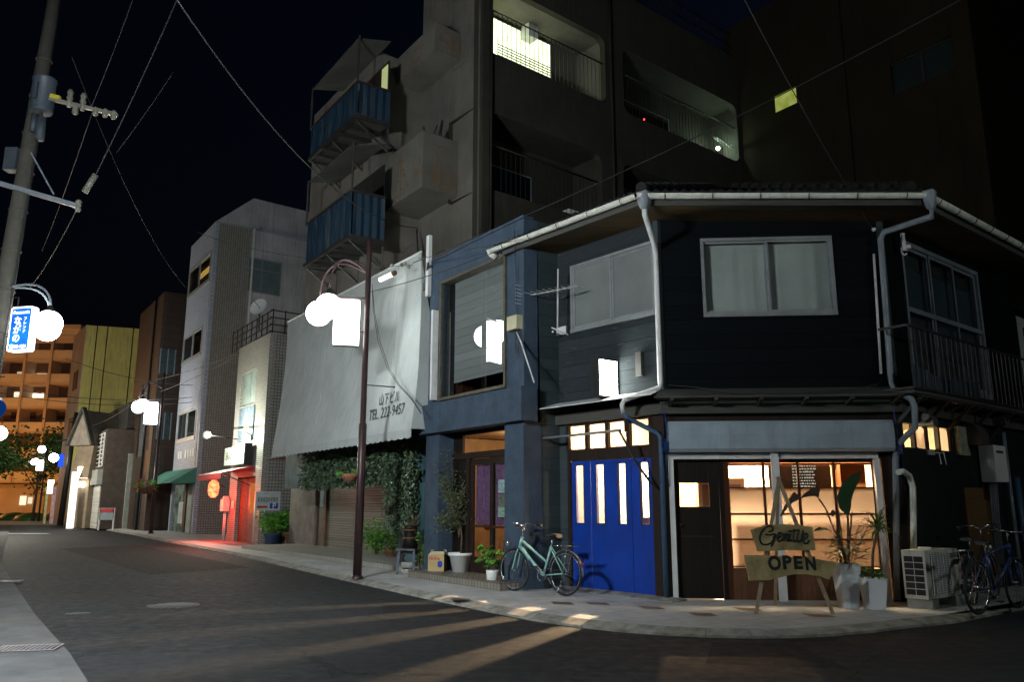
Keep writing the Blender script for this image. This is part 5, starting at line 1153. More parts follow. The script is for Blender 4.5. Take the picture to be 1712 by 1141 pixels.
ew = (ES.s(404, 460), ES.s(470, 460), ES.z(404, 485), ES.z(404, 427)); mb = MB(); mb.fb(ES, ew[0], ew[1], ew[2], ew[3], -.05, -.02); w_ = mb.build('window', mat('shaded_window', (.12, .16, .17), .4), eb)
mb = MB()
for a in (ew[0], (ew[0] + ew[1]) / 2 - .03, ew[1] - .06): mb.fb(ES, a, a + .06, ew[2], ew[3], -.018, .02)
for z in (ew[2], (ew[2] + ew[3] * 2) / 3, ew[3] - .06): mb.fb(ES, ew[0], ew[1], z, z + .06, -.018, .024)
mb.build('window_frame', M['greypipe'], w_)
for k, h in enumerate(wins):
    ws = sliding_window(EF, h, eb, M['alu'], M['glass_dark'], None, fr=.09, mull=2, deep=.15)
    b_ = MB(); b_.fb(EF, h[0], h[1], h[2], h[3], -.5, -.4); b_.build('curtain', emis('amber_room', (.45, .18, .04), .22 if k else .3, (.02, .02, .03), 1.2) if k != 2 else M['curtain'], ws)
    if k == 0: b_ = MB(); b_.fb(EF, h[0] + .4, h[1] - .9, h[2] + .9, h[2] + 1.25, -.38, -.36); b_.build('room_lamp', emis('amber_lamp', (1, .55, .12), 3), ws)
aw = MB(); az0, az1 = 2.45, 3.2; aw.hexa([EF.pt(-.1, az0, 1.2), EF.pt(e1 + 2.2, az0, 1.2), EF.pt(e1 + 2.2, az1, 0), EF.pt(-.1, az1, 0), EF.pt(-.1, az0 + .03, 1.2), EF.pt(e1 + 2.2, az0 + .03, 1.2), EF.pt(e1 + 2.2, az1 + .03, 0), EF.pt(-.1, az1 + .03, 0)]); aw.poly([EF.pt(-.1, az0, 1.2), EF.pt(-.1, az1, 0), EF.pt(-.1, az0, 0)]); aw.build('awning', M['greenaw'], eb)
text_mesh('wall_letters', 'COFFEE  ROOM', M['white'], EF, e1 * .5, EF.z(300, 768), .02, .55, eb, width=3.4, extrude=.02) if False else None
lt = MB(); zz = EF.z(300, 768)
for k in range(7): 
    if k != 4: lt.fb(EF, .7 + k * .5, 1.05 + k * .5, zz, zz + .38, .004, .03)
lt.build('wall_lettering', M['white'], eb)
dp = MB(); dp.fb(EF, .5, 2.0, .03, 2.45, -.19, -.14); dp.build('grey_door', mat('green_grey_door', (.25, .32, .28), .6), eb); dp = MB(); dp.fb(EF, 2.0, 2.4, .03, 2.45, -.19, -.08); dp.build('wood_post', M['woodred'], eb)
dp = MB(); dp.fb(EF, 2.4, e1 - .3, .03, 2.45, -.19, -.15); o = dp.build('shop_window', emis('soft_shop_window', (.5, .6, .45), .25, (.04, .05, .05), 1.6), eb)
sg = MB(); p = gp(286, 892); sg.box(p + Vector((0, 1, 1.0)), (.04, .9, 1.1), R(35)); sg = sg.build('poster_board', mat('poster_board', (.45, .5, .5), .6, var=.5, scale=3)); tag(sg, 'leaning pale poster board under the green awning', 'poster board')
# satellite dish and aerial on the terrace
dish = thing('satellite_dish', 'white satellite dish on the terrace of the pale tiled building', 'satellite dish', DF.pt(1.6, dz, -1)); P = at(434, 515, Do.y + 2.2)
mb = MB(); mb.lathe([(.001, 0), (.2, .02), (.32, .06), (.38, .1)], P, 20, axis=(-.3, -1, .35)); mb.build('reflector', M['white'], dish); mb = MB(); mb.tube([P, P + Vector((.0, .1, -.9))], .03, 6); mb.tube([P, P + Vector((-.12, -.4, .2))], .012, 5); mb.build('mount', M['darkmetal'], dish)
# brown panelled building
Fo = gp(240, 888.5); FF = Face(Fo, (-100 - CX, 1372.7)); FS = Face(Fo, uD); f1 = FF.s(205, 845); fz = FF.z(252, 510)
fb_ = thing('brown_building', 'dark brown panelled building between the grey tiled tower and the small shops', 'building', Fo)
shell('f', fb_, FF, 0, f1, 0, fz, M['tile_brown'], [(f1 * .35, f1 * .6, 4.2, 8.6)], 8); mb = MB(); mb.fb(FS, .01, 7, 0, fz, -.2, 0); mb.build('side_wall', M['tile_brown'], fb_)
for (x0_, x1_, y0_, y1_) in ((263, 288, 625, 582), (268, 290, 735, 690)):
    mb = MB(); h = (FS.s(x0_, 650), FS.s(x1_, 650), FS.z(x0_, y0_), FS.z(x0_, y1_)); mb.fb(FS, *h, .005, .05); w_ = mb.build('window', mat('dim_glass', (.05, .07, .08), .2), fb_); mb = MB()
    for k in range(3): mb.fb(FS, h[0] + (h[1] - h[0]) * k / 2 - .03, h[0] + (h[1] - h[0]) * k / 2 + .03, h[2], h[3], .052, .08)
    mb.build('window_frame', M['greypipe'], w_)
mb = MB(); mb.fb(FF, f1 * .35, f1 * .6, 4.2, 8.6, -.18, -.1); mb.build('window', mat('tall_dim_glass', (.09, .1, .11), .3), fb_)
mb = MB(); mb.tube([FF.pt(f1 * .25, 0, .08), FF.pt(f1 * .25, fz, .08)], .06, 6); mb.build('downpipe', M['darkmetal'], fb_); mb = MB(); mb.fb(FF, f1 * .2, f1 * .45, 0, 2.6, .005, .03); mb.build('entrance', M['black'], fb_)
# small shops farther on
def block(name, label, cat, x0, x1, yb, ytop, mat_, depth=6, F=None, group=None, u=None):
    O = gp(x1, yb); Fx = Face(O, u or uS); r_ = thing(name, label, cat, O, group=group); a1 = Fx.s(x0, 845); z1 = Fx.z(x1, ytop)
    mb = MB(); mb.fb(Fx, 0, a1, 0, z1, -depth, 0); mb.build('wall', mat_, r_); return Fx, a1, z1, r_
gw, ga, gz_, gr_ = block('plain_wall_building', 'narrow plain grey green building between the brown block and the black walled house', 'building', 192, 204, 885, 762, mat('grey_green_wall', (.28, .31, .28), .85), 6)
bkf, ba, bz, br_ = block('black_wall_house', 'dark windowless house with black side wall behind the small shops', 'house', 165, 196, 884.5, 684, mat('dark_house_wall', (.035, .032, .03), .9), 7)  # one near-black colour over the whole wall
sf_, sa, sz_, sr_ = block('shutter_shop', 'small white shuttered shop with lattice screen and lit hanging board', 'shop', 140, 163, 885.5, 725, mat('shop_plaster', (.07, .055, .045), .85), 4)
mb = MB(); mb.fb(sf_, .2, sa - .2, .02, 2.6, .01, .05); mb.build('roller_shutter', M['shutter_white'], sr_); mb = MB(); mb.fb(sf_, 0, sa, 2.6, 3.5, .01, .3); mb.build('shutter_box', M['concrete'], sr_)
mb = MB(); la0, la1, lz0, lz1 = .2, sa * .9, 3.7, sz_ * .96
for k in range(6): mb.fb(sf_, la0 + (la1 - la0) * k / 5 - .04, la0 + (la1 - la0) * k / 5 + .04, lz0, lz1, .05, .12)
for k in range(9): mb.fb(sf_, la0, la1, lz0 + (lz1 - lz0) * k / 8 - .03, lz0 + (lz1 - lz0) * k / 8 + .03, .05, .10)
mb.build('lattice', M['whitemetal'], sr_)
text_mesh('lettering', '福丸', M['blackink'], sf_, sa * .45, 4.4, .14, 1.0, sr_, width=1.6)
gf, ga1, gz1, gr = block('gable_house', 'little house with a pale pointed gable facing the street', 'house', 127, 141, 884, 800, mat('gable_plaster', (.22, .17, .12), .85), 5, u=Vector((-.93, .36, 0)))
zt_ = 7.0; mb = MB(); zb_ = gz1; mb.hexa([gf.pt(-.3, zb_, .4), gf.pt(ga1 + .3, zb_, .4), gf.pt(ga1 + .3, zb_, -3), gf.pt(-.3, zb_, -3), gf.pt(-.2, zb_ + 2, .1), gf.pt(ga1 + .2, zb_ + 2, .1), gf.pt(ga1 + .2, zb_ + 2, -3), gf.pt(-.2, zb_ + 2, -3)]); mb.build('upper_wall', mat('gable_plaster2', (.22, .17, .12), .85), gr)
mb = MB(); h0 = zb_ + 2; c = (ga1) / 2; mb.prism(gf, [(-.5, h0), (ga1 + .5, h0), (c, h0 + 2.2)], -3, .5); mb.build('gable', mat('gable_boards', (.22, .19, .16), .85), gr)
mb = MB(); mb.beam(gf.pt(-.6, h0, .55), gf.pt(c, h0 + 2.35, .55), .3, .12); mb.beam(gf.pt(ga1 + .6, h0, .55), gf.pt(c, h0 + 2.35, .55), .3, .12); mb.builds('barge_board', M['woodbeam'], gr)
def litbox(name, label, x0, x1, y0, y1, Y, strength=8, c=(1, .95, .8), depth=.2, group=None, cat='sign'):
    a, b = at(x0, y1, Y), at(x1, y0, Y); mb = MB(); mb.box((a + b) / 2, (abs(b.x - a.x), depth, abs(b.z - a.z)), R(12)); o = mb.build(name, emis(name + '_glow', c, strength)); return tag(o, label, cat, group)
litbox('lit_sign', 'glowing cream sign box under the gable beside the lattice screen', 130, 147, 781, 800, 50.5, 7, (1, .85, .6))
litbox('lit_sign', 'glowing white strip sign below the cream sign box', 127, 141, 806, 815, 50.5, 10)
mb = MB(); p = gp(118, 885); 
for k in range(3): q_ = gp(116 + k * 5, 884.5 - k); mb.box(q_ + hz * 1.7, (.35, .25, 3.4), R(20))
o = mb.build('gate_posts', emis('glowing_white_posts', (1, .97, .85), 1.4)); tag(o, 'bright white gate posts of the lit shop entrance', 'gate posts')  # posts glow by themselves; the entrance light on them is put in
mb = MB(); q_ = gp(134, 884); mb.box(q_ + hz * 1.5 + Vector((0, 1.2, 0)), (1.6, .1, 2.6), R(35)); o = mb.build('lit_entrance', emis('lit_doorway', (1, .95, .55), 1.6)); tag(o, 'brightly lit yellowish shop doorway between posts and shutter', 'doorway')
plight('shop_fill_light', tuple(gp(128, 886) + Vector((-2.4, -4.5, 5.3))), 2800, (1, .95, .8), .3)  # unseen point lamp added to brighten the shops and the yellow wall
ns = thing('notice_board', 'low notice board with red heading in front of the dark wall', 'notice board', gp(178, 884)); a, b = at(166, 870, 46.5), at(192, 850, 46.5); mb = MB(); mb.box((a + b) / 2, (b.x - a.x, .08, b.z - a.z)); mb.build('board', mat('board_grey', (.25, .3, .32), .6), ns)
mb = MB(); mb.box(((a + b) / 2 + Vector((0, -.05, (b.z - a.z) * .3))), ((b.x - a.x) * .9, .02, .2)); mb.build('red_heading', M['redink'], ns); mb = MB()
for x in (a.x, b.x): mb.box((x, a.y, (b.z) / 2), (.08, .08, b.z))
mb.builds('post', M['whitemetal'], ns)
# parked motor scooter glint
sc_ = thing('scooter', 'small parked scooter in the dark gap beside the brown building', 'scooter', gp(188, 884)); c = gp(188, 884) + Vector((0, -.5, 0))
mb = MB(); mb.sphere(c + hz * .75, .35, 12, sz=.6); mb.beam(c + Vector((-.5, 0, .3)), c + Vector((.6, 0, .5)), .3, .25); mb.tube([c + Vector((-.55, 0, .3)), c + Vector((-.75, 0, 1.05))], .04, 6); mb.build('body', mat('grey_scooter', (.2, .24, .3), .3, .3), sc_)
for x in (-.65, .6):
    mb = MB(); mb.tube([c + Vector((x + .26 * math.cos(t), 0, .28 + .26 * math.sin(t))) for t in [k * math.pi / 9 for k in range(18)]], .05, 6, closed=True); mb.build('wheel', M['rubber'], sc_)
# yellow building and orange apartments
YY = 66; yc = at(118, 800, YY); yf = Face(Vector((yc.x, YY, 0)), Vector((.93, .36, 0))); yl = Face(Vector((yc.x, YY, 0)), Vector((-.60, .80, 0)))
yb = thing('yellow_building', 'plain yellow concrete building with thin downpipes behind the small shops', 'building', (yc.x, YY, 0)); yz = yf.z(133, 543)
mb = MB(); mb.fb(yf, 0, 14, 0, yz, -8, 0); mb.build('yellow_wall', M['yellow'], yb); mb = MB(); mb.fb(yl, 0, 6, 0, yz + .02, .0, .05); mb.build('side_wall', M['apt'], yb)
for x in (147, 165, 209): 
    mb = MB(); a = yf.s(x, 700); mb.tube([yf.pt(a, 0, .1), yf.pt(a, yz, .1)], .035, 6); mb.build('downpipe', M['darkmetal'], yb)
mb = MB()
for z in (7, 11): mb.fb(yl, 1.5, 3.5, z, z + 1.6, .06, .1)
mb.builds('window', mat('dark_brown_glass', (.05, .03, .02), .5), yb)
AY = 98; a0 = at(-90, 800, AY).x; a1 = at(116, 800, AY).x; ap = thing('orange_apartments', 'orange lit apartment building with rows of balconies at the end of the street', 'apartment building', (a1, AY, 0))
az = at(90, 552, AY).z; mb = MB(); mb.box(((a0 + a1) / 2, AY + 5, az / 2 + 2), (a1 - a0, 8, az - 4)); mb.build('back_wall', M['apt_recess'], ap)
nf = 7; zf = [at(90, y, AY).z for y in (800, 757, 714, 668, 640, 600, 562)]; zf = [4.2 + 2.95 * k for k in range(8)]
bays = [at(x, 800, AY).x for x in (-60, -18, 28, 72, 116)]
for k, z in enumerate(zf[:7]):
    mb = MB(); mb.box(((a0 + a1) / 2, AY - .2, z - .1), (a1 - a0, 2.0, .25)); sl = mb.build('balcony_slab', M['apt'], ap)
    mb = MB()
    for i in range(len(bays) - 1): mb.box(((bays[i] + bays[i + 1]) / 2, AY - 1.1, z + .56), (bays[i + 1] - bays[i] - .25, .12, 1.05))
    mb.builds('balcony_parapet', M['apt_rail'], ap)
for x in bays: mb = MB(); mb.box((x, AY - .1, az / 2 + 2), (.3, 2.4, az - 4)); mb.build('dividing_wall', M['apt'], ap)
mb = MB(); mb.box(((a0 + a1) / 2, AY + 3, az + .1), (a1 - a0 + .4, 9, .5)); mb.box(((a0 + a1) / 2, AY - .9, az - .9), (a1 - a0, .3, 1.9)); mb.build('roof_parapet', M['apt'], ap)
mb = MB(); mb.box(((a0 + a1) / 2, AY + 1.0, 2), (a1 - a0, 1, 4)); mb.build('ground_floor', M['apt'], ap)
for (x0_, x1_, y0_, y1_, s_) in ((55, 72, 594, 604, 1.6), (85, 98, 595, 603, 1.3), (60, 78, 625, 634, 1.6), (28, 37, 622, 628, .5), (88, 93, 630, 634, .8), (23, 43, 656, 664, 1.4), (54, 73, 658, 667, 2), (36, 48, 830, 845, 1.2), (50, 58, 832, 843, .9)):
    A, B_ = at(x0_, y1_, AY + .9), at(x1_, y0_, AY + .9); mb = MB(); mb.box(((A.x + B_.x) / 2, AY + (.45 if y0_ > 800 else .95), (A.z + B_.z) / 2), (B_.x - A.x, .1, B_.z - A.z)); mb.build('lit_window', emis('lit_flat_window', (1, .88, .6), s_), ap)
for (x0_, x1_, y0_, y1_) in ((18, 28, 690, 700), (48, 60, 690, 700), (15, 27, 724, 735), (30, 42, 790, 802), (40, 52, 620, 634), (95, 108, 690, 702), (75, 85, 722, 735)):
    A, B_ = at(x0_, y1_, AY + .9), at(x1_, y0_, AY + .9); mb = MB(); mb.box(((A.x + B_.x) / 2, AY + .95, (A.z + B_.z) / 2), (B_.x - A.x, .1, B_.z - A.z)); mb.build('dark_window', mat('dark_flat_window', (.06, .04, .03), .4), ap)
l = plight('assumed_sodium_lamp', (-78, 82, 9), 6000, (1, .42, .10), .4); l = plight('assumed_sodium_lamp', (-58, 84, 5), 3000, (1, .45, .12), .4)  # unseen lamps, assumed from the orange light on the apartments
# bank and street trees at the junction
bk_ = MB(); random.seed(12)
for k in range(14): c = Vector((-72 + k * 2.2, 78 + random.random() * 2, 0)); bk_.sphere(c, 1.6, 12, sz=.45)
bk_.build('grass_bank', M['leafdark'], kind='structure')
def crown(name, label, c, r, h, n, leafm, trunk=True, lsz=(.18, .3), cat='tree', seed=1, group=None):
    random.seed(seed); t_ = thing(name, label, cat, (c[0], c[1], 0), group=group); tm = MB(); c = Vector(c)
    tm.tube([(c.x, c.y, 0), (c.x + .1, c.y, c.z * .5), (c.x, c.y, c.z)], [.14, .11, .05], 7); cl = []
    for k in range(9):
        a = random.uniform(0, 6.28); e_ = Vector((c.x + math.cos(a) * r * .7, c.y + math.sin(a) * r * .7, c.z + random.uniform(-.3, .8) * h)); tm.tube([(c.x, c.y, c.z * random.uniform(.5, .9)), e_], [.05, .02], 5); cl.append(e_)
    tm.build('trunk', M['bark'], t_); lm = MB()
    for k in range(n):
        b = random.choice(cl); p = b + Vector((random.gauss(0, r * .3), random.gauss(0, r * .3), random.gauss(0, h * .28))); lm.leaf(p, (random.uniform(-1, 1), random.uniform(-1, 1), random.uniform(-.8, .3)), random.uniform(*lsz), random.uniform(*lsz) * .6)
    lm.build('crown', leafm, t_); return t_
pt = at(62, 800, 76); crown('street_tree', 'dark leafy tree at the end of the street behind the far lamps', (pt.x, 76, 5.0), 3.0, 3.2, 1800, M['leafdark'], seed=3, lsz=(.3, .55))
pt = at(8, 790, 60); crown('street_tree', 'green tree lit by a lamp at the left edge of the far street', (pt.x - 1, 60, 4.6), 1.5, 1.3, 900, M['leafdark'], seed=4, lsz=(.25, .4))
litbox('banner_sign', 'tall glowing white sign board near the far end of the row', 79, 90, 803, 826, 60, 4)
for k, (x0_, x1_, y0_, y1_, c) in enumerate(((84, 95, 815, 860, (.8, .45, .45)), (74, 81, 826, 856, (.75, .6, .3)))):
    a, b = at(x0_, y1_, 58), at(x1_, y0_, 58); mb = MB(); mb.fb(Face((a.x, 58), (1, .15)), 0, b.x - a.x, .1, b.z, -.03, .03); mb.tube([(a.x, 58, 0), (a.x, 58, b.z + .2)], .03, 6); o = mb.build('banner', mat('banner_cloth_%d' % k, c, .8, var=.6, scale=3)); tag(o, ['pink shop banner standing by the far shops', 'yellow shop banner standing by the far shops'][k], 'banner')
# ------------------------------------------------------------------ street lamps
def lamp_arms(mb, root_z, globes):
    for (gx, gy, gz_) in globes:
        pts = []
        for k in range(13):
            t = k / 12; a = t * math.pi * .62
            x = gx * (1 - math.cos(t * math.pi / 2)) if False else gx * t
            z = root_z + (gz_ + .33 - root_z) * t ** 2.2 + .42 * math.sin(math.pi * t) * .9
            pts.append((gx * math.sin(t * math.pi / 2), gy * math.sin(t * math.pi / 2), z))
        mb.tube(pts, .026, 8)
def make_lamp(label, loc, lampmat, H=6.9, gr=.27, globes=((-1.10, .42, 5.40), (-.80, -.02, 5.44)), group='twin globe street lamps'):
    r_ = thing('street_lamp', label, 'street lamp', loc, 0, group, local=True)
    mb = MB(); mb.tube([(0, 0, 0), (0, 0, 3.0), (0, 0, 3.02), (0, 0, H - .1), (0, 0, H)], [.085, .08, .062, .058, .03], 14); mb.lathe([(.12, 0), (.12, .02), (.09, .06)], (0, 0, 0), 14); mb.build('pole', M['lampole'], r_)
    mb = MB(); lamp_arms(mb, 6.15, globes); ao = mb.build('arm', M['lampole'], r_)
    for g_ in globes:
        mb = MB(); mb.sphere(g_, gr, 24); mb.build('globe', lampmat, r_)
        mb = MB(); mb.lathe([(.04, .12), (.07, .05), (.10, .0), (.11, -.03)], (g_[0], g_[1], g_[2] + gr + .0), 12); mb.build('globe_cap', M['darkmetal'], r_)
    bx = Face(Vector((-.40, -.07, 0)), Vector((.985, .17, 0))); bx.n = Vector((.17, -.985, 0))
    mb = MB(); mb.rbox(bx, -.26, .26, 4.60, 5.56, -.07, .07, .05); mb.build('sign_box', M['signlamp'], r_)
    mb = MB(); mb.fb(bx, -.25, .25, 4.585, 4.60, -.08, .08); mb.beam((-.65, -.1, 5.62), (.0, 0, 5.62), .03, .03); mb.beam((-.12, -.03, 4.9), (0, 0, 4.9), .03, .03); mb.build('sign_bracket', M['lampole'], r_)
    mb = MB(); mb.tube([(0, 0, 3.80), (.62, -.1, 3.74)], .012, 6); mb.tube([(.6, -.1, 3.74), (.64, -.1, 3.735)], .02, 6); mb.build('banner_rod', M['darkmetal'], r_)
    return r_
L1 = gp(597, 968); L2 = gp(252, 893); L3 = gp(64, 872.5)
lamp1 = make_lamp('brown twin globe street lamp with lit blank sign box before the white canopy', tuple(L1), M['lamp'])
l2 = dup(lamp1, tuple(L2), R(8), 'brown twin globe street lamp in front of the brown panelled building', 1.18)
l3 = dup(lamp1, tuple(L3), R(10), 'farthest twin globe street lamp at the end of the row with sign box', .95)
# unseen lamp, assumed outside the view; globes far brighter than the other lamps
assumed_lamp = dup(lamp1, (-5.0, 5.0, 0), R(60), 'unseen twin globe street lamp assumed on the near pavement to light the corner', 1.0)
for o in col.objects:
    if o.parent == assumed_lamp and o.name.startswith('globe') and not o.name.startswith('globe_cap'):
        o.data = o.data.copy(); o.data.materials[0] = M['lamp_assumed']
added_lamp = dup(lamp1, (12.0, 6.4, 0), R(150), 'unseen twin globe street lamp added to light the right wall', 1.0)  # lamp outside the view, added to brighten the house's right wall
for o in col.objects:
    if o.parent == added_lamp and o.name.startswith('globe') and not o.name.startswith('globe_cap'):
        o.data = o.data.copy(); o.data.materials[0] = M['lamp_added']
# --- concrete utility pole with transformer, cross arms, and a lamp arm with the blue lit sign
PY = 17.5
def pp_(x, y, Y=PY): return at(x, y, Y)
T0, T1 = pp_(91, 0), pp_(-5, 560); dv = (T0 - T1).normalized(); base = T1 + dv * ((-.04 - T1.z) / dv.z); top = base + dv * 13.5
up_ = thing('utility_pole', 'leaning concrete utility pole with transformer cans and cross arms on the left', 'utility pole', base)
mb = MB(); mb.tube([base, top], [.225, .15], 20)
for k in range(8): c = base + dv * (5.2 + k * .95); mb.tube([c, c + dv * .03], [.222 - k * .006] * 2, 20)
mb.build('pole', M['polecon'], up_)
tc = pp_(72, 160); mb = MB(); mb.lathe([(.001, -.42), (.24, -.42), (.25, -.38), (.25, .36), (.27, .38), (.27, .42), (.001, .46)], tc, 20); mb.fb(Face((tc.x, tc.y - .26), (1, 0)), -.03, .03, tc.z - .2, tc.z + .2, 0, .05); mb.build('transformer', M['trafo'], up_)
for (x, y, r_, h) in ((68, 215, .1, .28), (56, 205, .07, .22)):
    c = pp_(x, y, PY - .25); mb = MB(); mb.lathe([(.001, -h), (r_, -h), (r_, h), (.001, h)], c, 12); mb.build('cutout', M['trafo'], up_)
c = pp_(22, 268, PY - .1); mb = MB(); mb.box(c, (.28, .25, .55)); mb.build('junction_box', M['trafo'], up_)
def bar(x0, y0, x1, y1, w_, m_, name='cross_arm', Y=PY - .22): mb = MB(); mb.beam(pp_(x0, y0, Y), pp_(x1, y1, Y), w_, w_); return mb.build(name, m_, up_)
bar(-30, 298, 131, 345, .10, M['greypipe']); bar(83, 165, 196, 192, .08, M['insul']); bar(52, 255, 90, 325, .03, M['greypipe'], 'brace'); b_ = bar(85, 160, 100, 164, .09, mat('yellow_tape', (.5, .42, .03), .6), 'yellow_sleeve', PY - .24)
for (x, y, h) in ((117, 164, .22), (139, 170, .22), (126, 184, .1), (160, 186, .1), (176, 189, .1), (190, 192, .1), (131, 344, .14)):
    c = pp_(x, y, PY - .22); mb = MB(); mb.lathe([(.001, -h), (.05, -h), (.075, -h * .6), (.05, -h * .3), (.075, 0), (.05, h * .3), (.075, h * .6), (.04, h), (.001, h)], c, 10); mb.build('insulator', M['insul'], up_)
sl = pp_(151, 305, PY - .3); mb = MB(); mb.tube([pp_(141, 322, PY - .3), pp_(160, 292, PY - .3)], .07, 10); mb.build('splice_sleeve', M['insul'], up_)
for k in range(5): mb = MB(); c = base + dv * (2.4 + k * .9); mb.tube([c + Vector((.2, -.05, 0)), c + Vector((.36, -.05, 0))], .012, 5); mb.build('step_bolt', M['darkmetal'], up_)
mb = MB(); mb.tube([base + Vector((.25, -.05, 0)), base + dv * 10 + Vector((.2, -.05, 0))], .02, 6); mb.build('riser_cable', M['cable_pale'], up_)
# lamp arm on the pole
lmp = thing('pole_lamp', 'pair of white globes and blue lit sign hung from an arm on the utility pole', 'street lamp', pp_(5, 480))
for (x, y, Y_) in ((81, 541, PY - .3), (79, 550, PY + .5)):
    c = pp_(x, y, Y_); mb = MB(); mb.sphere(c, .285, 24); mb.build('globe', M['lamp'], lmp); mb = MB(); mb.lathe([(.04, .12), (.08, .03), (.11, -.03)], c + hz * .285, 12); mb.build('globe_cap', M['darkmetal'], lmp)
    a_ = pp_(2, 484); mb = MB(); mb.tube([a_.lerp(c + hz * .4, math.sin(t / 10 * math.pi / 2)) + hz * .35 * math.sin(t / 10 * math.pi) for t in range(11)], .025, 8); mb.build('arm', M['greypipe'], lmp)
sc0 = pp_(37, 551, PY - .2); SF_ = Face((sc0.x, sc0.y), Vector((.97, -.24, 0))); SF_.n = Vector((-.24, -.97, 0))
sbx = thing('lit_blue_sign', 'small blue and white lit shop sign box hanging beside the utility pole globes', 'sign', sc0)
zc = sc0.z; mb = MB(); mb.rbox(SF_, -.29, .29, zc - .5, zc + .5, -.10, .06, .06); mb.build('sign_box', emis('white_sign_edge', (.95, .97, 1), 4), sbx)
mb = MB(); mb.rbox(SF_, -.255, .255, zc - .465, zc + .465, .062, .066, .05); mb.build('sign_face', emis('blue_sign_face', (.01, .10, .85), 1.1, (.02, .35, .95), 1.3), sbx)
mb = MB(); mb.rbox(SF_, -.25, .25, zc - .46, zc + .46, -.106, -.102, .05); mb.build('sign_back', emis('white_sign_face', (.95, 1, 1), 25), sbx)
wm_ = emis('white_sign_letters', (1, 1, 1), 3)
SF_.u = Vector((.97, -.24, 0)).normalized()
text_mesh('lettering', 'Panasonic', wm_, SF_, .0, zc + .37, .068, .1, sbx, width=.42, extrude=.002, offset=.002)
text_mesh('lettering', 'な', wm_, SF_, -.07, zc + .17, .068, .21, sbx, extrude=.002, offset=.003); text_mesh('lettering', 'が', wm_, SF_, -.07, zc - .03, .068, .21, sbx, extrude=.002, offset=.003); text_mesh('lettering', 'の', wm_, SF_, -.07, zc - .22, .068, .21, sbx, extrude=.002, offset=.003)
for k, ch_ in enumerate('フレンド'): text_mesh('lettering', ch_, wm_, SF_, .12, zc + .22 - k * .095, .068, .09, sbx, extrude=.002)
text_mesh('lettering', '☎223-1226', wm_, SF_, 0, zc - .40, .068, .1, sbx, width=.44, extrude=.002, offset=.002)
mb = MB(); mb.beam(SF_.pt(-.2, zc + .5, 0), SF_.pt(-.2, zc + .75, 0), .02, .02); mb.build('hanger', M['darkmetal'], sbx)
# far poles and lamps
fp = gp(100, 880); ft = at(124, 690, fp.y); up2 = thing('utility_pole', 'dark slim utility pole with a blue sign near the far shops', 'utility pole', fp); mb = MB(); mb.tube([fp, Vector((fp.x + .3, fp.y, ft.z))], [.2, .13], 10); mb.build('pole', M['darkmetal'], up2)
mb = MB(); c = Vector((fp.x + .2, fp.y, ft.z - 2)); mb.beam(c + Vector((-1.2, 0, 0)), c + Vector((1, 0, .2)), .1, .1); mb.beam(c + Vector((-.3, 0, 1.3)), c + Vector((.8, 0, 1.5)), .08, .08); mb.builds('cross_arm', M['darkmetal'], up2)
def far_globe(x, y, Y, r, label):
    c = at(x, y, Y); mb = MB(); mb.sphere(c, r, 14); o = mb.build('globe_lamp', M['lamp_far']); tag(o, label, 'lamp')
far_globe(90, 766, 56, .30, 'single white globe lamp beside the far blue sign'); far_globe(70, 752, 64, .27, 'single white globe lamp in front of the dark street tree'); far_globe(-1, 725, 34, .3, 'white globe lamp cut by the left edge of the view')
a, b = at(97, 781, 56), at(107, 760, 56); mb = MB(); mb.box((a + b) / 2, (b.x - a.x, .12, b.z - a.z)); o = mb.build('blue_sign', emis('far_blue_sign', (.02, .10, .85), 1.2)); tag(o, 'small blue lit sign on the far utility pole', 'sign')
rs = thing('road_sign', 'round blue traffic sign cut by the left edge', 'road sign', (0, 0, 0)); c = at(-5, 684, 14); rs.location = (c.x, 14.1, -.04); rs['_o'] = [c.x, 14.1, -.04]
mb = MB(); mb.lathe([(.001, 0), (.155, 0), (.16, .01)], c, 28, axis=(.1, -1, 0)); mb.build('disc', emis('blue_disc', (.01, .08, .4), .35), rs); mb = MB(); mb.tube([(c.x, 14.06, -.04), (c.x, 14.06, c.z + .2)], .03, 8); mb.build('post', M['whitemetal'], rs)
cn = MB(); p = gp(71, 872); cn.tube([p, p + hz * 3.0], .09, 8); o = cn.build('bollard_post', mat('yellow_black_post', (.4, .32, .03), .6, var=.8, scale=3)); tag(o, 'yellow and black striped post under the farthest lamp', 'post')
# ------------------------------------------------------------------ wires
smooth0 = lambda P: P
def wire(p, q_, sag, r_, label, mt='cable', n=24, wav=0):
    p, q_ = Vector(p), Vector(q_); pts = [p.lerp(q_, t / n) - hz * sag * 4 * (t / n) * (1 - t / n) for t in range(n + 1)]
    mb = MB(); mb.tube(pts, r_ * .8, 6); o = mb.build('overhead_wire', M[mt]); tag(o, label, 'wire', 'overhead wires'); return o
gq = lambda F, x, y, d=0: F.pt(*F.q(x, y, d), d)
tube_a = gq(W, 690, 440, .35)
wire(tube_a, at(1640, -20, 15), .25, .014, 'pale messenger wire running from the canopy top up over the dark house to the right', 'cable_pale')
wire(at(560, 500, 17.2), gq(BL, 868, 405, .25), .12, .012, 'pale twisted wire along the top of the blue shop front', 'cable_pale')
wire(gq(BL, 700, 432, .45), gq(BL, 868, 396, .3), .05, .010, 'thin pale wire just above the blue shop window', 'cable_pale')
wire(at(-40, 60, 12) if False else at(300, -10, 17), at(160, 292, PY - .3), .1, .018, 'thick pale cable climbing from the splice sleeve to the top', 'cable_pale')
wire(at(131, 345, PY - .2), at(50, 480, 30), .2, .016, 'cable falling from the lower cross arm toward the far street')
wire(at(290, -10, 11), gq(SW, 697, 381, .1), .9, .016, 'dark blue cable sagging to the corner of the stained block')
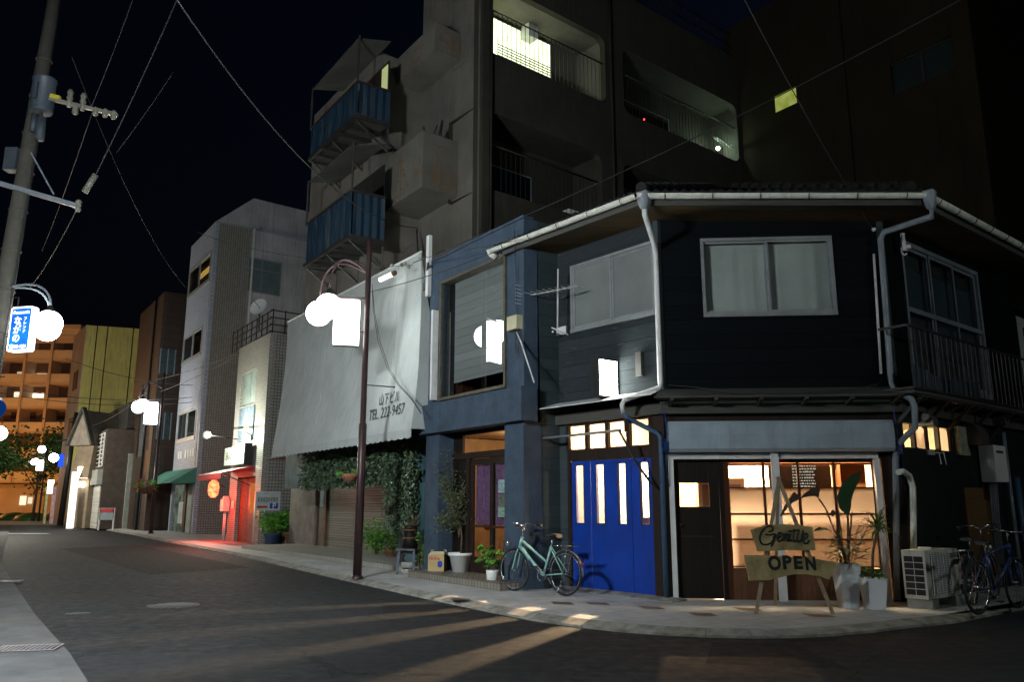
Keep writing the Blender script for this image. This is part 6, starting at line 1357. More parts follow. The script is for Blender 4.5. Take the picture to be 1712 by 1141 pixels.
wire(at(225, -10, 17), at(152, 180, PY), .1, .012, 'thin wire above the porcelain insulators', 'cable_pale', wav=1); wire(at(155, 186, PY), at(70, 420, 40), .2, .012, 'thin wire below the porcelain insulators', 'cable_pale')
wire(at(120, 95, PY), at(310, 480, 34), .6, .012, 'thin dark wire crossing the sky toward the tiled tower')
wire(at(185, 145, 17) if False else at(195, 255, 17), at(290, 120, 17), .05, .010, 'faint wire crossing the thick pale cable')
wire(at(-10, 655, 40), at(330, 672, 42), .4, .02, 'dark wire across the street in front of the yellow building'); wire(at(-10, 645, 40), at(330, 664, 42), .4, .02, 'second dark wire just above the one across the yellow building'); wire(at(110, 600, 40), at(330, 645, 42), .3, .02, 'upper dark wire across the yellow wall')
wire(at(126, 716, 55), at(246, 655, 41), .5, .02, 'pale wire from the far pole to the lamp by the brown building', 'cable_pale'); wire(at(268, 655, 41), gq(DF, 398, 595, .1), .1, .012, 'pale wire from the lamp to the pale tiled building', 'cable_pale'); wire(at(262, 635, 41), gq(DF, 400, 590, .1), .1, .012, 'second pale wire to the pale tiled building', 'cable_pale')
wire(at(1235, -20, 9), gq(FR, 1460, 385, .1), .1, .009, 'thin dark blue wire dropping to the corner of the dark house')
wire(gq(DF, 385, 400, 0) if False else at(330, 388, 34), gq(W, 612, 440, .6), .25, .012, 'thin wire from the tiled tower to the lamp pole'); wire(at(505, 447, 20), gq(W, 690, 443, .5), .05, .008, 'fine pale wires at the canopy top', 'cable_pale')
# tube light on the canopy rail and cable loops
tb = thing('tube_light', 'glowing white tube lamp fixed at the top of the canvas canopy', 'tube light', tube_a); p, q_ = gq(W, 636, 468, .45), gq(W, 657, 458, .45)
mb = MB(); mb.tube([p, q_], .05, 12); mb.build('tube', emis('tube_glow', (.95, 1, .95), 7), tb); mb = MB(); mb.tube([q_, q_ + (q_ - p) * .16], .06, 12); mb.build('end_cap', M['rust'], tb)
lp = MB()
for k in range(3): a, b = gq(SW, 697, 384, .15), gq(BL, 716, 440, .2); lp.tube([a.lerp(b, t / 12) - hz * (1.05 + .1 * k) * math.sin(math.pi * t / 12) for t in range(13)], .022, 6)
o = lp.build('cable_loop', M['cable']); tag(o, 'thick black cable loop hanging between the stained block and the blue shop', 'cable')
lp = MB()
for k in range(2): lp.tube([gq(W, x + 3 * k * (y - 475) * (705 - y) / 13000, y, .95) for x, y in smooth0([(622, 475), (624, 520), (632, 570), (647, 615), (666, 645), (688, 668), (704, 692)])], .007, 5)
o = lp.build('hanging_wires', M['cable']); tag(o, 'two thin dark wires hanging across the white canopy', 'wire')
bk2 = MB(); a = gq(BL, 721, 395, .05); bk2.fb(BL, BL.s(721, 440) - .06, BL.s(721, 440) + .06, BL.z(721, 496), BL.z(721, 396), .02, .1); o = bk2.build('cable_bracket', M['whitemetal']); tag(o, 'grey steel cable bracket standing at the left edge of the blue wall', 'bracket')
random.seed(5); ins = MB()
for (x, y) in ((672, 443), (677, 441), (683, 446), (655, 444)): ins.sphere(gq(W, x, y, .4), .05, 8)
o = ins.build('wire_clamps', M['insul']); tag(o, 'cluster of pale wire clamps above the tube lamp', 'clamps')
# ------------------------------------------------------------------ things on the walls of the corner house
ls_ = thing('lit_sign', 'blank white lit sign box in black frame on the dark house left wall', 'sign', gq(L, 1015, 630, .5))
sO = L.pt(.92, 0, .16); LF = Face(sO, L.n); LF.n = -L.u.copy() if True else LF.n
LF.u = L.n.copy()
z0_, z1_ = L.z(1015, 660, .4), L.z(1015, 600, .4)
a0_, a1_ = .18, .78
def LFx(x): # place the box so that its face spans the photographed columns
    r = ray(x, 630); c = LF.n.dot(LF.O); t = c / LF.n.dot(r); return ((r * t) - LF.O).dot(LF.u)
xs_ = sorted((LFx(1031), LFx(1001)))
mb = MB(); f_ = .03; A0, A1 = xs_; TH2 = .16
mb.fb(LF, A0 - f_, A1 + f_, z0_ - f_, z0_, -TH2, .02); mb.fb(LF, A0 - f_, A1 + f_, z1_, z1_ + f_, -TH2, .02); mb.fb(LF, A0 - f_, A0, z0_, z1_, -TH2, .02); mb.fb(LF, A1, A1 + f_, z0_, z1_, -TH2, .02)
mb.fb(LF, A0, A1, z0_, z1_, -TH2, -.02); mb.build('sign_frame', M['black'], ls_)
mb = MB(); mb.fb(LF, A0, A1, z0_, z1_, -.018, .012); mb.build('sign_face', emis('sign_face_glow', (.97, 1, .9), 30), ls_)
mb = MB(); mb.beam(LF.pt(A0, z0_ + .1, -.08), LF.pt(-.16, z0_ + .1, -.08), .04, .04); mb.beam(LF.pt(A0, z1_ - .08, -.08), LF.pt(-.16, z1_ - .08, -.08), .04, .04); mb.builds('sign_bracket', M['darkmetal'], ls_)
mb = MB(); mb.fb(L, .34, .46, 3.45, 3.85, .003, .09); o = mb.build('electric_box', mat('dark_box', (.06, .06, .055), .6)); tag(o, 'small dark electric box on the wall right of the lit sign', 'electric box')
an = thing('tv_antenna', 'small television antenna with many short rods on a bracket beside the left window', 'antenna', gq(L, 935, 555, .1))
mb = MB(); c = gq(L, 932, 550, .35); t_ = gq(L, 933, 450, .35); mb.tube([c, t_], .014, 8); mb.beam(gq(L, 924, 555, .05), gq(L, 924, 555, .35), .03, .03); mb.beam(gq(L, 922, 548, .3), gq(L, 950, 560, .05), .02, .02); mb.fb(L, L.s(950, 555), L.s(921, 555), L.z(935, 562), L.z(935, 549), .02, .05); mb.build('mast', M['whitemetal'], an)
mb = MB(); p, q_ = gq(L, 970, 477, .05), gq(L, 905, 500, .95); p, q_ = gq(L, 968, 478, .35), gq(L, 900, 500, .35) + L.n * .3
mb.tube([p, q_], .012, 6)
for k in range(10): c = p.lerp(q_, k / 9.5); ln_ = .12 + .015 * k; d_ = L.n; mb.tube([c - d_ * ln_ + hz * .0, c + d_ * ln_], .006, 5)
for s_ in (-1, 1):
    for k in range(3): c = q_; mb.tube([c + hz * s_ * .07 * (k + .4) - L.n * .2, c + hz * s_ * .07 * (k + .4) + L.n * .25], .006, 5)
mb.build('rods', M['whitemetal'], an)
mbx = thing('meter_box', 'cream electric meter box with dangling wires on the blue wall', 'electric meter', gq(BL, 867, 545)); mb = MB(); mb.fb(BL, BL.s(874, 545), BL.s(858, 545), BL.z(866, 553), BL.z(866, 530), .004, .14); mb.build('box', mat('cream_box', (.45, .42, .26), .5), mbx)
mb = MB(); mb.tube([gq(BL, 864, 556, .08), gq(BL, 872, 575, .1), gq(BL, 893, 640, .12)], .014, 6); mb.build('conduit', M['whitemetal'], mbx)
mb = MB()
for k in range(5): a = gq(BL, 862 + k * 2, 553, .08); mb.tube([a, a + Vector((.05 * math.sin(k * 2.1), 0, -.2)), a + Vector((.09 * math.sin(k * 3.3), -.03, -.38 - .05 * k))], .006, 5)
mb.tube([gq(BL, 860, 385, .1), gq(BL, 863, 460, .08), gq(BL, 864, 530, .06)], .008, 5); mb.build('wires', M['cable'], mbx)
br = thing('awning_rail', 'folded awning rod and crank arm mounted above the blue door', 'awning rod', L.pt(1.2, 2.6, .4))
mb = MB(); p, q_ = gq(L, 895, 735, .35), gq(L, 1037, 720, .5); mb.tube([p, q_], .022, 8); mb.build('rod', M['greypipe'], br)
mb = MB(); mb.fb(L, L.s(902, 725), L.s(896, 725), L.z(899, 745), L.z(899, 700), .02, .42); mb.build('end_bracket', mat('cream_bracket', (.5, .46, .36), .6), br)
mb = MB(); a = gq(L, 1036, 722, .5); b = gq(L, 1108, 824, .08); mb.tube([a, a.lerp(b, .35) - hz * .12, a.lerp(b, .7) - hz * .12, b], .022, 6); mb.box(gq(L, 1047, 712, .5), (.06, .06, .2)); mb.build('crank_arm', M['black'], br)
for nm_, x, y, F_, lab_ in (('sensor', 1113, 748, FR, 'tangle of dark wires and an outdoor socket on the post left of the shutter box'), ('sensor', 1500, 748, FR, 'tangle of dark wires and an outdoor socket on the post right of the shutter box')):
    c = gq(F_, x, y, .12); mb = MB(); mb.box(c, (.12, .08, .13)); random.seed(x)
    for k in range(7):
        pts = [c + Vector((random.uniform(-.08, .08), -.06, random.uniform(-.12, .12))) for _ in range(5)]; mb.tube(pts, .007, 4)
    mb.tube([c, c + hz * .2 + Vector((.03, 0, 0)), c + hz * .55], .01, 5); mb.tube([c, c - hz * .25, c - hz * .6 + Vector((.04, .05, 0))], .008, 5)
    o = mb.build('outdoor_socket', M['navy']); tag(o, lab_, 'socket')
isl = thing('wire_insulator', 'white knob insulator at the upper right corner of the dark front wall', 'insulator', gq(FR, 1461, 384, .1)); mb = MB(); mb.sphere(gq(FR, 1461, 384, .1), .035, 12); mb.build('knob', M['white'], isl)
# AC outdoor unit, heater, hoods on the right face
acp = gp(1553, 1004, .13); ad = (acp - RT.O).dot(RT.n); aa = (acp - RT.O).dot(RT.u); aw_ = .78; dpth = .32
ac = thing('ac_unit', 'white air conditioner outdoor unit on concrete blocks beside the dark right wall', 'air conditioner', gp(1553, 1006))
a1_ = RT.s(1603, 950, ad)
z0_, z1_ = .13, RT.z(1553, 921, ad); mb = MB(); mb.fb(RT, aa, a1_, z0_, z1_, ad - dpth, ad); mb.build('casing', mat('ivory_casing', (.55, .55, .48), .5, var=.15, streak=(.2, .18, .12), sfac=.4), ac)
mb = MB(); cx, cz = (aa + (a1_ - aa) * .42), (z0_ + z1_) / 2; rr_ = min((a1_ - aa) * .38, (z1_ - z0_) * .44)
mb.rbox(RT, cx - rr_, cx + rr_, cz - rr_, cz + rr_, ad + .001, ad + .006, .03); mb.build('fan_opening', M['blackink'], ac)
mb = MB()
for k in range(24): z = cz - rr_ + 2 * rr_ * (k + .5) / 24; mb.fb(RT, cx - rr_, cx + rr_, z - .004, z + .004, ad + .006, ad + .018)
for k in range(7): a = cx - rr_ + 2 * rr_ * k / 6; mb.fb(RT, a - .004, a + .004, cz - rr_, cz + rr_, ad + .006, ad + .02)
mb.build('fan_grille', M['white'], ac)
EFc = Face(RT.pt(aa, 0, 0), RT.n); EFc.n = -RT.u; EFc.u = RT.n.copy(); mb = MB()
for i in range(2):
    for j in range(6): w0 = ad - dpth + .03 + i * (dpth - .05) / 2; h0 = z0_ + .05 + j * (z1_ - z0_ - .12) / 6; mb.fb(EFc, w0, w0 + (dpth - .07) / 2, h0, h0 + (z1_ - z0_ - .12) / 6 - .012, .001, .004)
mb.build('side_vents', M['blackink'], ac)
mb = MB(); mb.fb(RT, aa + .05, aa + .25, 0, .125, ad - dpth, ad + .02); mb.fb(RT, a1_ - .25, a1_ - .05, 0, .125, ad - dpth, ad + .02); mb.builds('concrete_block', M['concrete'], ac)
mb = MB(); pts = [gq(RT, 1527, 920, .2), gq(RT, 1527, 860, .12), gq(RT, 1526, 815, .08), gq(RT, 1520, 796, .07), gq(RT, 1510, 789, .07), gq(RT, 1502, 790, .07)]; mb.tube(pts, .045, 10); mb.build('trunking', M['gutter'], ac)
mb = MB(); mb.lathe([(.001, 0), (.09, 0), (.09, .035), (.001, .035)], RT.pt(aa + .3, z1_, ad - .12), 18); o = mb.build('dish', M['white']); tag(o, 'small round white dish on top of the air conditioner', 'dish')
ht = thing('gas_heater', 'white gas water heater box on the right wall', 'water heater', gq(RT, 1665, 808, .1)); h0, h1 = RT.s(1664, 780, .28), RT.s(1684, 780, .28); hz0, hz1 = RT.z(1664, 806, .28), RT.z(1664, 745, .28)
mb = MB(); mb.fb(RT, h0, h1, hz0, hz1, .04, .28); mb.build('casing', M['white'], ht); mb = MB(); mb.fb(RT, h0 + .12, h1 - .12, hz1 - .13, hz1 - .09, .281, .285); mb.build('flue_slot', M['black'], ht)
mb = MB()
for k in range(4): a = h0 + .05 + k * .09; mb.tube([RT.pt(a, hz0, .15), RT.pt(a, hz0 - .5 - k * .08, .12), RT.pt(a + .05, .4, .1)], .016, 6)
mb.builds('pipe', M['greypipe'], ht)
mb = MB(); mb.fb(RT, h0 - .02, h1, hz0 - .30, hz0 - .04, .02, .06); mb.build('wood_batten', M['woodred'], ht)
for k, (x, y, s_, lab) in enumerate(((1547, 700, .20, 'small dark exhaust hood under the beam near the corner pipe'), (1630, 725, .34, 'large dark exhaust hood left of the white heater'), (1668, 700, .22, 'dark exhaust hood above the white heater'))):
    a, z = RT.q(x, y, .15); mb = MB(); P = [(.0, z - s_ * .6), (.30, z - s_ * .6), (.30, z - s_ * .1), (.22, z + s_ * .35), (.08, z + s_ * .6), (0, z + s_ * .6)]
    for q1, q2 in zip(P, P[1:]): mb.poly([RT.pt(a - s_ / 2, q1[1], q1[0]), RT.pt(a + s_ / 2, q1[1], q1[0]), RT.pt(a + s_ / 2, q2[1], q2[0]), RT.pt(a - s_ / 2, q2[1], q2[0])])
    for s2 in (-1, 1): mb.poly([RT.pt(a + s2 * s_ / 2, z_, d_) for d_, z_ in P])
    o = mb.build('exhaust_hood', mat('hood_metal', (.09, .085, .08), .45, .3)); tag(o, lab, 'exhaust hood', 'exhaust hoods')
mb = MB(); mb.fb(RT, RT.s(1596, 740), RT.s(1612, 740), RT.z(1604, 762), RT.z(1604, 715), .003, .08); o = mb.build('meter_board', mat('pale_green_board', (.40, .42, .30), .6, var=.5, scale=8)); tag(o, 'pale green meter board left of the large exhaust hood', 'meter board')
wb_ = MB(); wb_.fb(RT, RT.s(1616, 900), RT.s(1662, 900), .05, RT.z(1616, 816), .003, .05); o = wb_.build('plywood_panel', boards('plywood', (.16, .09, .035), .5, gap=.005)); tag(o, 'brown plywood panel leaning on the right wall behind the bicycles', 'panel')
mb = MB(); a, z = RT.q(1566, 765, .1); 
for s2 in (-.09, .09): mb.tube([RT.pt(a + s2, z + .07, .02), RT.pt(a + s2, z + .07, .18), RT.pt(a + s2, z - .12, .2)], .01, 5)
mb.fb(RT, a - .12, a + .12, z + .04, z + .12, .003, .03); o = mb.build('wall_hook', M['whitemetal']); tag(o, 'pale double hook on the dark right wall', 'hook')
for k, x in enumerate((1690, 1703)):
    mb = MB(); a = RT.s(x, 850, .1); mb.tube([RT.pt(a, 0, .12), RT.pt(a, 2.7 - k * .8, .12)], .04 + .02 * k, 8); o = mb.build('wall_pipe', M['greypipe'] if k == 0 else M['greypipe_blue']); tag(o, ['tall grey pipe on the right wall beside the heater', 'blue painted pipe at the right edge of the wall'][k], 'pipe')
# pulleys / brackets at the eaves
for (x, y, lab, F_) in ((1510, 405, 'steel pulley bracket hanging from the eave at the right corner', RT),):
    c = gq(F_, x, y, .15); mb = MB(); mb.box(c, (.05, .05, .3)); mb.tube([c - hz * .1 + Vector((.05 * math.cos(t), 0, -.05 + .07 * math.sin(t))) for t in [k * .7 for k in range(9)]], .012, 5); mb.box(c + Vector((.06, 0, -.08)), (.1, .04, .06)); o = mb.build('eave_bracket', M['whitemetal']); tag(o, lab, 'bracket')
# ------------------------------------------------------------------ A-frame sign
So = gp(1264, 1028); Sr = gp(1393, 1028); SB = Face(So, Vector((1, 0, 0))); SB.n = Vector((0, -1, 0)); kk = -.11
sgn = thing('sidewalk_sign', 'wooden easel sign with two shaped pale boards reading Gentille and OPEN', 'sign', (So + Sr) / 2)
ST = Tilt(SB, .10, 0.0, 0)
def sq(x, y, d=0):                                                               # photo point on the leaning plane
    a, z = SB.q(x, y, 0)
    for _ in range(4): a, z = SB.q(x, y, ST.k * (0 - z) + d)
    return a, z
def sqp(x, y, d=0): a, z = sq(x, y, d); return ST.pt(a, z, d)
for (xt, xb) in ((1303, 1264), (1300, 1393)):
    mb = MB(); p, q_ = sqp(xt, 798), sqp(xb, 1028); q_.z = 0.0; mb.beam(p, q_, .045, .03, up=(0, 1, 0)); mb.build('leg', M['woodstick'], sgn)
apx = sqp(1301, 805); mb = MB(); mb.beam(apx, Vector((apx.x + .12, apx.y + .85, 0)), .04, .03); mb.build('prop_leg', M['woodstick'], sgn)
def board(name, P, d0, d1):
    mb = MB(); Q = [sq(x, y, d1) for x, y in P]; mb.prism(ST, Q, d0, d1); return mb.build(name, M['woodpale'], sgn)
g1 = board('name_board', [(1255, 887), (1281, 879), (1300, 877), (1330, 878), (1358, 882), (1364, 921), (1310, 921), (1267, 923)], .025, .05)
top_ = [(1245, 929), (1262, 929), (1290, 930), (1320, 932), (1350, 934), (1375, 937), (1400, 941)]; bot_ = [(1394, 958), (1386, 970), (1372, 965), (1350, 961), (1326, 961), (1306, 966), (1285, 971), (1268, 971), (1253, 972), (1250, 955)]
g2 = board('open_board', top_ + bot_, .025, .065)
def stroke(pts, r_): return [ST.pt(*sq(x, y, .055), .055) for x, y in pts]
def smooth(P, n=6):
    out = []
    for i in range(len(P) - 1):
        p0, p1, p2, p3 = P[max(i - 1, 0)], P[i], P[i + 1], P[min(i + 2, len(P) - 1)]
        for k in range(n):
            t = k / n; out.append(tuple(.5 * ((2 * p1[j]) + (-p0[j] + p2[j]) * t + (2 * p0[j] - 5 * p1[j] + 4 * p2[j] - p3[j]) * t * t + (-p0[j] + 3 * p1[j] - 3 * p2[j] + p3[j]) * t ** 3) for j in (0, 1)))
    out.append(P[-1]); return out
let = MB()
S_ = [[(1285, 890), (1291, 888), (1292, 883), (1287, 880), (1279, 883), (1272, 892), (1270, 902), (1274, 910), (1283, 911), (1291, 906), (1295, 896)], [(1279, 894), (1287, 895), (1296, 894), (1294, 905), (1289, 915)],
      [(1300, 901), (1305, 897), (1306, 892), (1302, 892), (1300, 899), (1302, 906), (1307, 904), (1311, 897)], [(1311, 892), (1310, 905), (1313, 897), (1317, 893), (1316, 905), (1320, 903)],
      [(1321, 893), (1320, 905), (1324, 903)], [(1318, 889), (1326, 888), (1334, 887)], [(1328, 885), (1326, 900), (1328, 907), (1332, 903)], [(1336, 886), (1333, 900), (1335, 907), (1339, 903)], [(1343, 887), (1340, 900), (1341, 906)], [(1342, 903), (1348, 900), (1350, 894), (1346, 893), (1343, 900), (1345, 909), (1350, 909), (1353, 903)]]
for s_ in S_: let.tube(stroke(smooth(s_), 0), .011, 6)
let.build('script_letters', M['blackink'], g1)
for k, (ch_, x, y, sz__, wd_) in enumerate((('O', 1295, 943.5, .24, .17), ('P', 1315.5, 942, .23, .12), ('E', 1334, 942.5, .22, .115), ('N', 1355.5, 944, .23, .135))):
    a, z = sq(x, y, .07); text_mesh('letter', ch_, M['blackink'], ST, a, z, .068, sz__, g2, width=wd_, extrude=.003, offset=.010)
# ------------------------------------------------------------------ planters and plants at the cafe door
def sq_planter(label, c, w0, w1, h, rz):
    r_ = thing('planter', label, 'planter', c); Mz = Matrix.Rotation(rz, 3, 'Z'); mb = MB(); c = Vector(c)
    def rg(w_, z): return [c + Mz @ Vector((sx * w_ / 2, sy * w_ / 2, z)) for sx, sy in ((-1, -1), (1, -1), (1, 1), (-1, 1))]
    A, B_, C_, D_ = rg(w0, 0), rg(w1, h), rg(w1 - .04, h), rg(w1 - .06, h - .08)
    for k in range(4):
        j = (k + 1) % 4; mb.poly([A[k], A[j], B_[j], B_[k]]); mb.poly([B_[k], B_[j], C_[j], C_[k]]); mb.poly([C_[k], C_[j], D_[j], D_[k]])
    mb.poly(A); mb.build('pot', M['planter'], r_); mb = MB(); mb.poly(D_); mb.build('soil', M['bark'], r_); return r_
c1 = gp(1419, 1017); c2 = gp(1463, 1019); h1 = at(1421, 943, c1.y).z; h2 = at(1461, 967, c2.y).z
sq_planter('tall tapered white planter between the easel sign and the lower planter', c1, .20, .30, h1, R(3)); sq_planter('lower tapered white square planter nearest the corner pipe', c2, .20, .28, h2, R(5))
random.seed(21)
def ribbon(mb, pts, ws, m=0, up=Vector((0, -1, .2))):
    pts = [Vector(p) for p in pts]; L_, R_ = [], []
    for i, p in enumerate(pts):
        t = (pts[min(i + 1, len(pts) - 1)] - pts[max(i - 1, 0)]).normalized(); a = t.cross(up).normalized() * ws[i] / 2; L_.append(p + a); R_.append(p - a)
    for i in range(len(pts) - 1): mb.poly([L_[i], pts[i] + up * -.004, pts[i + 1] + up * -.004, L_[i + 1]], m, True); mb.poly([pts[i] + up * -.004, R_[i], R_[i + 1], pts[i + 1] + up * -.004], m, True)
Yp = c1.y; ap_ = lambda x, y, dy=0: at(x, y, Yp + dy)
bp_ = thing('bird_of_paradise', 'tall plant with big upright paddle leaf and bent dry leaf in the tall planter', 'plant', Vector((c1.x, c1.y, h1 - .08)))
mb = MB(); ribbon(mb, [ap_(1417, 862), ap_(1414, 850), ap_(1411, 835), ap_(1418, 815), ap_(1430, 800), ap_(1439, 790)], [.03, .17, .21, .19, .13, .02]); ribbon(mb, [ap_(1396, 897, -.1), ap_(1385, 886, -.15), ap_(1374, 884, -.2), ap_(1360, 889, -.25)], [.02, .09, .10, .01], up=Vector((.1, -.5, 1))); mb.builds('leaf', mat('dark_paddle_leaf', (.02, .055, .02), .4), bp_)
mb = MB(); ribbon(mb, [ap_(1370, 826), ap_(1360, 823), ap_(1345, 829), ap_(1340, 833)], [.14, .12, .05, .01]); ribbon(mb, [ap_(1341, 833), ap_(1330, 830), ap_(1322, 838), ap_(1314, 848), ap_(1305, 864)], [.01, .13, .07, .05, .02]); mb.build('bent_leaf', mat('dry_leaf', (.05, .03, .015), .8), bp_)
mb = MB(); mb.tube([ap_(1418, 945), ap_(1420, 900), ap_(1417, 860)], .012, 6); mb.tube([ap_(1415, 945), ap_(1405, 905), ap_(1395, 888), ap_(1380, 850), ap_(1369, 835)], .012, 6); mb.tube([ap_(1418, 945), ap_(1410, 920), ap_(1396, 897, -.1)], .01, 6); mb.tube([ap_(1390, 862), ap_(1394, 855)], .03, 6)
for k in range(9): x = random.uniform(-1, 1); b = ap_(1418 + x * 8, 945); e_ = ap_(1418 + x * 30, random.uniform(855, 900), random.uniform(-.2, .2)); mb.tube([b, b.lerp(e_, .5) + hz * .04, e_], .006, 5)
mb.build('stem', mat('brown_stem', (.10, .05, .03), .7), bp_)
mb = MB()
for k in range(60):
    a = random.uniform(0, 6.28); r_ = random.uniform(.04, .2); p = Vector((c1.x + math.cos(a) * r_, c1.y - .05 + math.sin(a) * r_, h1 + random.uniform(.0, .38))); d = Vector((math.cos(a), math.sin(a), random.uniform(-.5, .6))); mb.leaf(p, d, random.uniform(.10, .2), random.uniform(.04, .08), up=(0, 0, 1))
for k in range(40):
    a = random.uniform(0, 6.28); p = ap_(random.uniform(1385, 1440), random.uniform(870, 935), random.uniform(-.15, .15)); d = Vector((math.cos(a), math.sin(a) * .5, random.uniform(-.9, .1))); mb.leaf(p, d, random.uniform(.06, .13), .018, up=(0, -1, .3), m=1)
mb.build('undergrowth', [M['varieg'], M['leafdark']], bp_)
dc = thing('dracaena', 'spiky leaved palm on a thin trunk in the lower white planter', 'plant', Vector((c2.x, c2.y, h2 - .08))); mb = MB(); tp_ = at(1467, 882, c2.y); mb.tube([Vector((c2.x, c2.y, h2 - .08)), Vector((c2.x + .03, c2.y, h2 + .3)), tp_], [.022, .02, .02], 8); mb.build('trunk', M['bark'], dc)
mb = MB()
for k in range(64):
    a = random.uniform(0, 6.28); el_ = random.uniform(-.35, 1.2); L_ = random.uniform(.22, .36); d = Vector((math.cos(a) * math.cos(el_), math.sin(a) * math.cos(el_), math.sin(el_))); p = tp_ + hz * random.uniform(-.08, .08)
    ribbon(mb, [p, p + d * L_ * .4 + hz * .02, p + d * L_ * .75, p + d * L_ - hz * .07], [.016, .028, .02, .003], up=Vector((0, 0, 1)) if abs(d.z) < .8 else Vector((1, 0, 0)))
for k in range(36): a = random.uniform(0, 6.28); r_ = random.uniform(0, .15); mb.leaf((c2.x + math.cos(a) * r_, c2.y + math.sin(a) * r_, h2 + random.uniform(-.03, .1)), (math.cos(a), math.sin(a), random.uniform(0, 1)), .1, .05)
mb.build('leaves', M['leaf2'] if 'leaf2' in M else M['leafdark'], dc)
# ------------------------------------------------------------------ plants, pots and stool along the row
def round_pot(name, label, c, r0, r1, h, mt, rim=True, group=None):
    mb = MB(); P = [(.001, 0), (r0, 0), (r1 * .97, h * .84)] + ([(r1 * 1.09, h * .85), (r1 * 1.1, h)] if rim else [(r1, h)]) + [(r1 * .95, h), (r1 * .9, h * .9), (.001, h * .9)]; mb.lathe(P, c, 28); o = mb.build(name, mt); return tag(o, label, 'flower pot', group)
pl0 = BL.pt(BL.s(770, 950, .15), .13, .20)
oc = gp(770, 957, .13); round_pot('flower_pot', 'large white plastic pot holding the olive tree on the tiled step', oc, .15, .225, .36, M['white'])
ot = thing('olive_tree', 'slender olive tree with small grey leaves in the white pot by the shop door', 'tree', oc + hz * .33); random.seed(33); mb = MB(); lf = MB(); Yo = oc.y
ao = lambda x, y, dy=0: at(x, y, Yo + dy); tp_ = ao(762, 850)
mb.tube([oc + hz * .3, ao(772, 900), ao(768, 860)], [.02, .017, .015], 7)
for k in range(26):
    s_ = ao(768 + random.uniform(-3, 3), random.uniform(850, 900)); e_ = ao(random.uniform(728, 792), random.uniform(762, 890), random.uniform(-.35, .35)); m_ = s_.lerp(e_, .5) + hz * .1; mb.tube([s_, m_, e_], [.010, .007, .003], 5)
    for j in range(70):
        t = random.uniform(.25, 1.05); p = (s_.lerp(m_, t * 2) if t < .5 else m_.lerp(e_, t * 2 - 1)) + Vector((random.gauss(0, .05),) * 1 + (random.gauss(0, .05), random.gauss(0, .06))); lf.leaf(p, (random.uniform(-1, 1), random.uniform(-1, 1), random.uniform(-.4, 1)), random.uniform(.06, .10), .024)
mb.build('trunk', M['bark'], ot); lf.build('crown', M['olive'], ot)
for k in range(24): pass
def bush(name, label, c, rx, ry, h, n, leafm, sz, seed, stems=8, z0=.05, cat='plant', group=None):
    random.seed(seed); r_ = thing(name, label, cat, c, group=group); c = Vector(c); mb = MB(); lf = MB()
    for k in range(stems):
        a = random.uniform(0, 6.28); e_ = c + Vector((math.cos(a) * rx * random.uniform(.3, 1), math.sin(a) * ry * random.uniform(.3, 1), h * random.uniform(.5, 1))); mb.tube([c + hz * z0 + Vector((random.uniform(-.05, .05), random.uniform(-.05, .05), 0)), c.lerp(e_, .5) + hz * h * .12, e_], [.009, .007, .003], 5)
        for j in range(n // stems):
            t = random.uniform(.25, 1.0) ** .7; p = c.lerp(e_, t) + Vector((random.gauss(0, rx * .16), random.gauss(0, ry * .16), random.gauss(0, h * .08))); p.z = max(p.z, c.z + z0); lf.leaf(p, (random.uniform(-1, 1), random.uniform(-1, 1), random.uniform(-.5, .5)), random.uniform(*sz), random.uniform(*sz) * .55)
    mb.build('stem', M['bark'], r_); lf.build('foliage', leafm, r_); return r_
w2 = gp(823, 983); round_pot('flower_pot', 'small white pot at the front wheel of the mint bicycle', w2, .085, .11, .29, M['white'], False); bush('potted_plant', 'broad leaved green plant in the small white pot behind the bicycle wheel', w2 + hz * .25, .20, .15, .55, 34, M['leaf'], (.14, .24), 40, 5)
w3 = gp(860, 982) + Vector((.12, .35, .0)); round_pot('flower_pot', 'grey pot seen through the front wheel of the mint bicycle', w3, .09, .12, .24, M['white'])
bush('weeds', 'low green weeds growing at the foot of the dark wall', gp(895, 984) + Vector((0, .3, 0)), .3, .15, .18, 90, M['leaf'], (.05, .1), 41, 9, cat='weeds')
# carton
cb0 = gp(724, 955, .13); cc = gp(742, 956, .13); CF = Face(cc, BL.u); CF.n = BL.n.copy()
ct = thing('cardboard_box', 'open cardboard box with red lettering and a blue disc on the tiled step', 'cardboard box', cc); c0_ = cc + Vector((-.19, .2, .0)); ang = R(-8); mb = MB(); u_ = Vector((math.cos(ang), math.sin(ang), 0)); v_ = Vector((-u_.y, u_.x, 0))
cfc = Face((cc - u_ * .0), u_); cfc.n = -v_; o0 = -.32
mb.fb(cfc, o0, .0, .13, .44, -.28, 0); mb.build('box', M['carton'], ct); mb = MB()
mb.poly([cfc.pt(o0, .442, 0), cfc.pt(0, .442, 0), cfc.pt(-.02, .50, -.10), cfc.pt(o0 + .04, .50, -.10)]); mb.poly([cfc.pt(0, .442, 0), cfc.pt(0, .442, -.28), cfc.pt(.10, .46, -.26), cfc.pt(.10, .46, -.02)]); mb.poly([cfc.pt(o0, .442, -.28), cfc.pt(0, .442, -.28), cfc.pt(0, .53, -.2), cfc.pt(o0, .53, -.2)]); mb.build('flap', mat('pale_cardboard', (.6, .5, .32), .85), ct)
text_mesh('lettering', 'Hi-Ene', M['redink'], cfc, o0 + .13, .37, .003, .09, ct, width=.21, extrude=.001, offset=.002); mb = MB(); mb.rbox(cfc, o0 + .19, o0 + .29, .20, .33, .001, .003, .05); mb.build('blue_disc', M['blueink'], ct)
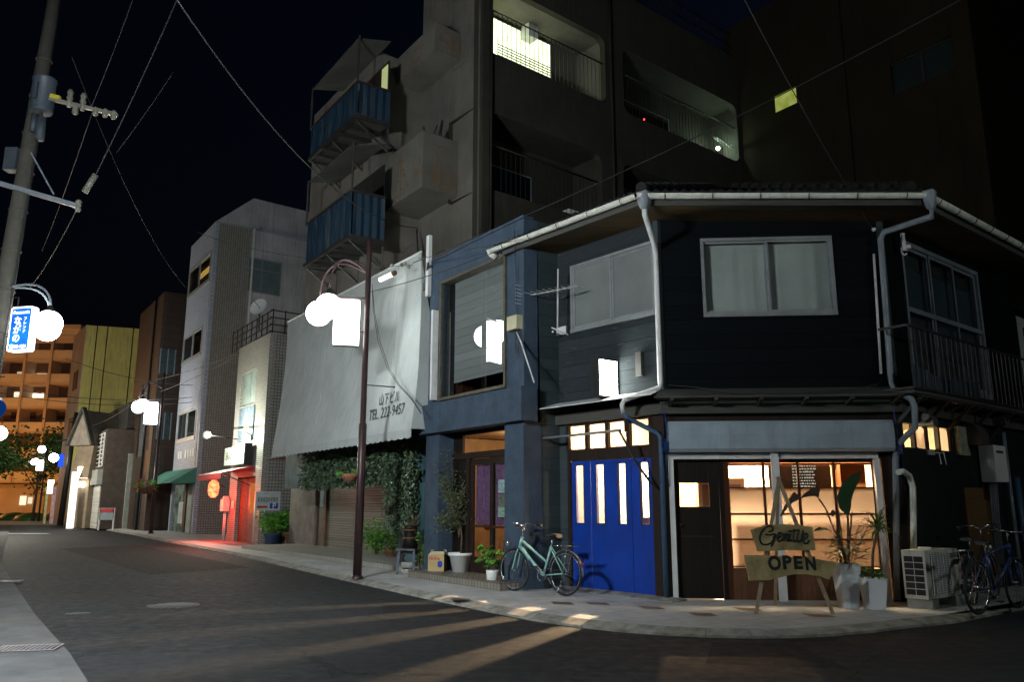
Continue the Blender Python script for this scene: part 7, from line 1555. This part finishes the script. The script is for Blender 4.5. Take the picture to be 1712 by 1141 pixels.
# stool with a barrel pot
st_c = gp(683, 961); st = thing('stool', 'grey blue wooden stool on the pavement carrying a dark barrel pot', 'stool', st_c); mb = MB(); az_ = R(-20)
Mz = Matrix.Rotation(az_, 3, 'Z'); mb.box(st_c + hz * .50, (.44, .34, .03), az_); mb.build('seat', mat('grey_blue_wood', (.10, .12, .15), .7, var=.3, scale=7), st)
for sx in (-1, 1):
    for sy in (-1, 1): p = st_c + Mz @ Vector((sx * .17, sy * .12, 0)); q_ = st_c + Mz @ Vector((sx * .19, sy * .14, 0)); mb = MB(); mb.beam(Vector((q_.x, q_.y, 0)), Vector((p.x, p.y, .485)), .045, .045); mb.build('leg', mat('grey_blue_wood2', (.10, .12, .15), .7, var=.3, scale=7), st)
mb = MB(); mb.box(st_c + hz * .43, (.36, .02, .06), az_); mb.build('apron', M['woodbeam'], st)
bp2 = thing('barrel_pot', 'dark stave barrel pot standing on the grey stool', 'pot', st_c + hz * .515); mb = MB(); bc = st_c + hz * .515 + Vector((.02, .0, 0)); mb.lathe([(.001, 0), (.17, 0), (.15, .2), (.135, .38), (.15, .40), (.15, .47), (.13, .47), (.12, .42), (.001, .42)], bc, 18); mb.build('staves', M['wooddark'], bp2); mb = MB(); mb.lathe([(.152, .20), (.157, .20), (.156, .23), (.15, .23)], bc, 18); mb.lathe([(.142, .36), (.148, .36), (.149, .39), (.142, .39)], bc, 18); mb.builds('hoop', M['rust'], bp2)
bush('vine', 'yellow green vine trailing from the barrel pot to the pavement', st_c + Vector((.24, -.02, 0)), .18, .15, .95, 150, M['leaf'], (.05, .09), 44, 8, cat='plant')
mb = MB(); random.seed(3)
for k in range(12): mb.tube([bc + hz * .42 + Vector((random.uniform(-.1, .1), random.uniform(-.08, .08), 0)), bc + Vector((random.uniform(-.2, .2), random.uniform(-.1, .1), random.uniform(.55, .75)))], .006, 4)
o = mb.build('dry_stems', M['bark']); tag(o, 'bare stems standing in the barrel pot', 'stems')
for k in range(2): mb = MB(); c = gp(676, 962) + Vector((.06, .12, .0 + k * .13)); mb.lathe([(.001, 0), (.13, 0), (.16, .11), (.13, .11), (.001, .1)], c, 18); o = mb.build('bowl', M['concrete']); tag(o, ['lower grey bowl stacked under the stool', 'upper grey bowl stacked under the stool'][k], 'bowl')
bb_ = W.pt(W.s(648, 900), .1, .05); bc_ = gp(636, 938)
bush('leafy_plant', 'bright green leafy bush in pots right of the lamp pole', bc_ + Vector((-.15, .2, .1)), .55, .4, .95, 900, M['leaf'], (.06, .12), 50, 22); round_pot('flower_pot', 'brown clay pot under the bright green bush', bc_ + Vector((.25, .15, 0)), .12, .17, .28, M['terracotta'])
bush('leafy_plant', 'second green bush between the lamp pole bush and the stool', gp(655, 942) + Vector((.05, .4, .1)), .35, .3, .8, 420, M['leafdark'], (.05, .1), 51, 14)
bc2 = gp(470, 912); bush('leafy_plant', 'bright green bush in a blue pot by the tiled side wall', bc2 + Vector((-.2, -.1, .3)), .75, .55, .95, 800, M['leaf'], (.10, .19), 52, 20); round_pot('flower_pot', 'dark blue pot under the bush by the tiled side wall', bc2 + Vector((-.25, -.3, 0)), .2, .28, .42, mat('blue_pot', (.03, .06, .12), .5)); round_pot('flower_pot', 'square looking clay pot beside the dark blue pot', bc2 + Vector((.45, -.2, 0)), .2, .27, .45, M['terracotta'])
bush('climbing_shrub', 'tall brown and green climbing shrub between the tiled wall and the ivy', gp(487, 908), .7, .45, 3.1, 1000, mat('brown_leaf', (.06, .05, .02), .8), (.07, .14), 53, 26, cat='shrub'); bush('leafy_plant', 'low green clump below the climbing shrub', gp(492, 912), .5, .4, .8, 380, M['leafdark'], (.07, .13), 54, 12)
hb = gp(503, 908) ; mb = MB(); mb.lathe([(.001, 0), (.12, 0), (.15, .2), (.13, .2), (.001, .18)], hb + hz * .55, 16); o = mb.build('white_pot', M['white']); tag(o, 'small white pot standing on a brown pot left of the shutter', 'flower pot'); mb = MB(); mb.lathe([(.001, 0), (.18, 0), (.22, .55), (.001, .55)], hb, 16); o = mb.build('brown_pot', M['terracotta']); tag(o, 'brown pot carrying the small white pot', 'flower pot')
hp_ = thing('hanging_planter', 'clay bowl of green leaves fixed to the lamp pole', 'planter', L1 + hz * 2.2 + Vector((-.25, 0, 0))); zc_ = at(585, 795, L1.y).z; c = Vector((at(585, 795, L1.y).x, L1.y - .02, zc_)); mb = MB(); mb.lathe([(.001, -.14), (.08, -.13), (.17, -.03), (.19, .02), (.17, .02), (.001, -.02)], c, 18); mb.build('bowl', M['terracotta'], hp_)
mb = MB(); random.seed(9)
for k in range(90): a = random.uniform(0, 6.28); mb.leaf(c + Vector((math.cos(a) * .1 - .05, math.sin(a) * .1, 0)), (math.cos(a) - .4, math.sin(a), random.uniform(-.1, .9)), random.uniform(.08, .16), .03)
mb.build('leaves', M['leaf'], hp_); mb = MB(); mb.tube([c + Vector((.15, 0, 0)), c + Vector((.32, 0, .02))], .015, 5); mb.build('bracket', M['darkmetal'], hp_)
c = at(243, 815, 40.6); bs = thing('flower_basket', 'basket of red and green flowers on the lamp by the brown building', 'flower basket', c); mb = MB(); mb.lathe([(.001, -.35), (.25, -.3), (.4, 0), (.001, 0)], c, 12); mb.build('basket', M['bark'], bs); mb = MB()
for k in range(160): a = random.uniform(0, 6.28); r_ = random.uniform(0, .45); mb.leaf(c + Vector((math.cos(a) * r_, math.sin(a) * r_, random.uniform(-.2, .3))), (math.cos(a), math.sin(a), random.uniform(-.8, .8)), .22, .1, m=random.choice((0, 0, 1)))
mb.build('flowers', [M['leaf'], mat('red_petals', (.45, .06, .1), .6)], bs)
# ------------------------------------------------------------------ bicycles
def wheel(cx, r_, root, spoke=True, tyrem='rubber'):
    mb = MB(); C_ = Vector((cx, 0, r_)); circ = lambda rr, n=40: [C_ + Vector((rr * math.cos(2 * math.pi * k / n), 0, rr * math.sin(2 * math.pi * k / n))) for k in range(n)]
    mb.tube(circ(r_ - .019), .019, 8, closed=True); wo_ = mb.build('wheel', M[tyrem], root)
    mb = MB(); mb.tube(circ(r_ - .040), .010, 6, closed=True); mb.build('rim', M['chrome'], wo_)
    mb = MB()
    for k in range(28): a = 2 * math.pi * k / 28; s_ = 1 if k % 2 else -1; mb.tube([C_ + Vector((.02 * math.cos(a + 1.2 * s_), .03 * s_, .02 * math.sin(a + 1.2 * s_))), C_ + Vector(((r_ - .04) * math.cos(a), 0, (r_ - .04) * math.sin(a)))], .0014, 3)
    mb.build('spokes', M['chrome'], wo_); mb = MB(); mb.tube([C_ - Vector((0, .05, 0)), C_ + Vector((0, .05, 0))], .022, 10); mb.build('hub', M['chrome'], wo_)
def make_bike(label, loc, rz, paint, step=True, lean=0.0, rack=True, group=None):
    """front wheel toward +x"""
    b = thing('bicycle', label, 'bicycle', loc, rz, group, local=True); b.rotation_euler = (lean, 0, rz)
    r_ = .345; wb_ = 1.12; wheel(0, r_, b); wheel(wb_, r_, b)
    BB = Vector((.46, 0, .29)); HT = Vector((wb_ - .17, 0, .88)); HB = Vector((wb_ - .115, 0, .70)); SC = Vector((.30, 0, .75)); RA = Vector((0, 0, r_)); FA = Vector((wb_, 0, r_))
    mb = MB(); mb.tube([HT, HB], .026, 10)
    if step: mb.tube([HB + Vector((-.01, 0, .02)), BB], .026, 10); mb.tube([HT + Vector((.01, 0, -.06)), BB.lerp(SC, .45)], .020, 10)
    else: mb.tube([HB, BB], .018, 10); mb.tube([HT + Vector((0, 0, -.02)), SC + Vector((0, 0, .0))], .016, 10)
    mb.tube([BB, SC], .020, 10)
    for s_ in (-1, 1): mb.tube([BB + Vector((-.03, s_ * .03, 0)), RA + Vector((.06, s_ * .055, -.01)), RA + Vector((0, s_ * .06, 0))], .011, 8); mb.tube([SC + Vector((0, s_ * .02, -.03)), RA + Vector((0, s_ * .06, 0))], .008, 8)
    mb.build('frame', M[paint], b)
    mb = MB()
    for s_ in (-1, 1): mb.tube([HB + Vector((.01, s_ * .03, -.02)), HB + Vector((.05, s_ * .05, -.14)), FA + Vector((-.03, s_ * .05, .08)), FA + Vector((0, s_ * .05, 0))], .012, 8)
    mb.build('fork', M[paint], b)
    mb = MB(); st_ = HT + Vector((-.03, 0, .16)); mb.tube([HT, st_], .013, 8)
    if step:
        for s_ in (-1, 1): mb.tube([st_, st_ + Vector((.05, s_ * .10, .05)), st_ + Vector((.02, s_ * .22, .06)), st_ + Vector((-.16, s_ * .27, .03))], .011, 8)
    else:
        mb.tube([st_ + Vector((.08, -.28, 0)), st_ + Vector((.08, .28, 0))], .011, 8)
    hb_ = mb.build('handlebar', M['chrome'], b)
    for s_ in (-1, 1):
        mb = MB(); e_ = st_ + (Vector((-.16, s_ * .27, .03)) if step else Vector((.08, s_ * .28, 0))); mb.tube([e_, e_ + (Vector((.10, s_ * -.02, .01)) if step else Vector((0, -s_ * .1, 0)))], .017, 8); mb.build('grip', M['black'], hb_)
        mb = MB(); mb.tube([e_ + Vector((.12, -s_ * .02, 0)), e_ + Vector((.06, s_ * .0, -.04)), e_ + Vector((0, 0, -.045))], .006, 5); mb.build('brake_lever', M['chrome'], hb_)
    mb = MB(); mb.tube([SC, SC + Vector((-.035, 0, .13))], .012, 8); mb.build('seat_post', M['chrome'], b)
    mb = MB(); sc_ = SC + Vector((-.035, 0, .16)); N_ = 10
    prof = [(-.13, .085, .0), (-.10, .10, .01), (-.04, .09, .015), (.03, .05, .01), (.10, .028, .005), (.14, .018, 0)]
    rings = []
    for (x, w_, h_) in prof: rings.append([sc_ + Vector((x, w_ * math.cos(t), h_ + .028 * math.sin(t))) for t in [2 * math.pi * k / N_ for k in range(N_)]])
    for i in range(len(rings) - 1):
        for k in range(N_): mb.poly([rings[i][k], rings[i][(k + 1) % N_], rings[i + 1][(k + 1) % N_], rings[i + 1][k]], 0, True)
    mb.poly(rings[0]); mb.poly(rings[-1]); mb.build('saddle', M['black'], b)
    if rack:
        for (C_, a0_, a1_, nm) in ((RA, 20, 200, 'mudguard'), (FA, 50, 175, 'mudguard')):
            mb = MB(); R0 = r_ + .022
            for k in range(18):
                t0, t1 = R(a0_ + (a1_ - a0_) * k / 18), R(a0_ + (a1_ - a0_) * (k + 1) / 18)
                if C_ is RA: t0, t1 = R(180 - a0_ + 25 - (a1_ - a0_) * k / 18), R(180 - a0_ + 25 - (a1_ - a0_) * (k + 1) / 18)
                for (y0, y1, e0, e1) in ((-.028, 0, -.008, 0), (0, .028, 0, -.008)):
                    mb.poly([C_ + Vector(((R0 + e0) * math.cos(t0), y0, (R0 + e0) * math.sin(t0))), C_ + Vector(((R0 + e1) * math.cos(t0), y1, (R0 + e1) * math.sin(t0))), C_ + Vector(((R0 + e1) * math.cos(t1), y1, (R0 + e1) * math.sin(t1))), C_ + Vector(((R0 + e0) * math.cos(t1), y0, (R0 + e0) * math.sin(t1)))], 0, True)
            mb.build(nm, M['chrome'], b)
        mb = MB(); z = .76
        for y in (-.06, -.02, .02, .06): mb.tube([(.20, y, z), (-.22, y, z + .01)], .006, 6)
        for x in (.15, 0, -.2): mb.tube([(x, -.065, z), (x, .065, z)], .006, 6)
        for s_ in (-1, 1): mb.tube([(-.08, s_ * .06, z), (0, s_ * .065, r_)], .005, 6)
        mb.build('rear_rack', M['chrome'], b)
        mb = MB(); mb.sphere((-.345, 0, .50), .022, 10); mb.build('reflector', mat('red_reflector', (.5, .02, .02), .2), b)
        mb = MB(); mb.lathe([(.001, 0), (.035, 0), (.045, .05), (.001, .06)], (wb_ + .12, 0, .76), 12, axis=(1, 0, 0)); mb.build('headlight', M['chrome'], b)
    mb = MB(); C_ = BB; mb.tube([C_ + Vector((.085 * math.cos(t), .05, .085 * math.sin(t))) for t in [2 * math.pi * k / 24 for k in range(24)]], .006, 5, closed=True)
    for a in (.9, .9 + math.pi): s_ = 1 if a < 2 else -1; e_ = C_ + Vector((.165 * math.cos(a), .07 * s_, .165 * math.sin(a))); mb.tube([C_ + Vector((0, .06 * s_, 0)), e_], .009, 6)
    mb.build('crank', M['chrome'], b)
    for a in (.9, .9 + math.pi): s_ = 1 if a < 2 else -1; e_ = C_ + Vector((.165 * math.cos(a), .11 * s_, .165 * math.sin(a))); mb = MB(); mb.box(e_, (.09, .07, .02)); mb.build('pedal', M['black'], b)
    mb = MB(); mb.tube([(.0, .06, r_), (.02, .12, .18), (.07, .20, .01)] if not rack else [(.0, .06, r_), (-.02, .13, .16), (.06, .22, .006)], .008, 6); mb.build('kickstand', M['chrome'], b)
    mb = MB(); mb.beam(C_ + Vector((0, .055, .085)), RA + Vector((0, .055, .035)), .006, .01); mb.beam(C_ + Vector((0, .055, -.085)), RA + Vector((0, .055, -.035)), .006, .01); mb.builds('chain', M['darkmetal'], b)
    return b
ra_, fa_ = Vector((.83, 13.12, 0)), Vector((.0, 13.93, 0)); dv_ = (fa_ - ra_)
make_bike('mint green step through bicycle parked on the pavement before the blue door', ra_, math.atan2(dv_.y, dv_.x), 'mint', True, R(2))
rb_ = gp(1637, 1029); make_bike('dark blue bicycle parked nearest the air conditioner', rb_, math.atan2(RT.u.y, RT.u.x) + R(-4), 'navy', False, R(3), False)
make_bike('second dark bicycle parked behind the dark blue one against the wall', rb_ + RT.u * 1.0 - RT.n * .45, math.atan2(RT.u.y, RT.u.x) + R(6), 'darkmetal', True, R(-3), True)
